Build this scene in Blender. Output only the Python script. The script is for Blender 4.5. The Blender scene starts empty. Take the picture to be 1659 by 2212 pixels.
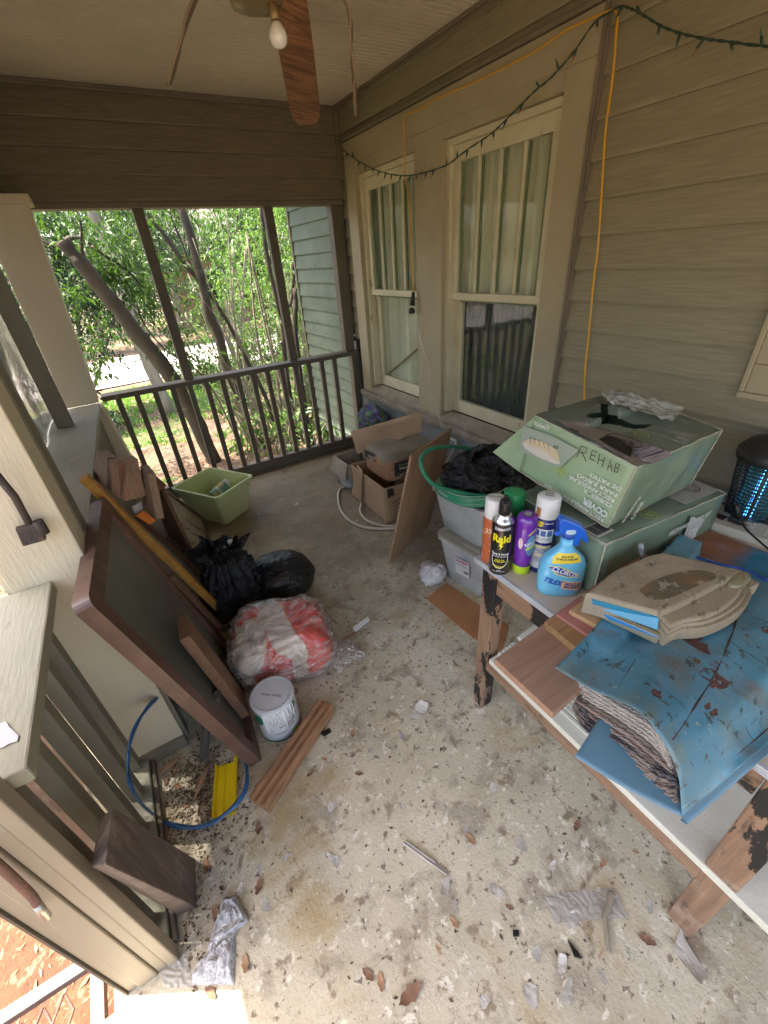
import bpy, bmesh, math, random
from mathutils import Vector, Matrix, noise
from math import radians, sin, cos, pi
random.seed(7)
sc = bpy.context.scene
col = sc.collection
V = Vector
# ---------------- camera ----------------
F_PX = 900.44; CX, CY = 829.5, 1106.0
CR, CU, CF = V((0.8513, -0.5206, -0.0649)), V((-0.3203, -0.4179, -0.8501)), V((0.4155, 0.7445, -0.5225))
CAM = V((0, 0, 1.62))
cd = bpy.data.cameras.new('camera'); cam = bpy.data.objects.new('camera', cd); col.objects.link(cam)
cd.sensor_fit = 'HORIZONTAL'; cd.sensor_width = 36; cd.lens = F_PX / 1659 * 36; cd.clip_start = .02; cd.clip_end = 600
rm = Matrix((CR, -CU, -CF)).transposed()
cam.matrix_world = Matrix.Translation(CAM) @ rm.to_4x4()
sc.camera = cam
# ---------------- world, sun, exposure ----------------
SUN_EL, SUN_AZ = 70, 150          # azimuth of the sun measured from +X, counter-clockwise
w = bpy.data.worlds.new('World'); sc.world = w; w.use_nodes = True
nt = w.node_tree; bg = nt.nodes['Background']; sk = nt.nodes.new('ShaderNodeTexSky'); sk.sky_type = 'NISHITA'; sk.sun_disc = False
sk.sun_elevation = radians(SUN_EL); sk.sun_rotation = radians(90 - SUN_AZ); sk.air_density = 1.0; sk.dust_density = 4; sk.ozone_density = 1.0
nt.links.new(sk.outputs[0], bg.inputs[0]); bg.inputs[1].default_value = .15
sd = bpy.data.lights.new('sun', 'SUN'); sun = bpy.data.objects.new('sun', sd); col.objects.link(sun)
sd.energy = 3.4; sd.angle = radians(.5); sd.color = (1, .95, .86)
sv = V((cos(radians(SUN_EL)) * cos(radians(SUN_AZ)), cos(radians(SUN_EL)) * sin(radians(SUN_AZ)), sin(radians(SUN_EL))))
sun.rotation_euler = sv.to_track_quat('Z', 'Y').to_euler()
sun.location = (-3, 0, 6)
sc.view_settings.view_transform = 'Standard'; sc.view_settings.look = 'None'; sc.view_settings.gamma = 1
sc.view_settings.exposure = 2.6
sc.view_settings.use_white_balance = True; sc.view_settings.white_balance_temperature = 7000; sc.view_settings.white_balance_tint = 13
sc.render.engine = 'CYCLES'
sc.cycles.max_bounces = 10; sc.cycles.diffuse_bounces = 6; sc.cycles.transparent_max_bounces = 24
# ---------------- pixel -> point on a real plane ----------------
def ray(p): return CR * (p[0] - CX) + CU * (p[1] - CY) + CF * F_PX
def on(p, ax, v):
    r = ray(p); return CAM + r * ((v - CAM[ax]) / r[ax])
def PX(p, v): return on(p, 0, v)
def PY(p, v): return on(p, 1, v)
def PZ(p, v=0.0): return on(p, 2, v)
def PP(p, o, n):
    r = ray(p); return CAM + r * ((V(o) - CAM).dot(n) / r.dot(n))
def zf(x0, y0, s): return lambda a, b: ((x0 + a * s) / 1.8228, (y0 + b * s) / 1.8228)
z3 = zf(0, 750, 1100/1659); z4 = zf(900, 750, 1000/1659); z5 = zf(1200, 1500, 1000/1659); z6 = zf(1800, 1400, 1224/1659)
y1 = zf(1800, 1900, 1224/1659); y2 = zf(1800, 2600, 1224/1659); y3 = zf(600, 1900, 900/1659); y4 = zf(250, 1750, 650/1513)
y5 = zf(400, 2500, 1100/1659); y6 = zf(0, 1600, 700/1106); y7 = zf(0, 2900, 1000/1659); y8 = zf(900, 2900, 2124/1659)
qv = zf(1850, 1900, 600/1659); qt = zf(2400, 1700, 624/1659); qs = zf(2100, 2250, 924/1659); qw = zf(1300, 500, 1100/1659)
qc = zf(1300, 0, 1724/1659); qf = zf(0, 0, 1512/1659)
# ---------------- object helpers ----------------
MW = {}
def tag(o, label=None, cat=None, group=None, kind=None):
    if label: o['label'] = label
    if cat: o['category'] = cat
    if group: o['group'] = group
    if kind: o['kind'] = kind
    return o
def thing(name, label, cat, loc=(0, 0, 0), rot=None, group=None):
    o = bpy.data.objects.new(name, None); col.objects.link(o)
    m = Matrix.Translation(V(loc)) @ (rot.to_4x4() if rot is not None else Matrix())
    o.matrix_world = m; MW[o.name] = m; o.empty_display_size = .1
    return tag(o, label, cat, group)
def mesh_obj(name, bm, mats, smooth=False):
    bmesh.ops.recalc_face_normals(bm, faces=bm.faces)
    me = bpy.data.meshes.new(name); bm.to_mesh(me); bm.free()
    for m in (mats if isinstance(mats, (list, tuple)) else [mats]): me.materials.append(m)
    if smooth: me.shade_smooth()
    o = bpy.data.objects.new(name, me); col.objects.link(o); return o
def part(name, bm, mats, parent, world=True, smooth=False, label=None, kind=None, group=None):
    m = MW[parent.name]
    if world: bm.transform(m.inverted())
    o = mesh_obj(name, bm, mats, smooth); o.parent = parent; MW[o.name] = m
    return tag(o, label, kind=kind, group=group)
def solo(name, bm, mats, label, cat, group=None, smooth=False, kind=None):
    xs = [v.co for v in bm.verts]
    c = V(((min(v.x for v in xs) + max(v.x for v in xs)) / 2, (min(v.y for v in xs) + max(v.y for v in xs)) / 2, min(v.z for v in xs)))
    bm.transform(Matrix.Translation(-c)); o = mesh_obj(name, bm, mats, smooth); o.location = c; MW[o.name] = Matrix.Translation(c)
    return tag(o, label, cat, group, kind)
def struct(name, bm, mats, smooth=False, kind='structure', label=None):
    o = mesh_obj(name, bm, mats, smooth); return tag(o, label, kind=kind)
def B(): return bmesh.new()
def join(bm, other):
    me = bpy.data.meshes.new('tmp'); other.to_mesh(me); other.free(); bm.from_mesh(me); bpy.data.meshes.remove(me); return bm
def box(bm, a, b, bev=0, mat=0, M=None):
    a, b = V(a), V(b); n = bmesh.new()
    bmesh.ops.create_cube(n, size=1)
    for v in n.verts: v.co = V(((a.x + b.x) / 2 + v.co.x * abs(b.x - a.x), (a.y + b.y) / 2 + v.co.y * abs(b.y - a.y), (a.z + b.z) / 2 + v.co.z * abs(b.z - a.z)))
    if bev: bmesh.ops.bevel(n, geom=n.edges[:], offset=bev, segments=2, profile=.5, affect='EDGES')
    for f in n.faces: f.material_index = mat
    if M is not None: n.transform(M)
    return join(bm, n)
def prism(bm, pts, d, bev=0, mat=0):
    """closed polygon pts (3D) extruded along vector d"""
    n = bmesh.new(); vs = [n.verts.new(V(p)) for p in pts]; f = n.faces.new(vs)
    r = bmesh.ops.extrude_face_region(n, geom=[f]); ev = [g for g in r['geom'] if isinstance(g, bmesh.types.BMVert)]
    bmesh.ops.translate(n, verts=ev, vec=V(d))
    bmesh.ops.recalc_face_normals(n, faces=n.faces)
    if bev: bmesh.ops.bevel(n, geom=n.edges[:], offset=bev, segments=2, profile=.5, affect='EDGES')
    for f in n.faces: f.material_index = mat
    return join(bm, n)
def hexa(bm, c8, bev=0, mat=0):
    """c8: bottom 4 then top 4 corners, same winding"""
    n = bmesh.new(); v = [n.verts.new(V(p)) for p in c8]
    for f in ((3, 2, 1, 0), (4, 5, 6, 7), (0, 1, 5, 4), (1, 2, 6, 5), (2, 3, 7, 6), (3, 0, 4, 7)): n.faces.new([v[i] for i in f])
    bmesh.ops.recalc_face_normals(n, faces=n.faces)
    if bev: bmesh.ops.bevel(n, geom=n.edges[:], offset=bev, segments=2, profile=.5, affect='EDGES')
    for f in n.faces: f.material_index = mat
    return join(bm, n)
def beam(bm, p, q, w, t, up=V((0, 0, 1)), bev=.002, mat=0):
    """board from p to q; w across, t along up"""
    p, q = V(p), V(q); d = (q - p).normalized(); s = d.cross(up).normalized(); u = s.cross(d)
    c = []
    for e in (p, q):
        c += [e - s * w / 2 - u * t / 2, e + s * w / 2 - u * t / 2, e + s * w / 2 + u * t / 2, e - s * w / 2 + u * t / 2]
    return hexa(bm, c, bev, mat)
def spline(pts, n=8):
    pts = [V(p) for p in pts]; out = []
    P = [pts[0] * 2 - pts[1]] + pts + [pts[-1] * 2 - pts[-2]]
    for i in range(1, len(P) - 2):
        for k in range(n):
            t = k / n; a, b, c, d = P[i - 1], P[i], P[i + 1], P[i + 2]
            out.append(.5 * ((2 * b) + (c - a) * t + (2 * a - 5 * b + 4 * c - d) * t * t + (3 * b - a - 3 * c + d) * t ** 3))
    return out + [pts[-1]]
def tube(bm, pts, r, seg=8, closed=False, mat=0, cap=True):
    pts = [V(p) for p in pts]; n = len(pts); rings = []; u = None
    for i, p in enumerate(pts):
        a = pts[(i - 1) % n] if (closed or i > 0) else p; b = pts[(i + 1) % n] if (closed or i < n - 1) else p
        d = (b - a).normalized()
        if u is None:
            u = d.orthogonal().normalized()
        else: u = (u - d * u.dot(d)).normalized()
        s = d.cross(u); rr = r(i / (n - 1)) if callable(r) else r
        rings.append([bm.verts.new(p + (u * cos(2 * pi * k / seg) + s * sin(2 * pi * k / seg)) * rr) for k in range(seg)])
    for i in range(n if closed else n - 1):
        A, Bq = rings[i], rings[(i + 1) % n]
        for k in range(seg):
            f = bm.faces.new((A[k], A[(k + 1) % seg], Bq[(k + 1) % seg], Bq[k])); f.material_index = mat; f.smooth = True
    if cap and not closed:
        for rg in (rings[0], rings[-1]):
            try: bm.faces.new(rg).material_index = mat
            except ValueError: pass
    return bm
def lathe(bm, prof, c=(0, 0, 0), seg=40, mat=0, cap=True, ax=None):
    c = V(c); n = bmesh.new(); rings = []
    for r, z in prof: rings.append([n.verts.new((r * cos(2 * pi * k / seg), r * sin(2 * pi * k / seg), z)) for k in range(seg)])
    for A, Bq in zip(rings, rings[1:]):
        for k in range(seg):
            f = n.faces.new((A[k], A[(k + 1) % seg], Bq[(k + 1) % seg], Bq[k])); f.smooth = True
    if cap:
        n.faces.new(rings[0]); n.faces.new(rings[-1])
    for f in n.faces: f.material_index = mat
    n.transform(Matrix.Translation(c) @ (ax.to_4x4() if ax is not None else Matrix()))
    return join(bm, n)
def grid(bm, nu, nv, fn, mat=0, thick=0):
    n = bmesh.new(); g = [[n.verts.new(V(fn(i / nu, j / nv))) for j in range(nv + 1)] for i in range(nu + 1)]
    for i in range(nu):
        for j in range(nv):
            f = n.faces.new((g[i][j], g[i + 1][j], g[i + 1][j + 1], g[i][j + 1])); f.material_index = mat; f.smooth = True
    if thick:
        n.normal_update(); bmesh.ops.solidify(n, geom=n.faces[:], thickness=thick)
    return join(bm, n)
def fbm(p, s, o=4): return noise.fractal(V(p) * s, 1.0, 2.0, o)
def ridge(p, s): return 1 - abs(noise.noise(V(p) * s)) * 2
def blob(c, rad, disp, sub=5, M=None, flat=None):
    n = bmesh.new(); bmesh.ops.create_icosphere(n, subdivisions=sub, radius=1)
    for v in n.verts:
        d = v.co.copy(); k = 1 + disp(d)
        v.co = V((d.x * rad[0] * k, d.y * rad[1] * k, d.z * rad[2] * k))
    if M is not None: n.transform(M.to_4x4())
    n.transform(Matrix.Translation(V(c)))
    if flat is not None:
        for v in n.verts:
            if v.co.z < flat: v.co.z = flat + (v.co.z - flat) * .04
    for f in n.faces: f.smooth = True
    return n
def text_bm(body, size, bold=0.0, align='LEFT', sx=1.0, sp=1.0, lsp=1.0, shear=0):
    cu = bpy.data.curves.new('t', 'FONT'); cu.body = body; cu.size = size; cu.offset = bold * size; cu.align_x = align
    cu.space_character = sp; cu.space_line = lsp; cu.resolution_u = 3; cu.shear = shear
    o = bpy.data.objects.new('t', cu); col.objects.link(o); bpy.context.view_layer.update()
    me = bpy.data.meshes.new_from_object(o.evaluated_get(bpy.context.evaluated_depsgraph_get()))
    bm = bmesh.new(); bm.from_mesh(me); bpy.data.objects.remove(o); bpy.data.curves.remove(cu); bpy.data.meshes.remove(me)
    for v in bm.verts: v.co.x *= sx
    return bm
def shape2d(pts):
    bm = bmesh.new(); bm.faces.new([bm.verts.new((p[0], p[1], 0)) for p in pts]); return bm
def ell(cx, cy, rx, ry, n=28, a0=0): return [(cx + rx * cos(a0 + 2 * pi * k / n), cy + ry * sin(a0 + 2 * pi * k / n)) for k in range(n)]
def rect(x0, y0, x1, y1): return [(x0, y0), (x1, y0), (x1, y1), (x0, y1)]
def flatm(o, right, up, lift=0.0):
    o, right, up = V(o), V(right).normalized(), V(up).normalized(); n = right.cross(up).normalized()
    m = Matrix((right, up, n)).transposed().to_4x4(); m.translation = o + n * lift; return m
def wrap(bm, r, a0, z0, c=(0, 0, 0), step=.004, rz=None):
    """bend a flat shape (x right, y up) round an upright cylinder; a0 faces the viewer"""
    xs = [v.co.x for v in bm.verts]; x = min(xs) + step
    bmesh.ops.triangulate(bm, faces=bm.faces[:])
    while x < max(xs):
        bmesh.ops.bisect_plane(bm, geom=bm.verts[:] + bm.edges[:] + bm.faces[:], plane_co=(x, 0, 0), plane_no=(1, 0, 0)); x += step
    for v in bm.verts:
        rr = (rz(z0 + v.co.y) if rz else 0) + r; a = a0 + v.co.x / r; v.co = V((c[0] + rr * cos(a), c[1] + rr * sin(a), c[2] + z0 + v.co.y))
    return bm
# ---------------- materials ----------------
def links(nt): return nt.links.new
def ramp(nt, fac, stops, interp='LINEAR'):
    r = nt.nodes.new('ShaderNodeValToRGB'); r.color_ramp.interpolation = interp
    e = r.color_ramp.elements
    while len(e) < len(stops): e.new(.5)
    for k, (p, c) in enumerate(stops): e[k].position = p; e[k].color = (c[0], c[1], c[2], 1) if not isinstance(c, (int, float)) else (c, c, c, 1)
    nt.links.new(fac, r.inputs[0]); return r.outputs[0]
def nz(nt, co, scale, stretch=(1, 1, 1), detail=5, rough=.6, dist=0, loc=(0, 0, 0)):
    m = nt.nodes.new('ShaderNodeMapping'); nt.links.new(co, m.inputs[0]); m.inputs['Scale'].default_value = [scale * s for s in stretch]; m.inputs['Location'].default_value = loc
    n = nt.nodes.new('ShaderNodeTexNoise'); n.inputs['Scale'].default_value = 1; n.inputs['Detail'].default_value = detail; n.inputs['Roughness'].default_value = rough
    n.inputs['Distortion'].default_value = dist; nt.links.new(m.outputs[0], n.inputs[0]); return n.outputs[0]
def mixc(nt, fac, a, b):
    m = nt.nodes.new('ShaderNodeMix'); m.data_type = 'RGBA'
    if isinstance(fac, float): m.inputs[0].default_value = fac
    else: nt.links.new(fac, m.inputs[0])
    for s, x in ((m.inputs[6], a), (m.inputs[7], b)):
        if isinstance(x, tuple): s.default_value = (x[0], x[1], x[2], 1)
        else: nt.links.new(x, s)
    return m.outputs[2]
def pm(name, c1, c2=None, scale=8, stretch=(1, 1, 1), rough=.7, bump=.15, bscale=60, bst=None, spots=(), metal=0, coat=0, dist=0, lo=.35, hi=.65, bdist=.01, detail=6, spec=.5):
    m = bpy.data.materials.new(name); m.use_nodes = True; nt = m.node_tree; p = nt.nodes['Principled BSDF']
    tc = nt.nodes.new('ShaderNodeTexCoord'); co = tc.outputs['Object']
    c2 = c2 or tuple(x * .8 for x in c1)
    c = ramp(nt, nz(nt, co, scale, stretch, detail, .62, dist), [(lo, c1), (hi, c2)])
    for k, s in enumerate(spots):   # (colour, scale, threshold, width, stretch)
        st = s[4] if len(s) > 4 else (1, 1, 1)
        f = ramp(nt, nz(nt, co, s[1], st, 8, .65, .3, (k * 3.1 + 5, k * 7.7, k)), [(s[2], 0.0), (s[2] + s[3], 1.0)])
        c = mixc(nt, f, c, s[0])
    nt.links.new(c, p.inputs['Base Color']); p.inputs['Metallic'].default_value = metal; p.inputs['Coat Weight'].default_value = coat
    p.inputs['Specular IOR Level'].default_value = spec
    if isinstance(rough, tuple): nt.links.new(ramp(nt, nz(nt, co, scale * .7, stretch, 5), [(.3, rough[0]), (.7, rough[1])]), p.inputs['Roughness'])
    else: p.inputs['Roughness'].default_value = rough
    if bump:
        b = nt.nodes.new('ShaderNodeBump'); b.inputs['Strength'].default_value = bump; b.inputs['Distance'].default_value = bdist
        nt.links.new(nz(nt, co, bscale, bst or stretch, 6, .6), b.inputs['Height']); nt.links.new(b.outputs[0], p.inputs['Normal'])
    return m
def wood(name, c1, c2, ax=0, rough=.65, s=1.0, spots=(), bump=.3, coat=0):
    st = [22, 22, 22]; st[ax] = 1.2
    return pm(name, c1, c2, s * 3, tuple(st), rough, bump, 6 * s, tuple(st), spots, coat=coat, dist=.6, bdist=.004)
def film(name, tint=(.9, .92, .92), solid=.25, rough=.15, trans=(1, 1, 1), bscale=25, bump=.6, c2=None, lo=.4, hi=.6, spots=(), vary=None):
    """thin plastic film: part see-through, part milky, with a glossy skin"""
    m = bpy.data.materials.new(name); m.use_nodes = True; nt = m.node_tree; p = nt.nodes['Principled BSDF']; out = nt.nodes['Material Output']
    tc = nt.nodes.new('ShaderNodeTexCoord'); co = tc.outputs['Object']
    c = ramp(nt, nz(nt, co, bscale * .3), [(lo, tint), (hi, c2 or tint)])
    for k, s_ in enumerate(spots): c = mixc(nt, ramp(nt, nz(nt, co, s_[1], (1, 1, 1), 8, .65, .3, (k * 3.1 + 5, k * 7.7, k)), [(s_[2], 0.0), (s_[2] + s_[3], 1.0)]), c, s_[0])
    nt.links.new(c, p.inputs['Base Color']); p.inputs['Roughness'].default_value = rough
    b = nt.nodes.new('ShaderNodeBump'); b.inputs['Strength'].default_value = bump; b.inputs['Distance'].default_value = .006
    nt.links.new(nz(nt, co, bscale, (1, 1, 1), 6, .6, 1.2), b.inputs['Height']); nt.links.new(b.outputs[0], p.inputs['Normal'])
    t = nt.nodes.new('ShaderNodeBsdfTransparent'); t.inputs[0].default_value = (*trans, 1)
    g = nt.nodes.new('ShaderNodeBsdfGlossy'); g.inputs['Roughness'].default_value = rough; nt.links.new(b.outputs[0], g.inputs['Normal'])
    lw = nt.nodes.new('ShaderNodeLayerWeight'); nt.links.new(b.outputs[0], lw.inputs['Normal'])
    pw = nt.nodes.new('ShaderNodeMath'); pw.operation = 'POWER'; pw.inputs[1].default_value = 4; nt.links.new(lw.outputs['Facing'], pw.inputs[0])
    fr = nt.nodes.new('ShaderNodeMath'); fr.operation = 'MULTIPLY_ADD'; fr.inputs[1].default_value = .8; fr.inputs[2].default_value = .045; fr.use_clamp = True; nt.links.new(pw.outputs[0], fr.inputs[0])
    m1 = nt.nodes.new('ShaderNodeMixShader'); m1.inputs[0].default_value = solid
    if vary: nt.links.new(ramp(nt, nz(nt, co, vary[0], vary[1], 5, .6, 1.5, (3, 1, 2)), [(.42, solid), (.52, vary[2]), (.58, solid), (.66, vary[2])]), m1.inputs[0])
    nt.links.new(t.outputs[0], m1.inputs[1]); nt.links.new(p.outputs[0], m1.inputs[2])
    m2 = nt.nodes.new('ShaderNodeMixShader'); nt.links.new(fr.outputs[0], m2.inputs[0]); nt.links.new(m1.outputs[0], m2.inputs[1]); nt.links.new(g.outputs[0], m2.inputs[2])
    nt.links.new(m2.outputs[0], out.inputs[0]); return m
def leafm(name, c1, c2, tr=.45):
    m = bpy.data.materials.new(name); m.use_nodes = True; nt = m.node_tree; p = nt.nodes['Principled BSDF']; out = nt.nodes['Material Output']
    g = nt.nodes.new('ShaderNodeNewGeometry'); c = ramp(nt, g.outputs['Random Per Island'], [(0, c1), (1, c2)])
    nt.links.new(c, p.inputs['Base Color']); p.inputs['Roughness'].default_value = .45
    t = nt.nodes.new('ShaderNodeBsdfTranslucent'); nt.links.new(mixc(nt, .5, c, (c2[0] * 1.6, c2[1] * 1.7, c2[2] * .8)), t.inputs[0])
    mx = nt.nodes.new('ShaderNodeMixShader'); mx.inputs[0].default_value = tr; nt.links.new(p.outputs[0], mx.inputs[1]); nt.links.new(t.outputs[0], mx.inputs[2])
    nt.links.new(mx.outputs[0], out.inputs[0]); return m
def glassm(name, tint=(.92, .96, .94), rough=.02, ior=1.5, dust=.06):
    m = film(name, (.6, .62, .6), dust, rough, tint, 3, .04)
    for n in m.node_tree.nodes:
        if n.type == 'MATH' and n.operation == 'MULTIPLY_ADD': n.inputs[1].default_value = .2; n.inputs[2].default_value = .012
    return m
def plain(name, c, rough=.5, metal=0, coat=0, bump=0, emit=None):
    m = pm(name, c, tuple(x * .9 for x in c), 20, rough=rough, metal=metal, coat=coat, bump=bump or .05, bscale=80)
    if emit:
        p = m.node_tree.nodes['Principled BSDF']; p.inputs['Emission Color'].default_value = (*emit[:3], 1); p.inputs['Emission Strength'].default_value = emit[3]
    return m
# ================= materials of the setting =================
def grainy(name, c1, c2, ax, rough=.55):
    st = [60, 60, 60]; st[ax] = 3.5
    return pm(name, c1, c2, 2.2, tuple(st), rough, .22, 9, tuple(st), bdist=.003, spots=(((c1[0]*.6, c1[1]*.6, c1[2]*.6), 1.3, .56, .25),))
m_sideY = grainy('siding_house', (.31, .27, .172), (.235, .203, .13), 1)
m_sideX = grainy('siding_shaded', (.22, .175, .115), (.14, .112, .075), 0)  # same siding as the house, darkened to carry the header's shade in its colour
m_case = pm('casing_paint', (.41, .345, .22), (.36, .30, .19), 3, (1, 1, 1), .6, .08, 50, spots=(((.2, .17, .12), 2.2, .62, .2),))
m_sash = pm('sash_cream_paint', (.66, .6, .41), (.56, .5, .33), 6, (1, 1, 1), .55, .25, 40, spots=(((.22, .2, .13), 9, .63, .06), ((.3, .24, .15), 25, .66, .05)))
m_blue = pm('blue_grey_boards', (.22, .25, .25), (.16, .18, .18), 4, (1, .3, 1), .7, .2, 30, spots=(((.25, .2, .14), 6, .58, .1),))
m_cream = pm('column_paint', (.74, .645, .47), (.63, .55, .39), 1.6, (1, 1, .35), .6, .45, 13, (9, 9, 1.1), bdist=.006, spots=(((.24, .21, .16), 26, .70, .03, (1, 1, .15)), ((.42, .3, .14), 1.1, .66, .15), ((.26, .23, .17), 9, .68, .05)))
m_cap = pm('cap_paint', (.36, .345, .26), (.27, .26, .195), 3, (1.5, .5, 1), .65, .45, 16, (7, .8, 7), bdist=.004, spots=(((.2, .19, .15), 22, .66, .04, (1, .25, 1)), ((.25, .22, .16), 3, .60, .12)))
m_brown = pm('brown_rail_paint', (.15, .122, .088), (.10, .083, .062), 3, (1, 1, 1), .6, .3, 20, spots=(((.32, .29, .22), 7, .66, .08),))
m_trim = pm('brown_trim_paint', (.2, .16, .115), (.15, .12, .085), 3, (1, 1, 1), .6, .25, 20, spots=(((.08, .065, .05), 12, .66, .05),))
m_stud = pm('olive_stud_paint', (.26, .235, .175), (.19, .17, .125), 2.5, (1, 1, .3), .65, .35, 16, (8, 8, .8), bdist=.004, spots=(((.12, .1, .075), 10, .68, .05),))
m_post = pm('taupe_post_paint', (.36, .30, .215), (.30, .25, .18), 2.5, (1, 1, .4), .5, .15, 30, spots=(((.16, .12, .08), 5, .66, .08), ((.46, .42, .34), 20, .7, .04)))
m_green = pm('green_shingle', (.16, .20, .145), (.12, .15, .11), 3, (1, 1, 1), .75, .7, 22, (1, 3, 1), bdist=.006, spots=(((.09, .13, .1), 8, .57, .12),))
m_dark = plain('dark_inside', (.02, .02, .02), .9)
m_founda = pm('foundation', (.1, .1, .1), (.06, .06, .06), 8, rough=.9)
# ceiling with beads running along x
m_ceil = pm('beadboard', (.66, .58, .47), (.57, .495, .395), 2.5, (1, 1, 1), .6, 0, spots=(((.22, .19, .14), 5, .72, .05), ((.33, .28, .21), .8, .55, .25)))
nt = m_ceil.node_tree; p = nt.nodes['Principled BSDF']
# floor
m_floor = pm('painted_floor', (.60, .54, .405), (.46, .405, .29), 3.2, (1, 1, 1), (.5, .85), .4, 90, spots=(
    ((.36, .31, .225), 7, .52, .10), ((.70, .65, .53), 27, .58, .05), ((.27, .21, .14), 13, .585, .06), ((.20, .155, .11), 34, .60, .04),
    ((.08, .065, .05), 150, .655, .04), ((.12, .095, .07), 80, .655, .03), ((.06, .05, .04), 260, .62, .05),
    ((.42, .32, .17), 2.1, .55, .10), ((.34, .17, .08), 8.1, .66, .05), ((.22, .27, .17), 15, .67, .03), ((.66, .64, .58), 60, .66, .02)), bdist=.008, detail=11)
nt = m_floor.node_tree; p = nt.nodes['Principled BSDF']; src = p.inputs['Base Color'].links[0].from_socket
co = nt.nodes['Texture Coordinate'].outputs['Object']; sx = nt.nodes.new('ShaderNodeSeparateXYZ'); nt.links.new(co, sx.inputs[0])
mm = nt.nodes.new('ShaderNodeMath'); mm.operation = 'MULTIPLY_ADD'; nt.links.new(nz(nt, co, 1.6, detail=7), mm.inputs[0]); mm.inputs[1].default_value = 2.6; nt.links.new(sx.outputs[1], mm.inputs[2])
mr = nt.nodes.new('ShaderNodeMapRange'); nt.links.new(mm.outputs[0], mr.inputs[0]); mr.inputs[1].default_value = 2.5; mr.inputs[2].default_value = 3.7; mr.inputs[4].default_value = .85
dirt = ramp(nt, nz(nt, co, 7, detail=8), [(.3, (.14, .11, .07)), (.7, (.245, .20, .13))])
nt.links.new(mixc(nt, mr.outputs[0], src, dirt), p.inputs['Base Color'])
# ================= floor, ground =================
bm = B(); box(bm, (-.56, -2.2, -.12), (1.86, 3.66, 0)); struct('floor', bm, m_floor, label='worn painted porch floor covered in dirt')
m_ground = pm('ground', (.22, .14, .09), (.10, .07, .045), 1.6, (1, 1, 1), .95, .8, 30, spots=(((.07, .12, .03), .55, .50, .1), ((.32, .23, .17), 9, .58, .06), ((.10, .065, .04), 14, .6, .05), ((.06, .12, .025), 2.3, .58, .08), ((.4, .33, .27), 22, .66, .03)), bdist=.03, detail=9)
def gz(x, y): return -.6 + .03 * noise.noise(V((x * .6, y * .6, 0))) + .012 * noise.noise(V((x * 4, y * 4, 3)))
bm = B()
xs = [-90, -45, -22, -12] + [-8 + .4 * i for i in range(41)] + [12, 20, 35, 60, 90]
ys = [-60, -30, -14, -7] + [-4 + .4 * i for i in range(66)] + [28, 40, 60, 90, 130]
g = [[bm.verts.new((x, y, gz(x, y))) for y in ys] for x in xs]
for i in range(len(xs) - 1):
    for j in range(len(ys) - 1): bm.faces.new((g[i][j], g[i + 1][j], g[i + 1][j + 1], g[i][j + 1])).smooth = True
struct('ground', bm, m_ground, label='clay yard with patchy grass and leaf litter')
m_clay = pm('orange_clay', (.17, .068, .034), (.11, .048, .027), 5, (1, 1, 1), .95, .9, 24, spots=(((.24, .14, .09), 13, .56, .06), ((.09, .05, .03), 18, .60, .05), ((.07, .10, .03), 6, .64, .06)), bdist=.03)
bm = B(); grid(bm, 30, 40, lambda u, v_: V((-3.2 + 2.62 * u, -2.5 + 5.5 * v_, gz(-3.2 + 2.62 * u, -2.5 + 5.5 * v_) + .014 + .02 * noise.noise(V((u * 12, v_ * 18, 4)))))); struct('clay_path', bm, m_clay, label='bare orange clay beside the porch')
m_drive = pm('driveway_concrete', (.46, .42, .40), (.38, .35, .33), 2, (1, 1, 1), .9, .2, 30, spots=(((.35, .3, .25), 4, .6, .1),))
bm = B(); n = 24
def dv(u, v_):
    y0 = 11.6 + .35 * sin(u * 5); y1_ = 16.2 + .3 * sin(u * 4 + 1); x = -14 + 34 * u; y = y0 + (y1_ - y0) * v_ + (x - 1) * .10
    return V((x, y, gz(x, y) + .012 + .018))
grid(bm, 50, 8, dv); struct('driveway', bm, m_drive, label='pale concrete driveway crossing the yard')
# ================= ceiling and beams =================
bm = B(); pitch = .039; y = -2.2; x0, x1 = -1.0, 1.90; prof = []
while y < 3.62:
    prof += [(y, 2.5386), (y + .029, 2.5386), (y + .031, 2.5465), (y + .0335, 2.5395), (y + .036, 2.5465)]; y += pitch
prof.append((y, 2.5386))
va = [bm.verts.new((x0, a, b)) for a, b in prof]; vb = [bm.verts.new((x1, a, b)) for a, b in prof]
for i in range(len(prof) - 1): bm.faces.new((va[i], va[i + 1], vb[i + 1], vb[i]))
box(bm, (x0, -2.2, 2.55), (x1, 4.3, 2.62)); struct('ceiling', bm, m_ceil, label='beadboard porch ceiling')
# laps: profile of lap siding as sheets with butts
def laps(bm, z_top_line, z0, z1, place, a0, a1, exp=.1243, out=.015):
    """place(a, o, z) -> point; a along the wall, o outwards"""
    k = 0; z = z_top_line
    while z < z1: z += exp
    while z > z0 - exp:
        lo, hi = max(z - exp, z0), min(z, z1)
        if hi - lo > .004:
            f = lambda zz: out * (1 - (zz - (z - exp)) / exp)
            P_ = []
            n = max(1, int(abs(a1 - a0) / .6))
            rows = [(lo, -.004), (lo, f(lo)), (lo + (hi - lo) * .07, f(lo) + .0015), (hi, f(hi))]
            g = [[bm.verts.new(place(a0 + (a1 - a0) * i / n, o, zz)) for i in range(n + 1)] for zz, o in rows]
            for r in range(3):
                for i in range(n): bm.faces.new((g[r][i], g[r][i + 1], g[r + 1][i + 1], g[r + 1][i]))
        z -= exp
    return bm
hdr = thing('header_beam', 'lap sided header coloured darker for its shade above the open end of the porch', 'beam', (.7, 3.6, 1.98))
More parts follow.
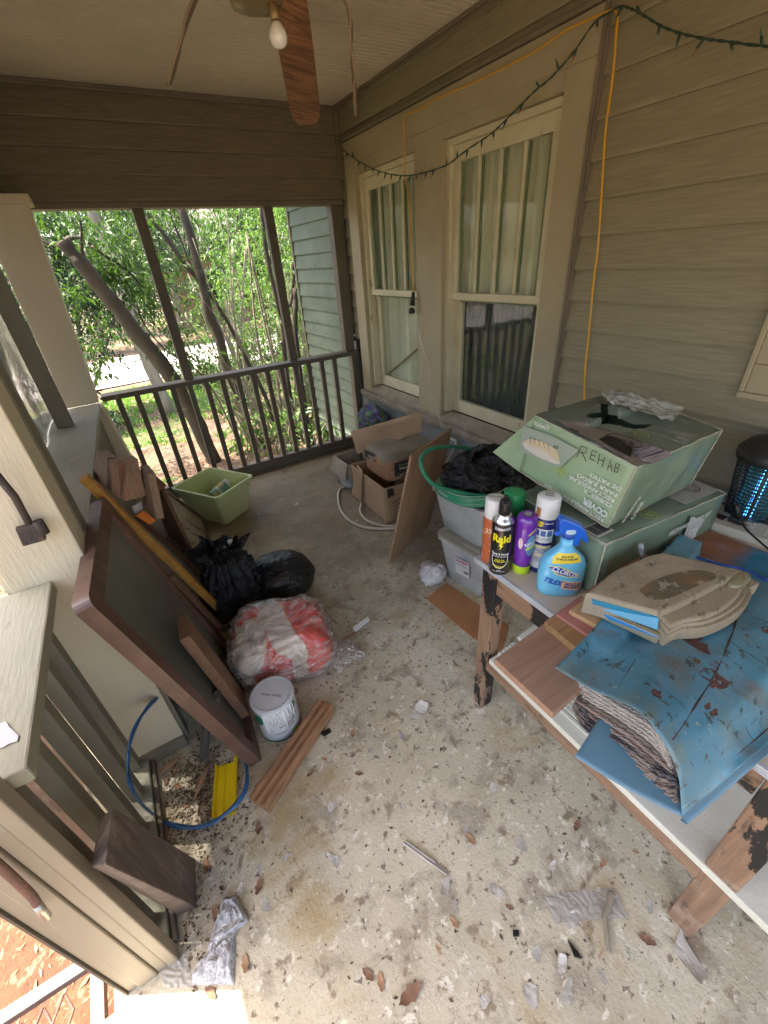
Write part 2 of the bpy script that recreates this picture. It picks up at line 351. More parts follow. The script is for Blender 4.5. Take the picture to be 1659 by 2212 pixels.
bm = B(); laps(bm, 2.2646, 2.035, 2.52, lambda a, o, z: V((a, 3.590 - o, z)), -.47, 1.842); box(bm, (-.47, 3.592, 2.03), (1.842, 3.68, 2.53)); part('siding', bm, m_sideX, hdr)
bm = B(); box(bm, (-.47, 3.566, 2.010), (1.842, 3.70, 2.034), .003); box(bm, (-.47, 3.574, 1.978), (1.842, 3.69, 2.0095), .003); part('bottom_trim', bm, m_trim, hdr)
bm = B(); box(bm, (-.47, 3.566, 2.512), (1.842, 3.589, 2.5375), .004); box(bm, (-.47, 3.552, 2.524), (1.842, 3.5655, 2.5375), .003); part('ceiling_trim', bm, m_trim, hdr)
sb = thing('side_beam', 'dark side beam above the left screens', 'beam', (-.45, 2, 2.03))
bm = B(); laps(bm, 2.2646, 2.06, 2.535, lambda a, o, z: V((-.40 + o, a, z)), -2.2, 3.565); box(bm, (-.56, -2.2, 2.035), (-.402, 3.56, 2.537)); part('siding', bm, m_sideY, sb)
eav = struct('soffit', box(B(), (-1.0, -2.2, 2.30), (-.561, 4.3, 2.5380)), m_trim, label='soffit outside the porch')
# ================= house wall =================
W = 1.854
hw = thing('house_wall', 'house wall in taupe wood grain siding with two tall sash windows', 'wall', (W, 1.5, 0))
bm = B(); pl = lambda a, o, z: V((W + .004 - o, a, z))
laps(bm, 2.1322, .0, 2.52, pl, -2.2, 1.404); laps(bm, 2.1322, 2.335, 2.52, pl, 1.404, 3.59); laps(bm, 2.1322, 1.0, 2.335, pl, 3.492, 3.59)
part('siding', bm, m_sideY, hw)
bm = B(); box(bm, (W - .02, -2.2, 2.508), (W - .001, 3.565, 2.5375), .004); box(bm, (W - .034, -2.2, 2.522), (W - .0205, 3.55, 2.5375), .003)
box(bm, (W - .022, 3.566, 2.035), (W + .02, 3.589, 2.505), .004); part('corner_trim', bm, m_trim, hw)
bm = B(); laps(bm, .505, .0, .535, pl, 1.404, 3.59, .12, .008); part('lower_boards', bm, m_blue, hw)
# casing
C0x, C1x = W - .022, W + .03
bm = B(); box(bm, (C0x, 1.418, .575), (C1x, 1.560, 2.195), .003); box(bm, (C0x + .001, 2.335, .60), (C1x, 2.60, 2.195), .003); box(bm, (C0x, 3.342, .575), (C1x, 3.482, 2.195), .003)
box(bm, (C0x, 1.418, 2.1955), (C1x, 3.482, 2.325), .003)
for (a, b) in ((1.5605, 2.3345), (2.6005, 3.3415)): box(bm, (C0x + .003, a, 2.130), (C1x, b, 2.195))
part('casing', bm, m_case, hw)
bm = B(); box(bm, (W - .030, 1.404, .56), (W + .03, 1.4175, 2.345), .003); box(bm, (W - .034, 1.38, 2.328), (W + .03, 3.5, 2.347), .003)
box(bm, (W - .024, 1.394, .56), (W + .02, 1.4035, 2.345), .002); part('casing_moulding', bm, m_trim, hw)
bm = B(); box(bm, (W - .055, 1.395, .540), (W + .03, 3.495, .574), .004); box(bm, (W - .03, 1.41, .505), (W + .0, 3.49, .5395), .003)
hexa(bm, [(W - .02, 1.5605, .5745), (W + .06, 1.5605, .5745), (W + .06, 3.3415, .5745), (W - .02, 3.3415, .5745), (W - .02, 1.5605, .600), (W + .06, 1.5605, .635), (W + .06, 3.3415, .635), (W - .02, 3.3415, .600)], .002)
m_sill = pm('dusty_sill', (.36, .31, .23), (.24, .2, .14), 9, (1, 1, 1), .85, .4, 40, spots=(((.5, .48, .4), 30, .62, .05),))
part('sill', bm, m_sill, hw)
m_glass = glassm('window_glass', (.93, .97, .92), .015, dust=.03)
m_curt = pm('curtain_cloth', (.95, .88, .78), (.90, .83, .72), 4, (1, 1, .3), .9, .1, 60)
m_curt2 = pm('curtain_cloth_grey', (.80, .74, .66), (.70, .65, .57), 4, (1, 1, .3), .9, .1, 60)
m_gsash = pm('green_glazing_edge', (.12, .2, .1), (.2, .22, .13), 14, (1, 1, .3), .7, .3, 30)
m_poly = pm('black_poly', (.012, .013, .012), (.018, .019, .018), 9, rough=.28, bump=1.0, bscale=12, bdist=.02, spec=.35)
def window(y0, y1, blackout, label):
    """y0 near jamb, y1 far jamb"""
    zt, zm, zb = 2.128, 1.385, .636; xs = W + .012
    fr = part('window', B(), m_sash, hw, label=label)
    bm = bmesh.new(); bm.from_mesh(fr.data)
    J = .03
    box(bm, (C1x - .02, y0 + .001, zb), (C1x + .06, y0 + J, zt - .001)); box(bm, (C1x - .02, y1 - J, zb), (C1x + .06, y1 - .001, zt - .001)); box(bm, (C1x - .02, y0 + J, zt - J), (C1x + .06, y1 - J, zt - .001))
    # upper sash (outer), lower sash (inner)
    ux = W + .034; S = .048
    a, b = y0 + J + .001, y1 - J - .001
    box(bm, (ux, a, zm), (ux + .03, a + S, zt - J - .001), .002); box(bm, (ux, b - S, zm), (ux + .03, b, zt - J - .001), .002)
    box(bm, (ux + .001, a + S, zt - J - .07), (ux + .029, b - S, zt - J - .001), .002); box(bm, (ux - .004, a + .001, zm - .028), (ux + .034, b - .001, zm + .012), .003)
    mu = []
    for k in (1, 2, 3):
        yy = a + S + (b - a - 2 * S) * k / 4; box(bm, (ux + .002, yy - .010, zm + .012), (ux + .026, yy + .010, zt - J - .07), .004)
    lx = ux + .036
    box(bm, (lx, a, zb), (lx + .03, a + S + .012, zm - .029), .002); box(bm, (lx, b - S - .012, zb), (lx + .03, b, zm - .029), .002); box(bm, (lx + .001, a + S + .012, zb + .001), (lx + .029, b - S - .012, zb + .085), .002)
    bm.normal_update(); bm.transform(MW['house_wall'].inverted()); bm.to_mesh(fr.data); bm.free()
    MW[fr.name] = MW[hw.name]
    bm = B(); yy = [a + S + (b - a - 2 * S) * k / 4 for k in range(5)]
    for k in range(4):
        for e, s in ((yy[k] + .0105, 1), (yy[k + 1] - .0105, -1)):
            box(bm, (ux + .012, min(e, e + s * .010), zm + .02), (ux + .026, max(e, e + s * .010), zt - J - .075))
    box(bm, (ux + .02, a + S + .013, zm - .04), (ux + .03, b - S - .013, zm - .0285))
    part('glazing_bead', bm, m_gsash, fr)
    bm = B(); box(bm, (ux + .016, a + S - .004, zm + .008), (ux + .019, b - S + .004, zt - J - .066)); part('pane', bm, m_glass, fr)
    bm = B(); box(bm, (lx + .014, a + S + .008, zb + .08), (lx + .017, b - S - .008, zm - .02)); part('pane', bm, m_glass, fr)
    sd_ = y0 * 7
    def cf(z0, z1, xo, per):
        def f(u, v_):
            yy = a - .04 + (b - a + .34) * u; z = z0 + (z1 - z0) * v_
            ph = yy * per + sd_ + .5 * noise.noise(V((yy * 5, sd_, z * .4)))
            return V((W + xo + .032 * sin(ph) + .012 * sin(ph * 2.3 + 1) + .01 * noise.noise(V((yy * 9, z * .7, sd_))), yy, z))
        return f
    if blackout:
        bm = B(); grid(bm, 170, 10, cf(zm - .05, zt, .17, 70)); part('curtain', bm, m_curt, fr, smooth=True)
        def pf(u, v_):
            yy = a + (b - a) * u; z = zb + (zm - zb) * v_
            return V((W + .125 + .016 * ridge((0, yy * 11, z * 1.4), 1) + .010 * ridge((3, yy * 26, z * 3), 1) + .012 * noise.noise(V((0, yy * 5, z * 7))), yy, z))
        bm = B(); grid(bm, 90, 80, pf); part('black_sheet', bm, m_poly, fr, smooth=True)
    else:
        bm = B(); grid(bm, 170, 16, cf(zb, zt, .15, 55)); part('curtain', bm, m_curt2, fr, smooth=True)
        bm = B(); beam(bm, (W + .105, y1 - .10, zb + .09), (W + .105, y0 + .02, zb + .45), .012, .014); part('stop_stick', bm, wood('stick_wood', (.3, .16, .08), (.2, .1, .05), 1), fr)
window(1.560, 2.335, True, 'right hand sash window with black plastic behind its lower pane')
window(2.600, 3.342, False, 'left hand sash window with curtain and a stick in its lower sash')
bm = B(); box(bm, (2.9, -2.3, -.6), (2.95, 5, 2.8)); box(bm, (1.93, 4.9, -.6), (2.9, 4.95, 2.8)); box(bm, (1.93, -2.3, -.6), (2.9, -2.25, 2.8)); box(bm, (1.865, -2.2, 2.8), (2.95, 5, 2.85)); box(bm, (1.93, -2.25, -.1), (2.9, 4.9, -.05))
part('room', bm, m_dark, hw)
bm = B(); box(bm, (W + .01, -2.2, -.6), (W + .05, 1.403, 2.53)); box(bm, (W + .031, 1.404, -.6), (W + .05, 3.66, .57)); box(bm, (W + .031, 1.404, 2.2), (W + .05, 3.66, 2.8)); box(bm, (W + .031, 3.35, .571), (W + .05, 3.66, 2.19)); box(bm, (W + .031, 2.34, .571), (W + .05, 2.595, 2.19)); box(bm, (W + .031, 1.404, .571), (W + .05, 1.56, 2.19))
box(bm, (W + .01, -2.2, 2.54), (W + .05, 5, 2.86)); part('sheathing', bm, m_dark, hw)
# near casing at the right edge
bm = B(); box(bm, (W - .026, .30, 1.13), (W + .02, .612, 1.225), .003); box(bm, (W - .024, .53, 1.2255), (W + .02, .612, 2.3), .003); box(bm, (W - .034, .29, 1.108), (W + .02, .628, 1.1295), .003)
box(bm, (W - .032, .6125, 1.13), (W + .02, .628, 2.32), .003); part('casing', bm, m_case, hw, label='casing of the next window at the right edge')
bm = B(); box(bm, (W + .002, -.5, 1.2255), (W + .009, .529, 2.3)); part('dark_pane', bm, m_dark, hw)
# outside part of the wall, green shingles
gw = thing('green_wall', 'green shingle sided house wall outside the porch end', 'wall', (1.9, 4.2, -.6))
bm = B(); laps(bm, .2, -.17, 2.7, lambda a, o, z: V((1.877 - o, a, z)), 3.705, 4.83, .1235, .016); box(bm, (1.88, 3.70, -.17), (1.93, 4.83, 2.8)); part('siding', bm, m_green, gw)
bm = B(); box(bm, (1.852, 4.8305, -.17), (1.93, 4.865, 2.8), .003); part('corner_board', bm, m_stud, gw)
bm = B(); box(bm, (1.885, 3.70, -.7), (1.93, 4.86, -.171)); part('foundation', bm, m_founda, gw)
bm = B(); box(bm, (1.10, 4.31, 2.60), (1.93, 5.3, 2.70), .004); box(bm, (1.06, 4.31, 2.55), (1.098, 5.3, 2.74), .004); part('shade_eave', bm, m_trim, gw)  # out-of-view eave added to keep direct sun off the green wall
# ================= far railing =================
fr_ = thing('porch_railing', 'dark brown balustrade with tall screen studs at the far end', 'railing', (.8, 3.6, 0))
bm = B(); hexa(bm, [(-.22, 3.555, .868), (1.842, 3.555, .868), (1.842, 3.665, .868), (-.22, 3.665, .868), (-.22, 3.553, .905), (1.842, 3.553, .905), (1.842, 3.667, .905), (-.22, 3.667, .905)], .005); part('top_rail', bm, m_brown, fr_)
bm = B(); box(bm, (-.25, 3.585, .045), (1.79, 3.645, .10), .004); box(bm, (-.25, 3.575, .0), (1.84, 3.66, .030), .003); part('bottom_rail', bm, m_brown, fr_)
k = 0; x = 1.62
while x > -.2:
    bm = B(); box(bm, (x - .019, 3.598, .10), (x + .019, 3.634, .868), .002); part('baluster', bm, m_brown, fr_); x -= .1245
for x in (.385, 1.245):
    bm = B(); box(bm, (x - .033, 3.60, .905), (x + .033, 3.65, 1.978), .003); part('stud', bm, m_brown, fr_)
bm = B(); box(bm, (1.742, 3.592, .905), (1.842, 3.68, 1.978), .003); box(bm, (1.792, 3.592, .0), (1.842, 3.67, .867), .003); part('corner_stud', bm, m_brown, fr_)
# ================= far column (battered) =================
cf_ = thing('porch_column', 'cream tapered column in the far left corner of the porch', 'column', (-.33, 3.4, 0))
def taper(bm, xs0, xs1, y0, y1_, z0, z1, mat=0, bev=.003):
    return hexa(bm, [(xs0[0], y0, z0), (xs0[1], y0, z0), (xs0[1], y1_, z0), (xs0[0], y1_, z0), (xs1[0], y0, z1), (xs1[1], y0, z1), (xs1[1], y1_, z1), (xs1[0], y1_, z1)], bev, mat)
bm = B(); taper(bm, (-.42, -.232), (-.40, -.172), 3.4, 3.57, .905, 1.99); part('shaft', bm, m_cream, cf_)
bm = B(); taper(bm, (-.47, -.13), (-.45, -.225), 3.4, 3.58, 0, .866); part('pedestal', bm, m_cream, cf_)
bm = B(); box(bm, (-.43, 3.375, 1.985), (-.150, 3.56, 2.03), .005); part('capital', bm, m_cream, cf_)
# ================= near column =================
cn = thing('square_column', 'wide cream boxed column with cracked paint behind the leaning frame', 'column', (-.37, 1.36, 0))
bm = B(); box(bm, (-.466, 1.29, 0), (-.276, 1.415, 2.035), .004); part('shaft', bm, m_cream, cn)
bm = B(); box(bm, (-.478, 1.297, 0), (-.4665, 1.41, 2.03), .002); part('edge_strip', bm, m_cream, cn)
bm = B(); box(bm, (-.2755, 1.30, 0), (-.262, 1.36, .55), .003); box(bm, (-.44, 1.262, 0), (-.27, 1.289, .045), .003); part('base_board', bm, m_stud, cn)
# side railing between the columns
sr = thing('side_ledge', 'cream ledge capping the low wall between the two columns', 'ledge', (-.35, 2.4, 0))
bm = B(); hexa(bm, [(-.50, 1.42, .865), (-.288, 1.42, .865), (-.232, 3.40, .865), (-.50, 3.40, .865), (-.50, 1.42, .9), (-.288, 1.42, .9), (-.232, 3.40, .9), (-.50, 3.40, .9)], .003); part('cap', bm, m_cap, sr)
bm = B(); hexa(bm, [(-.48, 1.42, 0), (-.315, 1.42, 0), (-.262, 3.39, 0), (-.48, 3.39, 0), (-.48, 1.42, .864), (-.315, 1.42, .864), (-.262, 3.39, .864), (-.48, 3.39, .864)], .003); part('panel', bm, m_trim, sr)
for nm, x0, x1, y0, y1_ in (('stud', -.445, -.365, 2.93, 2.985), ('stud', -.325, -.272, 1.4155, 1.50)):
    bm = B(); box(bm, (x0, y0, .901), (x1, y1_, 2.034), .003); part(nm, bm, m_stud, sr)
# near railing
nr = thing('side_railing', 'near railing with olive cap and wide balusters over a weathered curb', 'railing', (-.44, .95, 0))
bm = B(); box(bm, (-.508, .68, .862), (-.372, 1.288, .9), .005); part('cap', bm, m_cap, nr)
m_blotch = pm('white_paint_blotch', (.6, .6, .6), (.5, .5, .52), 20, rough=.6)
bm = B(); pts = [PZ(y6(*q), .9015) for q in ((0, 1975), (40, 1962), (62, 2000), (118, 2050), (108, 2085), (60, 2100), (20, 2125), (-30, 2130), (-40, 1980))]; prism(bm, pts, (0, 0, .0015)); part('paint_patch', bm, m_blotch, nr)
for y in (.74, .875, 1.01, 1.145, 1.26):
    bm = B(); box(bm, (-.475, y - .022, .046), (-.435, y + .022, .861), .003); part('baluster', bm, m_stud, nr)
m_curb = pm('curb_paint', (.34, .32, .25), (.25, .25, .19), 4, (1, 1, 1), .8, .4, 26, spots=(((.16, .18, .11), 3, .55, .1), ((.15, .12, .09), 20, .62, .05)))
bm = B(); box(bm, (-.51, .675, .001), (-.408, 1.26, .045), .004); part('curb', bm, m_curb, nr)
bm = B(); box(bm, (-.405, .675, .001), (-.392, 1.285, .030), .002); part('edge_strip', bm, m_brown, nr)
# door post with grooves
dp = thing('door_post', 'grooved taupe door post standing at the edge of the steps', 'post', (-.45, .65, 0))
bm = B(); box(bm, (-.425, .634, 0), (-.400, .674, 2.034), .004); box(bm, (-.452, .640, 0), (-.4275, .674, 2.034), .004); box(bm, (-.5, .636, 0), (-.4545, .674, 2.034), .004); box(bm, (-.526, .645, 0), (-.502, .674, 2.034), .003)
part('jamb', bm, m_post, dp)
bm = B(); box(bm, (-.532, .640, 0), (-.5275, .676, 2.03)); part('weather_strip', bm, m_brown, dp)
# plastic sheets outside the openings
m_sheet = film('clear_sheeting', (.85, .88, .93), .8, .12, (.9, .93, .95), 5, .9, vary=(4, (1, 1, .3), .95))
def sheet(name, x, y0, y1_, z0, z1, label):
    bm = B(); grid(bm, 26, 44, lambda u, v_: V((x + .014 * ridge(((y0 + (y1_ - y0) * u) * 5, (z0 + (z1 - z0) * v_) * 2, x), 1) + .01 * noise.noise(V((u * 5, v_ * 6, 2))), y0 + (y1_ - y0) * u, z0 + (z1 - z0) * v_)))
    return solo(name, bm, m_sheet, label, 'plastic sheet', smooth=True)
sheet('plastic_sheet', -.53, .70, 1.29, -.02, .86, 'clear plastic sheeting stretched outside the near balusters')
sheet('plastic_sheet', -.49, 1.42, 3.38, .905, 2.03, 'hazy grey plastic sheeting between the studs above the ledge')
# ================= left side objects =================
m_w_red = wood('wood_redbrown', (.20, .10, .055), (.12, .06, .035), 2, .5)
m_w_stick = wood('wood_yellow', (.52, .27, .06), (.38, .18, .04), 1, .5, .5, spots=(((.2, .09, .03), 14, .72, .03),))
m_w_cut = wood('wood_cut_brown', (.36, .20, .115), (.25, .135, .075), 2, .65)
m_w_board = wood('wood_old_board', (.30, .2, .12), (.19, .12, .075), 2, .7)
m_frame = pm('frame_dark_wood', (.17, .088, .062), (.10, .056, .041), 4, (8, 2, 2), (.25, .5), .15, 60, spots=(((.42, .33, .26), 60, .66, .05, (1, 1, 1)), ((.2, .14, .10), 4, .6, .12)))
m_fglass = pm('frame_dark_glass', (.19, .195, .155), (.13, .135, .105), 1.6, (1, 1, 1), .3, .02, 30, spots=(((.10, .10, .075), 2.2, .5, .3), ((.13, .13, .12), 60, .7, .05)))
# big frame leaning on the column
A_, Dd, Cc, Bq = V((-.045, 1.028, .002)), V((-.0, 1.66, .002)), V((-.222, 1.68, .955)), V((-.268, 1.046, .950))
fx = (Dd - A_).normalized(); nrm = fx.cross(Bq - A_).normalized()
if nrm.x < 0: nrm = -nrm
fu = nrm.cross(fx).normalized()
if fu.z < 0: fu = -fu
LW, LH = (Dd - A_).length, (Bq - A_).length
rotf = Matrix((fx, fu, nrm)).transposed()
bf = thing('framed_panel', 'big dark wood framed glass panel leaning against the cream column', 'picture frame', A_, rotf)
def rr(w, h, r, x0=0, y0=0, n=5):
    out = []
    for cx_, cy_, a in ((w - r, r, -90), (w - r, h - r, 0), (r, h - r, 90), (r, r, 180)):
        for k in range(n + 1):
            t = radians(a + 90 * k / n); out.append((x0 + cx_ + r * cos(t), y0 + cy_ + r * sin(t)))
    return out
def ring(bm, outer, inner, z0, z1, mat=0):
    n = len(outer); L = []
    for pts, z in ((outer, z0), (outer, z1), (inner, z1), (inner, z0)): L.append([bm.verts.new((p[0], p[1], z)) for p in pts])
    for i in range(4):
        a, b = L[i], L[(i + 1) % 4]
        for k in range(n): bm.faces.new((a[k], a[(k + 1) % n], b[(k + 1) % n], b[k])).material_index = mat
    return bm
bm = ring(B(), rr(LW, LH, .028), rr(LW - .11, LH - .11, .004, .055, .055), -.036, .006); bmesh.ops.bevel(bm, geom=[e for e in bm.edges if e.is_manifold and e.calc_face_angle(0) > .9], offset=.003, segments=2, affect='EDGES')
part('frame', bm, m_frame, bf, world=False)
bm = B(); prism(bm, [(p[0], p[1], -.016) for p in rr(LW - .108, LH - .108, .004, .054, .054)], (0, 0, -.006)); part('panel', bm, m_fglass, bf, world=False)
# long yellow stick on top of the frame
stk = B(); sp, sq = PZ((180, 1030), 1.03), PZ((505, 1345), .02)
beam(stk, sp, sq, .032, .032, nrm, .002); solo('wooden_stick', stk, m_w_stick, 'long yellow pine stick lying diagonally over the big dark frame', 'stick')
# block leaning low at the frame (box shaped wood offcut)
def plank(name, top, bot, w, t, m, label, cat='board', up=None, group=None, bev=.002):
    bm = B(); beam(bm, top, bot, w, t, V(up) if up is not None else nrm, bev); return solo(name, bm, m, label, cat, group)
m_w_blk = wood('wood_brown_block', (.25, .135, .075), (.16, .085, .048), 1, .6)
# lower shelf-like board at (430..560,1370..1560)d
o_ = A_ + fx * .20 + nrm * .004
bm = B(); pa, pb = PP(y4(1140, 1760), A_ + nrm * .055, nrm), PP(y3(700, 1690), A_ + nrm * .02, nrm)
dirb = (pb - pa).normalized(); wv = nrm.cross(dirb)
if wv.z < 0: wv = -wv
def oblong(a, d, L_, w_, wd, n_, th, bev=.002):
    c = []
    for s in (0, 1):
        e = a + d * L_ * s; c += [e, e + w_ * wd, e + w_ * wd + n_ * th, e + n_ * th]
    return hexa(B(), c, bev)
solo('wooden_block', oblong(pa - nrm * .03, dirb, (pb - pa).length, wv, -.12, nrm, .035), m_w_blk, 'short thick brown board resting low against the big dark frame', 'board')
# thin bare frame strips behind stick
for (a, b, w_, t_, nm, lab) in (((y4(985, 1200)), (y4(1430, 1670)), .028, .02, 'wooden_strip', 'narrow moulded strip lying under the yellow stick on the dark glass'),):
    pa, pb = PP(a, A_ + nrm * .02, nrm), PP(b, A_ + nrm * .02, nrm); plank(nm, pa, pb, w_, t_, m_w_red, lab, 'strip')
# boards leaning in the corner against the ledge; tops above the ledge
nb = V((1, -.25, .35)).normalized()
def lean(q, w_, t_, L_, z, m, label, name='leaning_board', y_off=0, slope=.22, grp='boards leaning on the ledge'):
    p_ = PZ(q, z); bm = B(); d = V((slope, .03, -1)).normalized()
    L_ = min(L_, (p_.z - .012) / -d.z)
    beam(bm, p_, p_ + d * L_, w_, t_, V((1, 0, slope)), .003); return solo(name, bm, m, label, 'board', grp)
# block pile top: short moulded offcuts tied with wire
def chunk(q0, q1, q2, z0, dep, m, label, h):
    pass
bm = B(); hexa(bm, [PZ(y4(*q), z) for q, z in (((525, 520), .80), ((615, 470), .80), ((600, 455), .86), ((505, 480), .86), ((500, 200), .93), ((570, 155), .93), ((590, 165), .99), ((520, 190), .99))][:8], .003)
bm.free()
def slab(q4, zt, zb, name, m, label, cat='board', th=.04, group=None):
    """quad seen in the picture standing between heights zt (top pair) and zb (bottom pair), with thickness away from the viewer"""
    a, b, c, d = [V(PZ(y4(*q), z)) for q, z in zip(q4, (zt, zt, zb, zb))]
    n = (b - a).cross(d - a).normalized()
    if n.dot(CAM - a) > 0: n = -n
    bm = B(); hexa(bm, [d, c, c + n * th, d + n * th, a, b, b + n * th, a + n * th], .003); return solo(name, bm, m, label, cat, group)
slab([(495, 195), (580, 155), (620, 470), (515, 500)], 1.00, .86, 'wooden_offcut', m_w_cut, 'pale brown offcut wired to the stack beside the yellow stick', group='offcuts wired together')
slab([(590, 160), (680, 130), (760, 475), (560, 525)], 1.01, .86, 'wooden_offcut', m_w_cut, 'thickest brown offcut under the loop of grey wire', group='offcuts wired together', th=.05)
slab([(700, 190), (765, 270), (850, 690), (735, 560)], .97, .80, 'wooden_offcut', m_w_board, 'narrow grey brown offcut on the picture side of the wired stack', group='offcuts wired together', th=.03)
m_wire = plain('wire_grey', (.3, .32, .3), .4, .8)
wp = [PZ(y4(*q), z) for q, z in (((585, 215), 1.0), ((620, 210), 1.015), ((665, 175), 1.02), ((700, 165), 1.02), ((715, 200), 1.01), ((640, 240), .99), ((600, 230), 1.0), ((620, 245), .985))]
solo('wire_loop', tube(B(), spline(wp, 6), .0016, 6), m_wire, 'thin grey wire looped over the wooden offcuts', 'wire', smooth=True)
m_orange = plain('orange_foam', (.72, .2, .035), .8, bump=.4)
slab([(665, 650), (740, 605), (855, 695), (800, 735)], .80, .74, 'orange_scrap', m_orange, 'ragged orange foam scrap tucked under the wooden offcuts', 'foam scrap', th=.012)
slab([(640, 580), (720, 530), (735, 600), (665, 640)], .83, .79, 'white_scrap', plain('white_trim', (.55, .5, .48), .6), 'small whitish ribbed trim piece above the orange scrap', 'trim piece', th=.01)
slab([(795, 310), (835, 275), (950, 370), (880, 430)], .88, .83, 'red_block', m_w_red, 'small reddish wood block at the top of the leaning picture', 'block', th=.05)
# dark long boards between frame and picture
slab([(770, 400), (905, 440), (1250, 1165), (1020, 980)], .82, .10, 'dark_board', m_w_red, 'wide dark red board leaning between the yellow stick and the leaf picture', th=.02)
slab([(300, 60), (397, 125), (402, 420), (262, 290)], 1.0, .86, 'corner_board', m_w_board, 'olive brown board end rising beside the cream ledge')
slab([(402, 140), (497, 182), (505, 480), (402, 405)], 1.0, .86, 'corner_board', m_w_red, 'dark brown moulded board end between the olive board and wired offcuts')
a, b = PZ(y4(660, 640), .76), PZ(y4(1235, 1180), .10)
plank('thin_batten', a, b, .02, .02, m_w_red, 'thin brown batten leaning just beside the yellow stick', 'batten', up=V((1, -.5, .6)))
# picture with painted leaves
p0, p1_, p2_, p3_ = PZ(y4(905, 410), .80), PZ(y4(950, 870), .56), PZ(y4(1290, 1110), .22), PZ((478, 1192), .16)
# plane of picture: leaning on ledge, long edge along y
m_tan = pm('picture_canvas', (.40, .33, .22), (.31, .26, .17), 5, rough=.6, bump=.1, spots=(((.33, .29, .21), 2, .6, .2),))
m_ink = pm('picture_ink', (.07, .05, .03), (.1, .075, .05), 12, rough=.6)
po = V((.07, 2.20, .02)); pfx = V((.10, 1.0, 0)).normalized(); pfu = V((-.5, 0, .86)).normalized(); pn = pfx.cross(pfu).normalized()
if pn.x < 0: pn = -pn
corner = PP(y4(955, 850), po, pn); far_ = PP(y4(920, 400), po, pn); low_ = PP(y4(1330, 1050), po, pn)
pu = (far_ - corner); pv = (low_ - corner); pul = pu.length; pvl = pv.length * 1.15; pu.normalize(); pv = (pv - pu * pv.dot(pu)).normalized()
rotp = Matrix((pv, pu, pv.cross(pu))).transposed()
pic = thing('leaf_picture', 'framed tan picture with dark painted leaves leaning in the corner', 'picture', corner, rotp)
sgn = 1 if rotp.col[2].x > 0 else -1
bm = ring(B(), rr(pvl, pul, .004), rr(pvl - .06, pul - .06, .003, .03, .03), -.03 * sgn, .004 * sgn); part('frame', bm, m_frame, pic, world=False)
bm = B(); prism(bm, [(p[0], p[1], -.008 * sgn) for p in rect(.028, .028, pvl - .028, pul - .028)], (0, 0, -.006 * sgn)); part('canvas', bm, m_tan, pic, world=False)
bm = B(); random.seed(3)
for s_ in range(3):
    x, y = .06 + .05 * s_, pul * (.25 + .2 * s_)
    for k in range(11):
        a = random.uniform(-.9, .9) + (0 if k % 2 else .2); L_ = random.uniform(.05, .11); bx, by = x + k * .025, y - k * .006
        pts = [(bx, by), (bx + L_ * .4 * cos(a) - .007 * sin(a), by + L_ * .4 * sin(a) + .007 * cos(a)), (bx + L_ * cos(a), by + L_ * sin(a)), (bx + L_ * .4 * cos(a) + .007 * sin(a), by + L_ * .4 * sin(a) - .007 * cos(a))]
        pts = [(min(max(p[0], .032), pvl - .032), min(max(p[1], .032), pul - .032)) for p in pts]
        try: bm.faces.new([bm.verts.new((p[0], p[1], -.0065 * sgn)) for p in pts])
        except ValueError: pass
part('painted_leaves', bm, m_ink, pic, world=False)
# ---- green tub ----
m_tub = pm('lime_plastic', (.60, .68, .34), (.52, .60, .28), 4, rough=.4, bump=.1, bscale=20, spots=(((.42, .36, .2), 5, .60, .12), ((.2, .17, .1), 30, .72, .03)))
Rz = lambda a: Matrix.Rotation(radians(a), 3, 'Z')
tb = thing('plastic_tub', 'lime green plastic tub standing on the floor by the far railing', 'tub', (.245, 2.856, 0), Rz(33))
def tubmesh(w0, d0, w1, d1, h, t=.004, r=.02, lip=.012, liph=.02, ribz=None):
    """open tapered box, centre at origin; returns bmesh"""
    bm = B(); L = []
    def rg(w, d, z, rr_): return [bm.verts.new((p[0] - w / 2, p[1] - d / 2, z)) for p in rr(w, d, rr_)]
    prof = [(w0, d0, 0)]
    if ribz:
        f = ribz / h; a, b = w0 + (w1 - w0) * f, d0 + (d1 - d0) * f
        prof += [(a, b, ribz), (a + .012, b + .012, ribz + .003)]
    prof += [(w1, d1, h - liph), (w1 + 2 * lip, d1 + 2 * lip, h - liph), (w1 + 2 * lip, d1 + 2 * lip, h), (w1 - 2 * t, d1 - 2 * t, h), (w0 - 2 * t, d0 - 2 * t, t)]
    R_ = [rg(a, b, z, r) for a, b, z in prof]
    for A, Bq_ in zip(R_, R_[1:]):
        for k in range(len(A)): bm.faces.new((A[k], A[(k + 1) % len(A)], Bq_[(k + 1) % len(A)], Bq_[k]))
    bm.faces.new(R_[0]); bm.faces.new(R_[-1]); return bm
bm = tubmesh(.27, .35, .36, .44, .265, ribz=.20, r=.03); bm.transform(Matrix.Translation((.155, .18, 0))); part('body', bm, m_tub, tb, world=False)
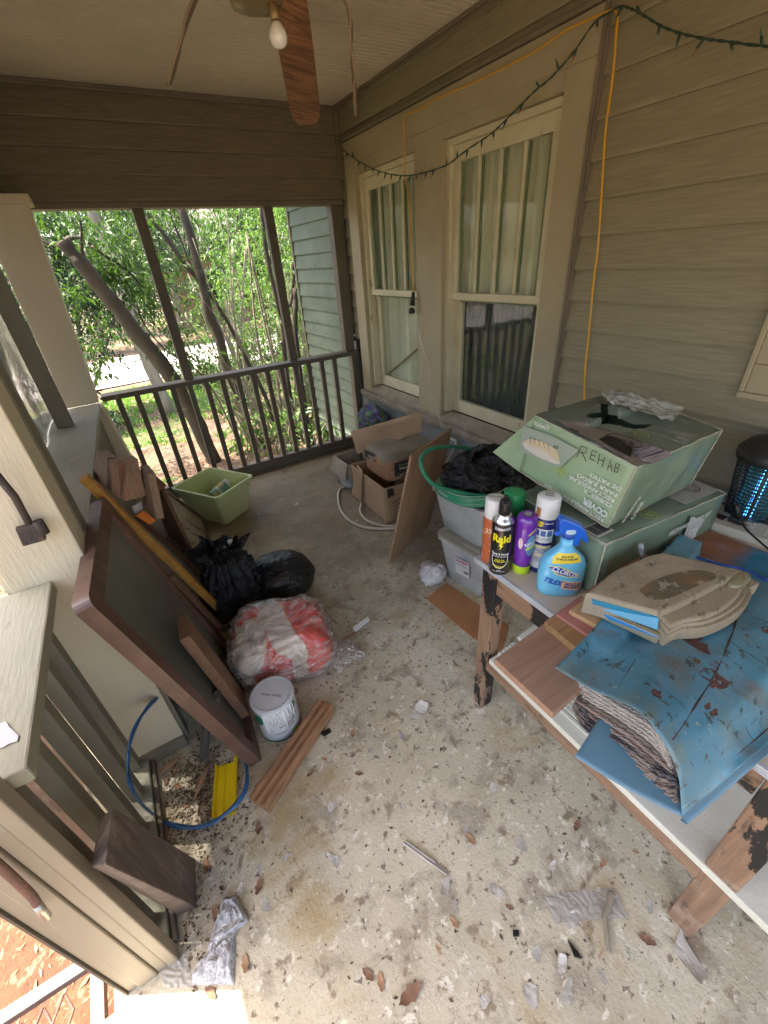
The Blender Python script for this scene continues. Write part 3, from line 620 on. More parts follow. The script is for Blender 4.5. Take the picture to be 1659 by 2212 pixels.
# jar inside the tub
jr = thing('wipes_jar', 'striped wipes canister lying inside the lime tub', 'canister', (.25, 3.12, .13), Matrix.Rotation(radians(20), 3, 'Z') @ Matrix.Rotation(radians(70), 3, 'Y'))
m_jar = pm('jar_label', (.16, .3, .34), (.5, .42, .12), 9, (1, 1, 1), .4, .1, lo=.45, hi=.55)
bm = B(); lathe(bm, [(.0425, 0), (.045, .005), (.045, .13), (.04, .135)], (0, 0, 0)); part('body', bm, m_jar, jr, world=False, smooth=False)
bm = B(); lathe(bm, [(.043, .1355), (.043, .155), (.034, .168), (.012, .17)], (0, 0, 0)); part('lid', bm, plain('jar_lid', (.66, .66, .64), .4), jr, world=False)
bm = wrap(text_bm('CLOROX', .030, .02, 'CENTER'), .0458, pi / 2 * 2.15, .05); part('lettering', bm, plain('letter_white', (.75, .75, .75), .5), jr, world=False)
solo('candy_box', box(B(), (-.035, -.02, 0), (.035, .02, .012), .001, M=Matrix.Translation(PZ(y3(355, 290))) @ Matrix.Rotation(.5, 4, 'Z')), pm('red_white_print', (.6, .05, .04), (.7, .65, .62), 30, rough=.5, lo=.5, hi=.52), 'small red and white carton on the floor beside the lime tub', 'carton')
# ---- black bags ----
m_bag = pm('black_bag_film', (.009, .010, .012), (.016, .017, .02), 8, rough=.17, bump=1.0, bscale=22, bst=(1, 1, 1), bdist=.03, spots=(((.05, .043, .03), 4, .66, .1),), dist=1.5)
def bagdisp(seed, amp, kn=5, radial=True):
    def f(d):
        a = math.atan2(d.y, d.x); up = max(0, d.z)
        wd = d + .35 * V((noise.noise(d * 2.5 + V((seed, 3, 1))), noise.noise(d * 2.5 + V((1, seed, 5))), noise.noise(d * 2.5 + V((8, 1, seed)))))
        v = amp * 1.0 * noise.noise(d * 1.9 + V((seed, 0, 0)))
        pl_ = 1 - abs(sin(a * kn + 2.2 * noise.noise(d * 1.5 + V((0, 0, seed))) + d.z * 1.5)); v += amp * .75 * (pl_ ** 2 - .3) * (.15 + up) * (1.2 if radial else .3)
        v += amp * .35 * (abs(noise.noise(wd * 3.1 + V((0, seed, 0)))) * -2 + .5) + amp * .28 * (.5 - 2 * abs(noise.noise(wd * 7.5 + V((0, seed, 9))))) + amp * .10 * (.5 - 2 * abs(noise.noise(wd * 17)))
        if radial and d.z > .72: v += ((d.z - .72) / .28) ** 1.4 * .42
        return v
    return f
def tuft(bm, c, r, h, seed, lean_=(0, 0)):
    """gathered neck and flared ears of a tied bag"""
    def f(u, v_):
        a = u * 2 * pi; rr_ = r * (.35 + .75 * abs(v_ - .25) ** .8 * (1 + .5 * noise.noise(V((cos(a) * 2, sin(a) * 2, seed))))) * (1 + .35 * sin(a * 7 + seed) * (.4 + v_) + .2 * sin(a * 13 + 2 * seed))
        hh = h * v_ * (1 + .5 * noise.noise(V((cos(a) * 1.3, sin(a) * 1.3, seed + 4))))
        return V(c) + V((rr_ * cos(a) + lean_[0] * v_, rr_ * sin(a) + lean_[1] * v_, hh))
    return grid(bm, 80, 14, f)
c1 = PZ((505, 1265), .15); 
bm = blob((.115, 1.90, .15), (.165, .17, .19), bagdisp(2.2, .17, 9), 6, flat=.0); tuft(bm, (.09, 1.91, .30), .075, .13, 1.5, (-.02, .02)); tuft(bm, (.14, 1.93, .29), .06, .12, 5.5, (.05, .03))
solo('black_trash_bag', bm, m_bag, 'tied shiny black trash bag slumped beside the wooden stick', 'trash bag', smooth=True)
bm = blob((.36, 1.90, .115), (.19, .17, .14), bagdisp(7.4, .07, 5, False), 6, flat=.0)
def drape(u, v_):
    x = .16 + .20 * u; return V((x + .03 * sin(v_ * 5) + .012 * noise.noise(V((u * 6, v_ * 7, 1))), 1.90 + .12 * (v_ - .5) - .05 * u + .03 * ridge((u * 5, v_ * 2, 4), 1), .315 - .07 * u - .15 * v_ * (.2 + u) + .02 * ridge((u * 9, v_ * 5, 1), 1)))
grid(bm, 40, 40, drape)
m_bag2 = pm('black_bag_dusty', (.012, .013, .014), (.02, .02, .021), 6, rough=.38, bump=.5, bscale=10, bdist=.012, spots=(((.075, .062, .042), 3, .55, .16),), dist=1)
solo('black_trash_bag', bm, m_bag2, 'dusty black bag with dull flat sides nearest the middle of the floor', 'trash bag', smooth=True)
solo('short_tube', lathe(B(), [(.013, 0), (.014, .045), (.012, .05)], (.17, 1.96, .37), 20), plain('cap_white', (.62, .60, .55), .5), 'little white plastic tube standing in the top of the black bag', 'tube', smooth=True)
# ---- clear bag with red contents ----
def cdisp(d):
    wd = d + .3 * V((noise.noise(d * 2.2), noise.noise(d * 2.2 + V((5, 0, 0))), noise.noise(d * 2.2 + V((0, 5, 0)))))
    v = .12 * noise.noise(d * 1.3 + V((4, 2, 1))) + .12 * (.4 - 2 * abs(noise.noise(V((wd.x * 1.6, wd.y * 4, wd.z * 4))))) + .05 * (.5 - 2 * abs(noise.noise(wd * 9)))
    sq = (abs(d.x) ** 4 + abs(d.y) ** 4 + abs(d.z) ** 4) ** -.25; return (sq - 1) * 1.05 + v
cb = thing('clear_bag', 'milky clear plastic bag stuffed with red and white things', 'plastic bag', (.21, 1.42, 0))
m_clear = film('clear_bag_film', (.78, .72, .66), .10, .14, (.98, .97, .96), 14, 1.0, c2=(.62, .57, .52), vary=(6, (.5, 1.6, 1.3), .42))
bm = blob((.215, 1.43, .14), (.225, .17, .15), cdisp, 6, M=Rz(-14), flat=.003)
def tail(u, v_):
    x = .33 + .15 * u + .05 * v_; y = 1.28 - .15 * v_ * (.5 + .5 * u) + .10 * u
    return V((x + .01 * noise.noise(V((u * 6, v_ * 6, 2))), y, .012 + .05 * (1 - v_) * (1 - u * .6) + .022 * ridge((u * 7 - v_ * 3, v_ * 2, 5), 1) + .012 * ridge((u * 13, v_ * 6, 8), 1)))
grid(bm, 50, 40, tail); part('film', bm, m_clear, cb, smooth=True)
m_red = pm('red_plastic', (.75, .05, .03), (.62, .04, .03), 6, rough=.35); m_wht = pm('white_contents', (.76, .66, .53), (.58, .50, .40), 6, rough=.6)
def inner(a, b):
    n = blob((.215, 1.43, .14), (.205, .155, .136), cdisp, 6, M=Rz(-14), flat=.006); fs_ = []
    for f in n.faces:
        c = f.calc_center_median(); s_ = (c.x - .215) / .2 + .10 * noise.noise(c * 6)
        red = s_ > .22 or (-.85 < s_ < -.05 and c.z < .27 - .3 * abs(s_ + .4)) or (s_ < -.3 and c.y > 1.5)
        if red != a: fs_.append(f)
    bmesh.ops.delete(n, geom=fs_, context='FACES'); return n
part('red_contents', inner(True, 0), m_red, cb, smooth=True); part('white_contents', inner(False, 0), m_wht, cb, smooth=True)
solo('white_strip', prism(B(), [PZ(q, .02) for q in ((762, 1356), (795, 1333), (799, 1341), (767, 1366))], (0, 0, .004)), plain('strip_white', (.72, .72, .7), .5), 'short white plastic strip poking out from the clear bag', 'strip')
solo('white_strip', prism(B(), [PZ(q, .008) for q in ((735, 1385), (768, 1362), (772, 1367), (740, 1391))], (0, 0, .004)), m_w_cut, 'splinter of wood on the floor beside the clear bag', 'splinter').name = 'wood_splinter'
# ---- paint can ----
pc = thing('paint_can', 'white paint can with drips down its green printed label', 'paint can', (.075, 1.145, 0), Rz(0) @ Matrix.Rotation(radians(0), 3, 'X'))
m_canw = pm('can_white', (.68, .68, .68), (.6, .6, .62), 7, rough=.4, bump=.08, spots=(((.3, .3, .3), 40, .70, .03),))
m_cang = plain('can_green', (.02, .17, .11), .45); m_lid = pm('can_lid_paint', (.58, .62, .68), (.64, .66, .7), 8, rough=.45, bump=.1, spots=(((.2, .22, .24), 40, .7, .03), ((.45, .46, .46), 9, .6, .05)))
RC, HC = .082, .192
bm = B(); lathe(bm, [(RC - .002, 0), (RC, .004), (RC, HC - .012), (RC + .003, HC - .008), (RC + .003, HC), (RC - .004, HC)], (0, 0, 0), 56); part('body', bm, m_canw, pc, world=False)
bm = B(); lathe(bm, [(.0775, HC - .001), (.0775, HC + .003), (.0745, HC + .003), (.0725, HC - .004), (.070, HC - .004), (.069, HC + .001), (.066, HC + .001), (.064, HC - .002), (.001, HC - .002)], (0, 0, 0), 56); part('lid', bm, m_lid, pc, world=False)
af = math.atan2(-1.145, -.075)
bm = B(); lathe(bm, [(RC + .0006, .002), (RC + .0006, .012)], (0, 0, 0), 56, cap=False)
part('green_band', bm, m_cang, pc, world=False)
for x0_, w_, z_ in ((-.085, .02, .14), (.055, .03, .15), (-.10, .03, .12)): part('green_blot', wrap(shape2d(ell(x0_, 0, w_, .022, 18)), RC + .0007, af, z_), m_cang, pc, world=False)
bm = wrap(text_bm('PAINT & PRIMER', .011, .02, 'CENTER'), RC + .001, af + .35, .085); join(bm, wrap(text_bm('IN ONE', .011, .02, 'CENTER'), RC + .001, af + .4, .068)); join(bm, wrap(text_bm('Interior', .013, .02, 'CENTER'), RC + .001, af + .75, .10)); join(bm, wrap(text_bm('EGGSHELL', .010, .02, 'CENTER'), RC + .001, af - .1, .05))
part('lettering', bm, plain('letter_dark', (.08, .07, .06), .6), pc, world=False)
bm = wrap(shape2d(rect(-.012, -.009, .012, .009)), RC + .001, af + .55, .03); part('green_square', bm, plain('can_lime', (.2, .5, .08), .5), pc, world=False)
random.seed(5); bm = B()
for k in range(16):
    a = af - .75 + k * .1 + random.uniform(-.03, .03); l = random.uniform(.04, .15); w_ = random.uniform(.0018, .0045); p_ = [V(((RC + .0012) * cos(a + random.uniform(-.01, .01)), (RC + .0012) * sin(a), HC - .012 - l * t)) for t in (0, .3, .6, 1)]
    tube(bm, p_, w_, 7)
part('drips', bm, plain('drip_white', (.74, .75, .76), .35), pc, world=False)
hp = [V(((RC + .006) * cos(af - 1.45 - .0 * k) , (RC + .006) * sin(af - 1.45), HC - .03)) for k in range(1)]
hd = spline([V(((RC + .005) * cos(a), (RC + .005) * sin(a), HC - .028 - .075 * s)) for a, s in ((af - 1.7, 0), (af - 1.75, .7), (af - 2.3, 1.2), (af - 3.1, 1.35), (af - 3.9, 1.2), (af - 4.45, .7), (af - 4.5, 0))], 6)
bm = tube(B(), hd, .0017, 6); part('handle', bm, m_wire, pc, world=False)
bm = text_bm('Alpine White', .016, .01, 'CENTER'); bm.transform(flatm((0, 0, HC + .0005), (-.75, .66, 0), (-.66, -.75, 0)));part('lid_writing', bm, plain('writing_grey', (.13, .13, .14), .6), pc, world=False)
# ---- wood offcut in front ----
m_w_front = pm('weathered_cedar', (.42, .22, .10), (.20, .10, .05), 2.4, (24, 3, 24), .7, .5, 10, (24, 3, 24), bdist=.005, spots=(((.55, .36, .2), 7, .6, .1, (4, 1, 4)), ((.1, .05, .03), 30, .69, .03)))
q0, q1_ = V((-.095, .880, .022)), V((.262, 1.095, .022)); dd_ = (q1_ - q0)
wt = thing('wood_offcut', 'short weathered cedar board lying on the floor by the paint can', 'board', q0, Matrix.Rotation(math.atan2(dd_.y, dd_.x) - pi / 2, 3, 'Z'))
bm = B(); L_ = dd_.length
def wtop(u, v_): return V((-.042 + .084 * u, L_ * v_, .020 + .0045 * sin(u * 17) * (1 - .3 * v_) - (.006 if u < .02 or u > .98 else 0)))
grid(bm, 40, 30, wtop)
box(bm, (-.0415, .001, -.022), (.0415, L_ - .001, .0145), .002); part('plank', bm, m_w_front, wt, world=False)
# ---- yellow plastic channel ----
m_yel = pm('yellow_plastic', (.86, .66, .012), (.78, .58, .01), 9, rough=.35, bump=.05, spots=(((.12, .1, .03), 30, .70, .03), ((.55, .42, .05), 6, .62, .08)))
yo = PZ(y5(738, 1075), .003); yt = PZ(y5(752, 765), .003); yd = yt - yo; Ly = yd.length
yc = thing('yellow_channel', 'bright yellow plastic channel with turned up edges lying on dead leaves', 'plastic channel', yo, Matrix.Rotation(math.atan2(yd.y, yd.x) - pi / 2, 3, 'Z'))
bm = B(); pr = [(-.040, .022), (-.036, .004), (-.034, .001), (-.012, .001), (-.008, .006), (-.004, .001), (.030, .001), (.033, .004), (.037, .018), (.0385, .018), (.0345, .002), (.031, -.001), (-.036, -.001), (-.0415, .022)]
prism(bm, [(x, 0, z) for x, z in pr], (0, Ly, 0)); hexa(bm, [(-.035, -.004, .0), (.033, -.004, .0), (.033, 0, .0), (-.035, 0, .0), (-.03, -.012, .016), (.03, -.012, .016), (.032, -.004, .016), (-.032, -.004, .016)], .001)
box(bm, (.022, Ly, .002), (.036, Ly + .02, .012), .003); part('channel', bm, m_yel, yc, world=False)
# ---- blue cable ring ----
m_cab = plain('blue_cable', (.035, .14, .33), .35)
cpx = [((372, 1502), -.262), ((335, 1515), -.30), ((290, 1572), -.355), ((275, 1640), -.385), ((288, 1710), -.383), ((330, 1762), .022), ((385, 1786), .016), ((445, 1780), .014), ((498, 1745), .035), ((530, 1700), .03), ((535, 1652), .016), ((520, 1610), .03), ((470, 1560), -.15), ((420, 1515), -.215)]
cc_ = thing('cable_loop', 'coiled blue cable loop standing between the railing and the yellow channel', 'cable', PZ((440, 1780)))
for k in range(3):
    random.seed(k); pts = [(PX((p[0] + random.uniform(-4, 4), p[1] + random.uniform(-4, 4)), z) if z < 0 else PZ((p[0] + random.uniform(-5, 5), p[1] + random.uniform(-4, 4)), z + .005 * k)) for p, z in cpx]
    bm = B(); sp_ = spline(pts + [pts[0]], 8)[:-1]; tube(bm, sp_, .0042, 8, closed=True); part('strand', bm, m_cab, cc_, smooth=True)
# ---- grey pipe and base boards near column ----
solo('grey_pipe', tube(B(), [PZ((440, 1640), .02), PZ((447, 1565), .10), PZ((470, 1500), .28)], .0165, 14), plain('pipe_grey', (.085, .08, .072), .6, bump=.2), 'short dark grey pipe leaning behind the big frame', 'pipe')
# ---- wood block leaning by the post ----
m_blk = pm('weathered_block', (.17, .125, .098), (.095, .07, .057), 2.2, (4, 30, 2.2), .8, .5, 10, (4, 30, 2.2), bdist=.004, spots=(((.05, .035, .03), 30, .66, .04, (1, 1, 1)), ((.28, .21, .16), 4, .62, .1)))
c8 = [V((-.388, .735, .0)), PZ(y7(1283, 1118)), PZ(y7(1278, 800)), V((-.372, .85, 0))]
tops = [PX(y7(595, 850), -.390), PX(y7(690, 840), -.345), PX(y7(735, 455), -.345), PX(y7(640, 560), -.390)]
bm = hexa(B(), c8 + tops, .004); solo('wood_block', bm, m_blk, 'thick weathered timber block leaning beside the grooved door post', 'timber block')
# ---- rods hanging ----
m_rust = pm('rusty_iron', (.12, .085, .07), (.07, .06, .055), 20, rough=.75, bump=.5, bscale=60, spots=(((.26, .15, .09), 14, .56, .1),), metal=.3)
hk = thing('iron_rod', 'rusty iron rod with a flat hammer shaped foot resting on the cream column', 'rod', PY(y6(195, 800), 1.28))
bm = tube(B(), [PY(y6(-60, 380), 1.24), PY(y6(90, 560), 1.26), PY(y6(185, 735), 1.268)], .0085, 12); part('rod', bm, m_rust, hk)
bm = B(); pts = [PY(y6(*q), 1.272) for q in ((98, 745), (250, 712), (292, 815), (148, 855))]; prism(bm, pts, (0, -.018, 0), .003); tube(bm, [PY(y6(232, 712), 1.262), PY(y6(280, 790), 1.262)], .012, 12); part('foot', bm, m_rust, hk)
rd = thing('grip_rod', 'rusty bent rod with a bare metal tip below the door post', 'rod', PY(y7(310, 1180), .60))
bm = tube(B(), spline([PY(y7(*q), .61) for q in ((-80, 780), (60, 900), (150, 985), (215, 1050), (245, 1100))], 5), .0075, 10); part('rod', bm, pm('rod_red_rust', (.2, .09, .06), (.12, .07, .055), 14, rough=.7, bump=.5), rd, smooth=True)
bm = tube(B(), [PY(y7(*q), .61) for q in ((240, 1092), (308, 1180))], .0078, 12); part('tip', bm, plain('zinc', (.5, .48, .42), .4, .8), rd, smooth=True)
# ================= right side: table and what is on it =================
TZ = .73
m_lam = pm('laminate_top', (.60, .49, .39), (.50, .41, .32), 3, (1, 1, 1), .45, .05, 60, spots=(((.26, .2, .14), 8, .62, .08), ((.3, .24, .17), 40, .70, .03), ((.2, .15, .1), 2.3, .68, .06)))
m_edge = pm('table_edging', (.50, .52, .54), (.36, .38, .4), 12, (1, 1, 1), .4, .2, 60, spots=(((.18, .15, .12), 22, .62, .05),))
def chip(name, ax, thr, sc_=11):
    st = [1, 1, 1]; st[ax] = .42; g_ = [24, 24, 24]; g_[ax] = 2
    return pm(name, (.34, .205, .125), (.20, .12, .075), 2, tuple(g_), .55, .5, 9, tuple(g_), spots=(((.42, .33, .25), 5, .57, .10), ((.13, .08, .055), 16, .60, .04, tuple(st)), ((.012, .012, .013), sc_, thr, .008, tuple(st))), bdist=.004)
m_chipL = chip('chipped_black_leg', 2, .53, 9); m_chipA = chip('chipped_black_apron', 1, .49, 11); m_chipX = chip('chipped_stretcher', 1, .62)
tbl = thing('work_table', 'old table with chipped black paint on its legs and apron', 'table', (1.25, .37, 0))
bm = B(); box(bm, (.812, -.10, TZ - .020), (1.80, .818, TZ), .002); part('tabletop', bm, m_lam, tbl)
bm = B()
for a, b in ((-.0205, -.0145), (-.0135, -.0075), (-.0065, .0005)): box(bm, (.800, -.101, TZ + a), (.8115, .83, TZ + b), .0015); box(bm, (.812, .8185, TZ + a), (1.80, .830, TZ + b), .0015)
part('edging', bm, m_edge, tbl)
def leg(x0, y0, x1, y1_, w0, w1, lab=None):
    bm = B(); hexa(bm, [(x1, y1_, 0), (x1 + w1, y1_, 0), (x1 + w1, y1_ + w1, 0), (x1, y1_ + w1, 0), (x0, y0, TZ - .021), (x0 + w0, y0, TZ - .021), (x0 + w0, y0 + w0, TZ - .021), (x0, y0 + w0, TZ - .021)], .004)
    part('leg', bm, m_chipL, tbl, label=lab)
leg(.817, .742, .800, .735, .062, .052); leg(.817, -.075, .800, -.075, .075, .062); leg(1.70, .742, 1.71, .742, .06, .05); leg(1.70, -.075, 1.71, -.075, .06, .05)
bm = B(); box(bm, (.824, .0015, TZ - .115), (.846, .741, TZ - .0215), .002); part('apron', bm, m_chipA, tbl)
bm = B(); box(bm, (1.725, .0, TZ - .115), (1.745, .741, TZ - .0215), .002); part('apron', bm, m_chipA, tbl)
bm = B(); box(bm, (.88, .765, TZ - .115), (1.699, .785, TZ - .0215), .002); part('apron', bm, m_chipA, tbl)
bm = B(); box(bm, (.802, -.012, .245), (.840, .736, .292), .003); part('stretcher', bm, m_chipX, tbl)
bm = B(); box(bm, (1.715, -.012, .245), (1.74, .741, .292), .003); part('stretcher', bm, m_chipX, tbl)
m_wpan = pm('white_panel_paint', (.70, .69, .60), (.60, .58, .47), 3, (1, 1, 1), .5, .2, 40, spots=(((.34, .28, .18), 5, .62, .12), ((.3, .25, .17), 50, .66, .03)))
wp_ = thing('old_door', 'dirty white panelled door lying on the stretchers under the table', 'door', (1.2, .33, .293))
bm = B(); box(bm, (.803, -.165, .2925), (1.70, .723, .318), .003); part('slab', bm, m_wpan, wp_)
bm = B()
for k in range(5): box(bm, (.845 + .017 * k, .21, .3185), (.858 + .017 * k, .722, .326 + .002 * k), .002)
part('moulding', bm, m_wpan, wp_)
solo('white_board', oblong(V((.94, .72, .34)), V((0, -1, 0)), .62, .20, V((1, 0, .1)).normalized(), V((0, 0, 1)), .016), m_wpan, 'short white board stacked on the white door under the table', 'board')
# ---- cans ----
def can(name, label, c, r, h, bodym, prof=None, cat='spray can', tint=None):
    t = thing(name, label, cat, (c[0], c[1], TZ), Rz(math.degrees(math.atan2(-c[1], -c[0]))))   # local +X faces the viewer
    return t
def lt(t, body, size, z, r, mat, dx=0, bold=.02, sx=1, name='lettering', align='CENTER', tilt=0, rz=None, lsp=1):
    bm = text_bm(body, size, bold, align, sx, lsp=lsp)
    if tilt: bm.transform(Matrix.Rotation(radians(tilt), 4, 'Z'))
    for v in bm.verts: v.co.x += dx
    return part(name, wrap(bm, r, 0, z, rz=rz), mat, t, world=False)
m_cw = plain('cap_white_gloss', (.72, .72, .7), .35); m_blk = plain('gloss_black', (.012, .012, .013), .22, coat=.5); m_bkp = plain('black_plastic', (.014, .014, .014), .45)
m_steel = plain('can_steel', (.62, .62, .62), .22, 1.0); m_yl = plain('label_yellow', (.88, .75, .02), .4); m_wt = plain('label_white', (.78, .78, .78), .45); m_ink2 = plain('label_ink', (.03, .03, .035), .6)
m_navy = plain('navy_gloss', (.012, .018, .17), .25, coat=.4); m_pink = plain('label_pink', (.75, .55, .58), .4)
# rust-coloured can, white cap
m_rustcan = pm('autumn_camo_print', (.55, .14, .05), (.42, .10, .04), 6, rough=.3, bump=.02, spots=(((.16, .10, .06), 18, .52, .04), ((.62, .5, .38), 30, .60, .03)))
t = can('spray_can', 'orange brown printed spray can with a white writing marked cap at the table corner', (.836, .790), .033, .23, None)
bm = B(); lathe(bm, [(.031, 0), (.0325, .003), (.0325, .165), (.031, .172), (.0290, .174)]); part('body', bm, m_rustcan, t, world=False)
bm = B(); lathe(bm, [(.0312, .1745), (.0316, .177), (.0306, .236), (.027, .240), (.012, .2402)]); part('cap', bm, m_cw, t, world=False)
lt(t, '23', .022, .125, .0328, plain('label_cream', (.75, .66, .45), .5), dx=-.014, bold=.03)
lt(t, 'CAUTION\nWARNING\nFLAMMABLE\nKEEP AWAY', .0055, .15, .0328, m_cw, dx=.012, lsp=1.1)
bm = text_bm('Camouflage', .0105, .01, 'CENTER'); bm.transform(flatm((0, 0, .2415), (0, 1, 0), (-1, 0, 0))); part('cap_writing', bm, m_ink2, t, world=False)
# black can
t = can('spray_can', 'tall black insect spray can with yellow lettering and black nozzle', (.822, .738), .033, .262, None)
bm = B(); lathe(bm, [(.0315, 0), (.033, .003), (.033, .185), (.0322, .189)]); part('body', bm, m_blk, t, world=False)
bm = B(); lathe(bm, [(.0335, .1892), (.0338, .192), (.0325, .195), (.028, .203), (.0215, .210), (.021, .216), (.018, .2165)]); part('shoulder', bm, m_steel, t, world=False)
bm = B(); lathe(bm, [(.0175, .217), (.0172, .250), (.0145, .258), (.010, .262)], seg=24); box(bm, (.006, -.007, .232), (.022, .007, .258), .003); box(bm, (-.020, -.006, .236), (-.01, .006, .266), .003); part('nozzle', bm, m_bkp, t, world=False)
lt(t, 'Raid', .037, .128, .0333, m_yl, bold=.035, sx=.92)
part('lightning_mark', wrap(shape2d([(-.004, .127), (.006, .127), (.002, .117), (.007, .117), (-.004, .100), (-.001, .112), (-.006, .112)]), .0334, 0, 0), m_yl, t, world=False)
def arc(r0, r1, a0, a1, cx_, cy_, n=26, sy=1):
    o = [(cx_ + r1 * cos(a0 + (a1 - a0) * k / n), cy_ + sy * r1 * sin(a0 + (a1 - a0) * k / n)) for k in range(n + 1)]
    return o + [(cx_ + r0 * cos(a0 + (a1 - a0) * k / n), cy_ + sy * r0 * sin(a0 + (a1 - a0) * k / n)) for k in range(n, -1, -1)]
part('swirl', wrap(shape2d(arc(.0245, .0268, radians(150), radians(395), 0, .064, sy=1.35)), .0333, 0, 0), m_wt, t, world=False)
part('top_band', wrap(shape2d([(-.025, .168), (.025, .172), (.026, .183), (0, .178), (-.025, .182)]), .0333, 0, 0), plain('label_silver', (.5, .5, .55), .3, .4), t, world=False)
lt(t, 'Wasp & Hornet', .0108, .080, .0334, m_wt, bold=.02, sx=.82); lt(t, 'KILLS ON CONTACT', .0052, .072, .0334, m_wt, sx=.9)
lt(t, 'KILLS THE\nENTIRE NEST', .0068, .058, .0334, m_yl, sx=.9, lsp=.9); lt(t, 'SPRAYS UP TO\n20 FEET', .0062, .034, .0334, m_yl, dx=-.003, lsp=.9); lt(t, 'DANGER\nKeep out of reach of children', .0042, .018, .0334, m_wt, sx=.8)
# purple bottle, upside down on its lime cap
m_pur = pm('purple_bottle', (.17, .03, .40), (.12, .02, .30), 8, (1, 1, .4), .18, .35, 16, (3, 3, .7), coat=.6, bdist=.004)
t = can('cleaner_bottle', 'glossy purple cleaner bottle standing upside down on a lime green cap', (.876, .695), .031, .213, None, cat='bottle')
prf = [(.0278, .031), (.0285, .05), (.031, .11), (.0325, .165), (.0325, .190), (.029, .204), (.022, .2115), (.014, .213), (.012, .208)]
bm = B(); lathe(bm, prf); part('body', bm, m_pur, t, world=False)
bm = B(); lathe(bm, [(.026, 0), (.0275, .003), (.0275, .026), (.0265, .030), (.024, .0305)]); part('cap', bm, plain('cap_lime', (.50, .70, .03), .4), t, world=False)
bm = B(); lathe(bm, [(.010, .2085), (.011, .2135), (.0095, .2135), (.004, .209)], seg=24); part('base_ring', bm, plain('dusty_ring', (.35, .32, .36), .5), t, world=False)
def pr_(z):
    for (r0, z0), (r1, z1) in zip(prf, prf[1:]):
        if z0 <= z <= z1: return r0 + (r1 - r0) * (z - z0) / (z1 - z0) - .031
    return 0
part('oval_mark', wrap(shape2d(ell(-.011, .122, .007, .020)), .0315, 0, 0, rz=pr_), m_pink, t, world=False)
part('oval_label', wrap(shape2d(ell(.022, .115, .015, .040)), .0313, 0, 0, rz=pr_), plain('label_teal', (.12, .30, .50), .3), t, world=False)
lt(t, 'KABOOM', .014, .122, .0318, m_wt, dx=.026, bold=.03, sx=.8, tilt=20, rz=pr_); lt(t, 'FOAM', .009, .112, .0318, m_wt, dx=.024, tilt=20, rz=pr_)
part('lime_stripe', wrap(shape2d([(.006, .098), (.034, .108), (.034, .117), (.006, .107)]), .0317, 0, 0, rz=pr_), plain('stripe_lime', (.45, .72, .1), .4), t, world=False)
part('yellow_stripe', wrap(shape2d([(.008, .152), (.030, .172), (.030, .178), (.010, .158)]), .0317, 0, 0, rz=pr_), m_yl, t, world=False)
# green capped can behind
t = can('spray_can', 'spray can with a wide green cap half hidden behind the purple bottle', (.930, .800), .034, .225, None)
bm = B(); lathe(bm, [(.031, 0), (.0325, .003), (.0325, .135), (.031, .140)]); part('body', bm, plain('can_grey_green', (.1, .2, .14), .35), t, world=False)
bm = B(); lathe(bm, [(.0335, .1405), (.0345, .144), (.0335, .222), (.031, .226), (.01, .2265)]); part('cap', bm, pm('cap_green', (.015, .30, .10), (.012, .24, .08), 8, rough=.35, bump=.05, spots=(((.35, .36, .25), 70, .68, .03),)), t, world=False)
# blue lubricant can
t = can('spray_can', 'tall navy blue lubricant can with a white marked cap behind the spray bottle', (.930, .672), .033, .27, None)
bm = B(); lathe(bm, [(.0315, 0), (.033, .003), (.033, .195), (.0315, .2)]); part('body', bm, m_navy, t, world=False)
bm = B(); lathe(bm, [(.0335, .2005), (.034, .203), (.0335, .262), (.030, .267), (.01, .2675)]); part('cap', bm, m_cw, t, world=False)
part('cap_patch', wrap(shape2d(rect(-.034, .207, -.018, .236)), .0343, 0, 0), plain('patch_brown', (.35, .14, .04), .6), t, world=False)
bm = text_bm('Oil\nCan', .016, .01, 'CENTER', lsp=.8); bm.transform(flatm((-.004, 0, .2685), (0, 1, 0), (-1, 0, 0))); part('cap_writing', bm, m_ink2, t, world=False)
part('shield_logo', wrap(shape2d([(-.024, .192), (-.004, .192), (-.004, .180), (-.014, .172), (-.024, .180)]), .0333, 0, 0), m_yl, t, world=False)
lt(t, 'WD-40', .0075, .1815, .0335, m_navy, dx=-.014, bold=.03); lt(t, 'Industrial', .007, .186, .0333, m_wt, dx=.012)
part('label_panel', wrap(shape2d(rect(-.028, .118, .030, .166)), .0333, 0, 0), m_wt, t, world=False); part('label_panel', wrap(shape2d(rect(-.028, .02, .030, .108)), .0333, 0, 0), plain('label_pale', (.62, .66, .72), .5), t, world=False)
for k, x in enumerate((-.020, -.001, .018)):
    bm = wrap(shape2d(rr(.015, .020, .002, x - .0075, .142)), .0336, 0, 0); part('picture_square', bm, plain('picture_blue_%d' % k, (.05, .1 + .04 * k, .4), .4), t, world=False)
lt(t, 'Stops Squeaks   Removes    Frees Sticky\nDrives Moisture Protects   Mechanisms', .0033, .134, .0336, m_navy, sx=.95, lsp=1.2)
part('yellow_line', wrap(shape2d(rect(-.026, .100, .028, .104)), .0336, 0, 0), m_yl, t, world=False); part('yellow_line', wrap(shape2d(rect(-.026, .070, .028, .073)), .0336, 0, 0), m_yl, t, world=False)
lt(t, 'CLEANS TOOLS AND EQUIPMENT\nKEEPS METAL FROM RUSTING\nLOOSENS STUCK PARTS\nPENETRATES\nDISPLACES WATER', .0042, .094, .0336, m_navy, sx=.85, lsp=1.0); lt(t, 'DANGER: FLAMMABLE\nHARMFUL OR FATAL\nIF SWALLOWED\nCONTENTS UNDER PRESSURE\nNET WT 11 OZ', .0042, .062, .0336, m_ink2, sx=.85, lsp=1.0)
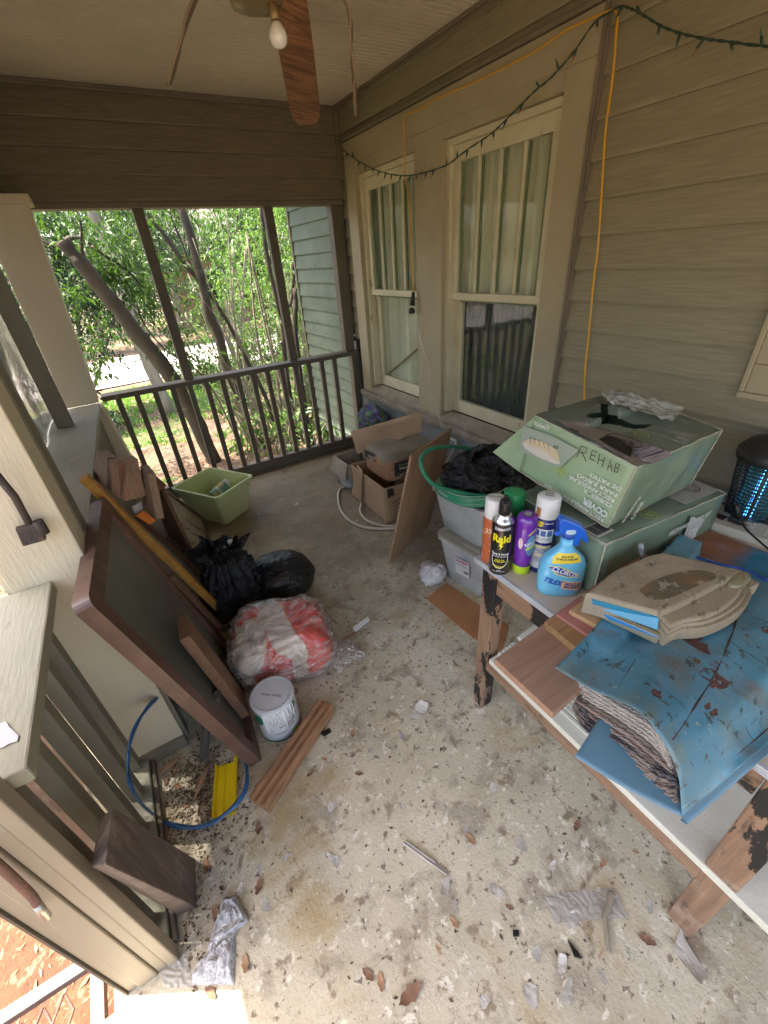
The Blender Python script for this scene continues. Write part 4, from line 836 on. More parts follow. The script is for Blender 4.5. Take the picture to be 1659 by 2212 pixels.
# trigger spray bottle
cbx = V((.892, .566)); ang = math.degrees(math.atan2(-.83, -.60))
t = thing('spray_bottle', 'light blue trigger spray bottle with bright blue nozzle and mold cleaner label', 'spray bottle', (cbx.x, cbx.y, TZ), Rz(ang))
def sq_lathe(bm, prof, n=44, p=2.6):
    """prof: (half width y, half depth x, z, x offset)"""
    L = []
    for wy, wx, z, ox in prof:
        L.append([bm.verts.new((ox + wx * math.copysign(abs(cos(2 * pi * k / n)) ** (2 / p), cos(2 * pi * k / n)), wy * math.copysign(abs(sin(2 * pi * k / n)) ** (2 / p), sin(2 * pi * k / n)), z)) for k in range(n)])
    for A, Bq_ in zip(L, L[1:]):
        for k in range(n): bm.faces.new((A[k], A[(k + 1) % n], Bq_[(k + 1) % n], Bq_[k])).smooth = True
    bm.faces.new(L[0]); bm.faces.new(L[-1]); return bm
bprof = [(.054, .028, 0, 0), (.061, .032, .006, 0), (.0635, .034, .03, 0), (.065, .034, .075, 0), (.063, .033, .108, 0), (.053, .030, .130, 0), (.036, .025, .146, 0), (.023, .020, .160, 0), (.0175, .017, .172, 0), (.017, .017, .195, 0)]
m_bot = pm('bottle_blue', (.10, .46, .72), (.16, .55, .78), 5, (1, 1, 1), .22, .03, 30, coat=.5, lo=.3, hi=.7)
def bx(y, z, off=.0006):
    for (w0, d0, z0, _), (w1, d1, z1, _) in zip(bprof, bprof[1:]):
        if z0 <= z <= z1:
            f = (z - z0) / (z1 - z0); w_, d_ = w0 + (w1 - w0) * f, d0 + (d1 - d0) * f; break
    else: w_, d_ = bprof[-1][:2]
    q = min(.98, abs(y) / w_); return d_ * (1 - q ** 2.6) ** (1 / 2.6) + off
def onb(bm, z0=0, off=.0006, step=.004):
    bmesh.ops.triangulate(bm, faces=bm.faces[:])
    for ax, no in ((0, (1, 0, 0)), (1, (0, 1, 0))):
        xs = [v.co[ax] for v in bm.verts]; x = min(xs) + step
        while x < max(xs):
            pc_ = [0, 0, 0]; pc_[ax] = x; bmesh.ops.bisect_plane(bm, geom=bm.verts[:] + bm.edges[:] + bm.faces[:], plane_co=pc_, plane_no=no); x += step
    for v in bm.verts: y, z = v.co.x, v.co.y + z0; v.co = V((bx(y, z, off), y, z))
    return bm
bm = sq_lathe(B(), bprof); part('body', bm, m_bot, t, world=False, smooth=True)
part('neck', lathe(B(), [(.0165, .1955), (.0185, .197), (.0185, .212), (.016, .214)]), plain('collar_blue', (.02, .08, .4), .3), t, world=False)
part('collar', lathe(B(), [(.0195, .2145), (.0205, .2165), (.0195, .226), (.015, .228)]), plain('collar_clear', (.45, .62, .72), .3), t, world=False)
m_trig = plain('trigger_blue', (.008, .12, .62), .3, coat=.3)
MBt = MW[t.name]; bn = MBt.to_3x3() @ V((1, 0, 0)); bo = MBt @ V((0, 0, .2))
def bpl(qs_, dx): return [MBt.inverted() @ PP(qv(*q), bo, bn) + V((dx, 0, 0)) for q in qs_]
bm = B(); prism(bm, bpl(((1052, 660), (1048, 570), (1030, 545), (957, 520), (960, 395), (1000, 360), (1110, 400), (1210, 450), (1252, 500), (1280, 610), (1262, 640), (1235, 625), (1205, 580), (1180, 600), (1178, 660)), -.015), (.030, 0, 0), .005); part('head', bm, m_trig, t, world=False)
bm = B(); prism(bm, bpl(((1030, 550), (990, 560), (940, 572), (908, 556), (955, 525), (1000, 520)), -.006), (.012, 0, 0), .002); part('trigger', bm, m_trig, t, world=False)
bm = B(); prism(bm, bpl(((957, 515), (945, 505), (948, 410), (961, 398)), -.010), (.020, 0, 0), .001); part('nozzle_tip', bm, plain('nozzle_navy', (.01, .05, .3), .4), t, world=False)
part('yellow_band', onb(shape2d([(-.040, .122), (.040, .126), (.036, .141), (.022, .154), (-.022, .154), (-.037, .139)]), off=.0005), plain('band_yellow', (.88, .66, .05), .4), t, world=False)
part('lettering', onb(text_bm('KILLS 99.9%\nOF MOLD & MILDEW', .0075, .03, 'CENTER', .85), .142, .0012), m_ink2, t, world=False)
dia = [(-.047, .112), (-.020, .113), (.002, .104), (.038, .078), (.012, .079), (-.022, .090)]
part('diamond_rim', onb(shape2d([(-.048, .1145), (-.018, .1155), (.008, .104), (.044, .0765), (.012, .0765), (-.026, .088)]), off=.0008), plain('rim_yellow', (.85, .75, .08), .4), t, world=False)
part('diamond', onb(shape2d(dia), off=.0014), plain('diamond_navy', (.015, .06, .36), .4), t, world=False)
bm = text_bm('CLOROX', .0225, .03, 'CENTER', .82); bm.transform(Matrix.Rotation(radians(-20), 4, 'Z') @ Matrix.Identity(4)); 
for v in bm.verts: v.co.x -= .003; v.co.y += .0885
part('lettering', onb(bm, 0, .002), m_wt, t, world=False)
bm = text_bm('TILEX', .0235, .04, 'CENTER', .85, shear=.25); bm.transform(Matrix.Rotation(radians(-14), 4, 'Z'))
for v in bm.verts: v.co.x -= .032; v.co.y += .053
part('lettering', onb(bm, 0, .0016), plain('tilex_blue', (.01, .06, .42), .4), t, world=False)
part('peach_panel', onb(shape2d([(-.008, .066), (.052, .056), (.053, .022), (-.004, .036)]), off=.0008), plain('panel_peach', (.78, .47, .27), .5), t, world=False)
bm = text_bm('MOLD &\nMILDEW', .0125, .04, 'LEFT', .95, lsp=.85); bm.transform(Matrix.Rotation(radians(-9), 4, 'Z'))
for v in bm.verts: v.co.x += .003; v.co.y += .050
part('lettering', onb(bm, 0, .0016), plain('mold_blue', (.04, .06, .25), .4), t, world=False)
# ---- low carton ----
m_cgrn = pm('green_carton', (.20, .27, .19), (.15, .215, .15), 2.5, (1, 1, 1), .42, .12, 12, spots=(((.32, .36, .3), 3, .66, .1), ((.5, .5, .42), 60, .70, .02), ((.08, .11, .09), 6, .63, .08)), bdist=.006)
m_cgrnL = pm('light_green_carton', (.33, .44, .27), (.27, .375, .23), 2.5, (1, 1, 1), .45, .15, 9, spots=(((.45, .52, .4), 4, .64, .1), ((.6, .62, .5), 60, .69, .02), ((.17, .24, .16), 5, .66, .06)), bdist=.006)
m_cdk = pm('dark_print', (.075, .085, .075), (.11, .12, .10), 5, (1, 1, 1), .4, .1, 12, spots=(((.20, .21, .2), 6, .58, .1), ((.25, .25, .22), 30, .66, .04)))
m_worn = pm('worn_carton_edge', (.52, .49, .38), (.35, .33, .25), 30, rough=.8, bump=.4)
m_kraft = pm('kraft_card', (.42, .29, .175), (.34, .23, .135), 3, (1, 1, 1), .85, .25, 22, spots=(((.25, .17, .1), 6, .62, .08),))
m_wpr = plain('print_white', (.68, .70, .64), .5); m_logo = plain('print_lime', (.45, .55, .12), .5)
def text_px(t, body, P0, P1, n, h, mat, name='lettering', bold=.02, lift=.0012, lsp=1.0):
    """text whose baseline runs from P0 to P1 on a face with outward normal n"""
    P0, P1, n = V(P0), V(P1), V(n).normalized(); d = P1 - P0; bm = text_bm(body, h * 1.38, bold, 'LEFT', lsp=lsp)
    wdt = max(v.co.x for v in bm.verts) or 1; k = d.length / wdt
    for v in bm.verts: v.co.x *= k
    bm.transform(flatm(P0, d, n.cross(d), lift)); return part(name, bm, mat, t)
lb = thing('flat_carton', 'lower dented green carton with barcode lying flat on the table', 'carton', (.954, .492, TZ), Rz(-2.9))
lx, ly, lz = .60, .345, .185
def dent(bm, amp, seed, sc_=6):
    bmesh.ops.subdivide_edges(bm, edges=bm.edges[:], cuts=14, use_grid_fill=True)
    for v in bm.verts: v.co += V((noise.noise(v.co * sc_ + V((seed, 0, 0))), noise.noise(v.co * sc_ + V((0, seed, 0))), noise.noise(v.co * sc_ + V((0, 0, seed))))) * amp
    return bm
bm = hexa(B(), [(0, 0, 0), (lx, 0, 0), (lx, ly, 0), (0, ly, 0), (0, 0, lz), (lx, 0, lz - .035), (lx, ly, lz - .02), (0, ly, lz)]); dent(bm, .005, 3); part('body', bm, m_cgrn, lb, world=False, smooth=True)
bm = B(); e = .0025
for a, b in (((0, 0, lz), (lx, 0, lz - .035)), ((0, 0, 0), (0, 0, lz)), ((0, 0, lz), (0, ly, lz)), ((lx, 0, lz - .035), (lx, ly, lz - .02))):
    a, b = V(a), V(b); tube(bm, [a + (b - a) * k / 16 + V([.0025 * noise.noise(V((k, a.x * 9 + j, a.z * 9))) for j in range(3)]) for k in range(17)], e, 6)
part('worn_edge', bm, m_worn, lb, world=False)
ML = MW[lb.name]
def LQ(x, y, z): return ML @ V((x, y, z))
nf = ML.to_3x3() @ V((0, -1, 0)); nu_ = ML.to_3x3() @ V((.06, 0, 1)); nl = ML.to_3x3() @ V((-1, 0, 0))
text_px(lb, 'COVER', LQ(.33, -.006, .03), LQ(.48, -.006, .03), nf, .045, m_wpr, bold=.03, lift=.003)
text_px(lb, 'RECTANGLE PATIO SET', LQ(.30, -.006, .10), LQ(.52, -.006, .10), nf, .016, m_wpr, lift=.003)
bm = B(); box(bm, (.01, .03, 0), (.075, .085, .0006)); bm.transform(Matrix.Translation((0, 0, lz + .001))); part('barcode_patch', bm, plain('barcode_paper', (.5, .5, .46), .6), lb, world=False)
bm = B(); random.seed(9); x = .014
while x < .070:
    w_ = random.choice((.0008, .0016, .0024)); box(bm, (x, .038, 0), (x + w_, .080, .0004)); x += w_ + random.choice((.001, .0018))
bm.transform(Matrix.Translation((0, 0, lz + .0022))); part('barcode', bm, m_ink2, lb, world=False)
def roundlogo(t, c, right, up, r, mat, txt='', lift=.002, ring_=True):
    m = flatm(c, right, up, lift); bm = B()
    if ring_:
        o, i = ell(0, 0, r, r, 36), ell(0, 0, r * .88, r * .88, 36); vo = [bm.verts.new((*p, 0)) for p in o]; vi = [bm.verts.new((*p, 0)) for p in i]
        for k in range(36): bm.faces.new((vo[k], vo[(k + 1) % 36], vi[(k + 1) % 36], vi[k]))
    if txt:
        tb_ = text_bm(txt, r * .55, .03, 'CENTER', lsp=.8)
        for v in tb_.verts: v.co.y += r * .05 
        join(bm, tb_)
    bm.transform(m); return part('round_logo', bm, mat, t)
rx_ = ML.to_3x3() @ V((1, 0, -.06)); ry_ = ML.to_3x3() @ V((0, 1, 0))
roundlogo(lb, LQ(.24, .035, lz - .012), -rx_, -ry_, .026, m_logo, 'PVC\nFREE', .004)
bm = B(); bm = hexa(bm, [(.40, .02, lz - .0195), (.585, .02, lz - .0305), (.59, .30, lz - .015), (.40, .30, lz - .009), (.40, .02, lz - .0175), (.585, .02, lz - .0285), (.59, .30, lz - .013), (.40, .30, lz - .007)]); part('pale_picture', bm, pm('pale_print', (.42, .42, .40), (.30, .30, .29), 12, rough=.5, spots=(((.12, .12, .12), 16, .62, .03),)), lb, world=False)
roundlogo(lb, LQ(.50, .07, lz - .020), rx_, ry_, .033, m_ink2, '3', .009); roundlogo(lb, LQ(.50, .07, lz - .020), rx_, ry_, .022, m_ink2, '', .009)
bm = shape2d([(.40, .025), (.47, .05), (.50, .12), (.40, .16)]);  bm.transform(flatm(LQ(0, -.0062, 0), rx_, (0, 0, 1), .002)); part('pale_corner', bm, plain('carton_white', (.5, .5, .48), .5), lb)
# ---- upper carton: torn open, tilted ----
rotu = Matrix.Rotation(radians(.2), 3, 'Z') @ Matrix.Rotation(radians(8.8), 3, 'X') @ Matrix.Rotation(radians(1.5), 3, 'Y')
uo = V((1.018, .5325, .9215)); ux_, uy_, uz_ = .438, .340, .2025
ub = thing('torn_carton', 'big torn green carton marked REHAB on top of the lower carton', 'carton', uo, rotu)
MU = MW[ub.name]
def UQ(x, y, z): return MU @ V((x, y, z))
nF, nT, nR = MU.to_3x3() @ V((-1, 0, 0)), MU.to_3x3() @ V((0, 0, 1)), MU.to_3x3() @ V((0, -1, 0)); uX, uY, uZ = MU.to_3x3() @ V((1, 0, 0)), MU.to_3x3() @ V((0, 1, 0)), MU.to_3x3() @ V((0, 0, 1))
def panel(c4, dist=.006, n=14, seed=0, th=.003):
    a, b, c, d = [V(p) for p in c4]; nn = (b - a).cross(d - a).normalized()
    def f(u, v_):
        p = a * (1 - u) * (1 - v_) + b * u * (1 - v_) + c * u * v_ + d * (1 - u) * v_; e = min(u, 1 - u, v_, 1 - v_) * 6
        return p + nn * dist * noise.noise(p * 9 + V((seed, 0, 0))) * min(1, e)
    return grid(B(), n, n, f, thick=th)
part('front_panel', panel([(0, 0, 0), (0, 0, uz_), (0, uy_, uz_), (0, uy_, 0)], .011), m_cgrnL, ub, world=False)
part('side_panel', panel([(.002, 0, 0), (ux_, 0, 0), (ux_, 0, uz_), (.002, 0, uz_)], .016, seed=3), m_cgrn, ub, world=False)
part('back_panel', panel([(.002, uy_, 0), (ux_, uy_, 0), (ux_, uy_, uz_), (.002, uy_, uz_)], .006, seed=5), m_cgrn, ub, world=False)
part('far_panel', panel([(ux_, 0, 0), (ux_, uy_, 0), (ux_, uy_, uz_), (ux_, 0, uz_)], .01, seed=6), m_cgrn, ub, world=False)
part('bottom_panel', panel([(0, 0, .002), (0, uy_, .002), (ux_, uy_, .002), (ux_, 0, .002)], .003, seed=7), m_kraft, ub, world=False)
# top with torn hole, built from picture outline
def topP(q, z=uz_ + .001):
    w_ = PP(q, UQ(0, 0, z), nT); l = MU.inverted() @ w_; return (l.x, l.y)
hole = [topP(z6(*q)) for q in ((755, 275), (760, 320), (690, 335), (680, 345), (720, 360), (800, 358), (900, 370), (1010, 380), (1045, 362), (950, 350), (870, 330), (800, 322), (795, 280))]
def polyhole(outer, inner, z):
    bm = B(); es = []
    for L in (outer, inner):
        vs = [bm.verts.new((p[0], p[1], z)) for p in L]
        es += [bm.edges.new((vs[i], vs[(i + 1) % len(vs)])) for i in range(len(vs))]
    bmesh.ops.triangle_fill(bm, edges=es, use_beauty=True); return bm
def inpoly(p, poly):
    c = False; j = len(poly) - 1
    for i in range(len(poly)):
        if (poly[i][1] > p[1]) != (poly[j][1] > p[1]) and p[0] < (poly[j][0] - poly[i][0]) * (p[1] - poly[i][1]) / (poly[j][1] - poly[i][1]) + poly[i][0]: c = not c
        j = i
    return c
NX, NY = 90, 70; bm = B()
def tz(x, y):
    h = uz_ + .001 + .004 * noise.noise(V((x * 11, y * 11, 0)))
    cx_, cy_ = sum(p[0] for p in hole) / len(hole), sum(p[1] for p in hole) / len(hole); d = ((x - cx_) ** 2 + (y - cy_) ** 2) ** .5
    h += .016 * max(0, 1 - abs(d - .07) / .07) * (1 if y > cy_ else -.6)
    return h if 0 < x < ux_ else uz_
g = {}
for i in range(NX + 1):
    for j in range(NY + 1):
        x, y = ux_ * i / NX, uy_ * j / NY; g[i, j] = bm.verts.new((x, y, tz(x, y)))
m_top_idx = lambda x, y: 1 if (x > .02 and .02 < y < uy_ * .62 and x < ux_ * .62 + .1 * noise.noise(V((x * 6, y * 6, 2)))) else 0
for i in range(NX):
    for j in range(NY):
        x, y = ux_ * (i + .5) / NX, uy_ * (j + .5) / NY
        if inpoly((x + .003 * noise.noise(V((x * 90, y * 90, 0))), y + .003 * noise.noise(V((x * 90, y * 90, 5)))), hole): continue
        f = bm.faces.new((g[i, j], g[i + 1, j], g[i + 1, j + 1], g[i, j + 1]))
bmesh.ops.solidify(bm, geom=bm.faces[:], thickness=.003)
m_cgrnT = pm('scuffed_lit_top_print', (.36, .43, .33), (.27, .33, .26), 5, (1, 1, 1), .4, .2, 20, spots=(((.60, .62, .55), 7, .57, .06), ((.6, .6, .54), 40, .64, .03), ((.10, .13, .11), 5, .62, .06)), bdist=.006)  # scuffed print; base colour lightened to stand in for light missing on top
part('top_panel', bm, m_cgrnT, ub, world=False, label='torn top panel with a ragged hole')
def top_patch(name, qs_, mat, dz=.006):
    pts = [topP(z6(*q), uz_ + dz) for q in qs_]; bm = shape2d(pts); bmesh.ops.triangulate(bm, faces=bm.faces[:]);
    for ax, no in ((0, (1, 0, 0)), (1, (0, 1, 0))):
        xs = [v.co[ax] for v in bm.verts]; x = min(xs) + .012
        while x < max(xs):
            pc_ = [0, 0, 0]; pc_[ax] = x; bmesh.ops.bisect_plane(bm, geom=bm.verts[:] + bm.edges[:] + bm.faces[:], plane_co=pc_, plane_no=no); x += .012
    bmesh.ops.delete(bm, geom=[f for f in bm.faces if inpoly(f.calc_center_median().xy[:], hole)], context='FACES')
    for v in bm.verts: v.co.z = tz(min(max(v.co.x, .001), ux_ - .001), v.co.y) + dz
    return part(name, bm, mat, ub, world=False)
m_photo = pm('patio_photo', (.16, .14, .12), (.28, .25, .21), 9, (1, 1, 1), .35, .05, 30, spots=(((.26, .22, .19), 7, .60, .05, (1, 3, 1)), ((.02, .02, .03), 16, .58, .04)))
m_cush = pm('cushion_print', (.42, .39, .42), (.07, .075, .14), 7, (1, 12, 1), .35, .02, 30, lo=.42, hi=.58)
top_patch('photo_print', ((520, 345), (640, 360), (820, 395), (930, 430), (1150, 530), (1040, 580), (960, 590), (800, 500), (650, 420)), m_photo, .0035)
top_patch('cushion_print', ((960, 490), (1040, 480), (1140, 515), (1150, 532), (1040, 578), (990, 570), (930, 520)), m_cush, .0048)
top_patch('chair_print', ((755, 450), (800, 425), (850, 432), (900, 470), (935, 500), (925, 545), (860, 510), (800, 480)), plain('chair_black', (.012, .012, .012), .4), .0048)
def tcurve(qs_, r=.0012, dz=.0065): return tube(B(), spline([(*topP(z6(*q), uz_ + dz), tz(*topP(z6(*q), uz_ + dz)) + dz) for q in qs_], 5), r, 5)
bm = tcurve(((800, 425), (850, 410), (950, 450), (990, 470), (960, 490), (900, 480))); join(bm, tcurve(((770, 455), (830, 440), (900, 460), (940, 500)))); part('chair_outline', bm, plain('chair_line', (.015, .015, .018), .4), ub, world=False)
def tP(q, dz=.006): x, y = topP(z6(*q), uz_ + dz); return MU @ V((x, y, tz(x, y) + dz))
for body, a, b, h in (('RECTANGLE PATIO SET', (1225, 470), (970, 375), .012), ('COVER', (1245, 455), (1170, 430), .017), ('CUBIERTA RECTANGULAR', (1262, 440), (1060, 380), .012), ('JUEGO DE PATIO', (1280, 427), (1170, 405), .012)):
    text_px(ub, body, tP(a), tP(b), nT, h, plain('top_print_white', (.48, .5, .46), .5), bold=.02)
roundlogo(ub, tP((985, 420)), -uX, -uY, .02, m_logo, 'PVC', .002)
# crumpled torn flap standing at the back of the hole
bm = B()
fl = [tP((735, 245)), tP((850, 210)), tP((1190, 325)), tP((1140, 370)), tP((990, 330)), tP((800, 290))]
def flap(u, v_):
    a = fl[0].lerp(fl[2], u) if False else (fl[0] * (1 - u) ** 2 + fl[1] * 2 * u * (1 - u) + fl[2] * u ** 2); b = fl[5] * (1 - u) + fl[3] * u
    p = a * (1 - v_) + b * v_; return p + nT * (.012 + .02 * ridge((u * 4, v_ * 3, 1), 1) * (1 - v_) + .01 * noise.noise(V((u * 9, v_ * 9, 3))))
m_tape = film('shiny_tape', (.46, .48, .42), .8, .2, (.9, .9, .9), 22, .9, c2=(.16, .19, .16))
grid(bm, 40, 20, flap); part('torn_flap', bm, m_tape, ub, smooth=True)
# left hanging flap
tip = PX(z6(190, 515), 1.005); a1, a2, a3, a4 = UQ(-.001, uy_ - .002, uz_), UQ(-.001, uy_ - .002, .02), PP(z6(330, 620), UQ(0, 0, 0), nF), PP(z6(415, 325), UQ(0, 0, 0), nF)
bm = B(); prism(bm, [a4, tip, a3], uX * .003); part('end_flap', bm, m_cgrnL, ub)
bm = B()
for a, b in (((0, 0, 0), (0, 0, uz_)), ((0, 0, uz_), (0, uy_, uz_)), ((0, 0, uz_), (ux_, 0, uz_)), ((ux_, 0, 0), (ux_, 0, uz_)), ((0, 0, 0), (0, uy_, 0)), ((ux_, 0, uz_), (ux_, uy_, uz_))):
    a, b = V(a), V(b); tube(bm, [a + (b - a) * k / 20 + V([.003 * noise.noise(V((k * .9, a.x * 9 + j, a.z * 9 + b.y))) for j in range(3)]) for k in range(21)], lambda t_: .0016 + .0016 * abs(noise.noise(V((t_ * 14, 1, 1)))), 6)
part('worn_edge', bm, m_worn, ub, world=False)
def fP(q, l=0): return PP(z6(*q), UQ(0, 0, 0), nF)
m_pale = pm('pale_photo_print', (.36, .40, .34), (.30, .35, .29), 4, rough=.5, bump=.05)
def fpoly(name, qs_, mat, lift): 
    pts = [fP(q) + nF * lift for q in qs_]; bm = B(); bm.faces.new([bm.verts.new(p) for p in pts]); return part(name, bm, mat, ub)
fpoly('pale_picture', ((365, 372), (520, 425), (660, 500), (560, 595), (430, 545), (340, 500)), m_pale, .0095)
fpoly('cover_top_print', ((360, 460), (395, 438), (470, 455), (548, 500), (565, 570), (480, 505)), plain('cover_cream', (.60, .50, .33), .5), .0115)
fpoly('cover_side_print', ((360, 460), (480, 505), (565, 572), (540, 575), (440, 535), (375, 490)), plain('cover_white', (.62, .58, .5), .5), .0115)
roundlogo(ub, fP((562, 608)), -uY, uZ, .021, m_logo, 'PVC\nFREE', .008)
for body, a, b, h, bo in (('ELEMENTAL', (505, 372), (422, 345), .013, .02), ('OUTDOOR COVERS', (492, 385), (432, 366), .005, .0), ('RECTANGLE PATIO SET', (800, 868), (480, 672), .0125, .02), ('COVER', (820, 835), (688, 752), .019, .05), ('CUBIERTA', (842, 790), (690, 702), .0125, .02), ('RECTANGULAR', (857, 762), (612, 632), .0125, .02), ('PARA JUEGO', (873, 733), (655, 622), .0125, .02), ('DE PATIO', (893, 700), (725, 620), .0125, .02)):
    text_px(ub, body, fP(a), fP(b), nF, h, m_wpr, bold=bo, lift=.0105)
bm = B()
def stroke(qs_): tube(bm, [fP(q) + nF * .0108 for q in qs_], .0011, 5)
for L in (((652, 535), (675, 478)), ((675, 478), (705, 490), (700, 515), (668, 512)), ((680, 512), (700, 560)), ((722, 545), (735, 500), (760, 512)), ((728, 525), (750, 532)), ((722, 545), (745, 556)), ((762, 575), (775, 520)), ((800, 540), (785, 590)), ((770, 548), (795, 560)), ((815, 605), (832, 550), (838, 612)), ((820, 585), (838, 590)), ((850, 615), (862, 568), (880, 578), (872, 592), (857, 592), (875, 602), (866, 620), (850, 612))): stroke(L)
part('handwriting', bm, m_ink2, ub)
bm = B()
for k, q in enumerate(((402, 432), (425, 437), (450, 448), (475, 458), (500, 470))): stroke(((q[0], q[1]), (q[0] + 4, q[1] + 30)))
stroke(((528, 478), (548, 480), (550, 492), (530, 488), (528, 478)))
part('chair_marks', bm, m_ink2, ub)
for body, a, b, h in (('RECTANGLE PATIO', (872, 880), (965, 745), .014), ('COVER', (925, 862), (985, 765), .02)):
    text_px(ub, body, PP(z6(*a), UQ(0, 0, 0), nR), PP(z6(*b), UQ(0, 0, 0), nR), nR, h, m_wpr, bold=.03, lift=.01)
for a, b in (((1060, 700), (1100, 640)), ((1112, 690), (1165, 600)), ((1180, 670), (1215, 600)), ((1225, 660), (1250, 610))):
    text_px(ub, 'WATER REPELLENT', PP(z6(*a), UQ(0, 0, 0), nR), PP(z6(*b), UQ(0, 0, 0), nR), nR, .006, plain('faint_print', (.35, .42, .38), .5), lift=.01)
# ================= boards, bag, rug, package =================
m_b1 = wood('board_pink_brown', (.36, .215, .145), (.27, .155, .10), 0, .6, spots=(((.16, .08, .05), 9, .70, .03),))
m_b2 = wood('board_golden_edge', (.40, .23, .10), (.25, .14, .065), 0, .5)
m_pinkb = pm('faded_red_board', (.42, .17, .14), (.34, .14, .11), 4, (1, 1, 1), .7, .2, 40, spots=(((.5, .4, .34), 14, .64, .05), ((.08, .05, .05), 22, .70, .03)))
m_plyb = wood('light_ply', (.52, .33, .17), (.42, .25, .12), 0, .6, spots=(((.06, .05, .05), 26, .71, .02),))
def flat(name, q4, z, th, m, label, cat='board', group='boards lying under the plastic package'):
    pts = [PZ(q, z) for q in q4]; return solo(name, prism(B(), [p - V((0, 0, th)) for p in pts], (0, 0, th), .0025), m, label, cat, group)
def ext(a, b, L_): d = (V(b) - V(a)).normalized(); return V(b) + d * L_
def flat3(name, A_, B_, L_, z, th, m, label):
    """near edge A_-B_ (pixels), running L_ metres towards +x under the pile"""
    a, b = PZ(A_, z), PZ(B_, z); d = V((1, .06, 0)).normalized() * L_
    return solo(name, prism(B(), [V((p.x, p.y, z - th)) for p in (a, b, b + d, a + d)], (0, 0, th), .002), m, label, 'board', 'boards lying under the plastic package')
flat3('wooden_board', y1(200, 942), y1(512, 1232), .34, TZ + .0225, .021, m_b1, 'lowest and widest brown board overhanging the table edge')
flat3('wooden_board', y1(465, 742), y1(655, 900), .40, TZ + .0455, .022, m_b2, 'golden edged board lying on the widest brown board')
flat3('red_board', y1(527, 700), y1(752, 850), .42, TZ + .056, .010, m_pinkb, 'thin faded pinkish red board under the light plywood piece')
flat3('wooden_board', y1(598, 680), y1(830, 812), .32, TZ + .071, .014, m_plyb, 'light plywood piece just below the dusty plastic package')
# blue zip bag with a braided rug in it
m_bagb = film('blue_bag_film', (.06, .235, .34), .95, .33, (.3, .6, .8), 9, .35, c2=(.08, .285, .39), spots=(((.15, .21, .18), 6, .50, .14), ((.19, .27, .29), 3.1, .56, .12), ((.15, .125, .09), 4.3, .58, .12), ((.11, .06, .045), 17, .655, .03), ((.04, .055, .05), 34, .60, .03), ((.09, .075, .055), 7, .62, .04), ((.28, .36, .36), 70, .63, .02)))
m_bagin = film('blue_bag_inside', (.095, .22, .30), .9, .4, (.3, .6, .8), 6, .2, c2=(.12, .26, .34), spots=(((.2, .26, .28), 9, .58, .08),))
zb = thing('storage_bag', 'scratched blue plastic zip bag hanging over the table edge around a rug', 'storage bag', (.9, .2, TZ))
# open end profile in the plane x=.62 and a profile further back
E0 = [PX(qs(*q), .62) for q in ((145, 680), (270, 755), (400, 830), (550, 893), (700, 960), (800, 1050), (880, 1150), (930, 1225), (970, 1300), (1005, 1390), (1030, 1480), (1042, 1600), (1050, 1735))]
E0[0] = PX(qs(145, 680), .59)
P0 = spline(E0, 4); n0 = len(P0) - 1
def endp(v_): k = v_ * n0; i = min(int(k), n0 - 1); return P0[i].lerp(P0[i + 1], k - i)
back = [V((1.335, .47, .750)), V((1.35, .36, .755)), V((1.37, .22, .765)), V((1.40, .10, .765)), V((1.42, .03, .745))]
PB = spline(back, 6)
def backp(v_): k = v_ * (len(PB) - 1); i = min(int(k), len(PB) - 2); return PB[i].lerp(PB[i + 1], k - i)
def topf(u, v_):
    a, b = endp(v_), backp(v_); p = a.lerp(b, u)
    if u > 0: 
        s = (1 - u) ** 1.5; p.z = b.z + (a.z - b.z) * s + .012 * sin(pi * min(1, v_ * 1.05)) * sin(pi * u) ** .7
        if v_ > .72: p.z = max(p.z + (.735 - p.z) * min(1, u * 4) * ((v_ - .72) / .28) ** 1.2, .7335 if p.x > .8 else p.z - .0)
        p.y -= .045 * sin(pi * u) * max(0, v_ - .5)
        if v_ < .15: p.z = max(p.z, TZ + .074 * min(1, (p.x - .55) * 5))
    p += V((0, 0, .005 * noise.noise(V((u * 7, v_ * 6, 1))) + .006 * (.3 - 2 * abs(noise.noise(V((u * 5, v_ * 4, 7))))) * sin(pi * u)))
    return p
bm = B(); grid(bm, 60, 70, topf, thick=.0012); part('top_sheet', bm, m_bagb, zb, smooth=True, label='glossy blue top sheet with dirt creases')
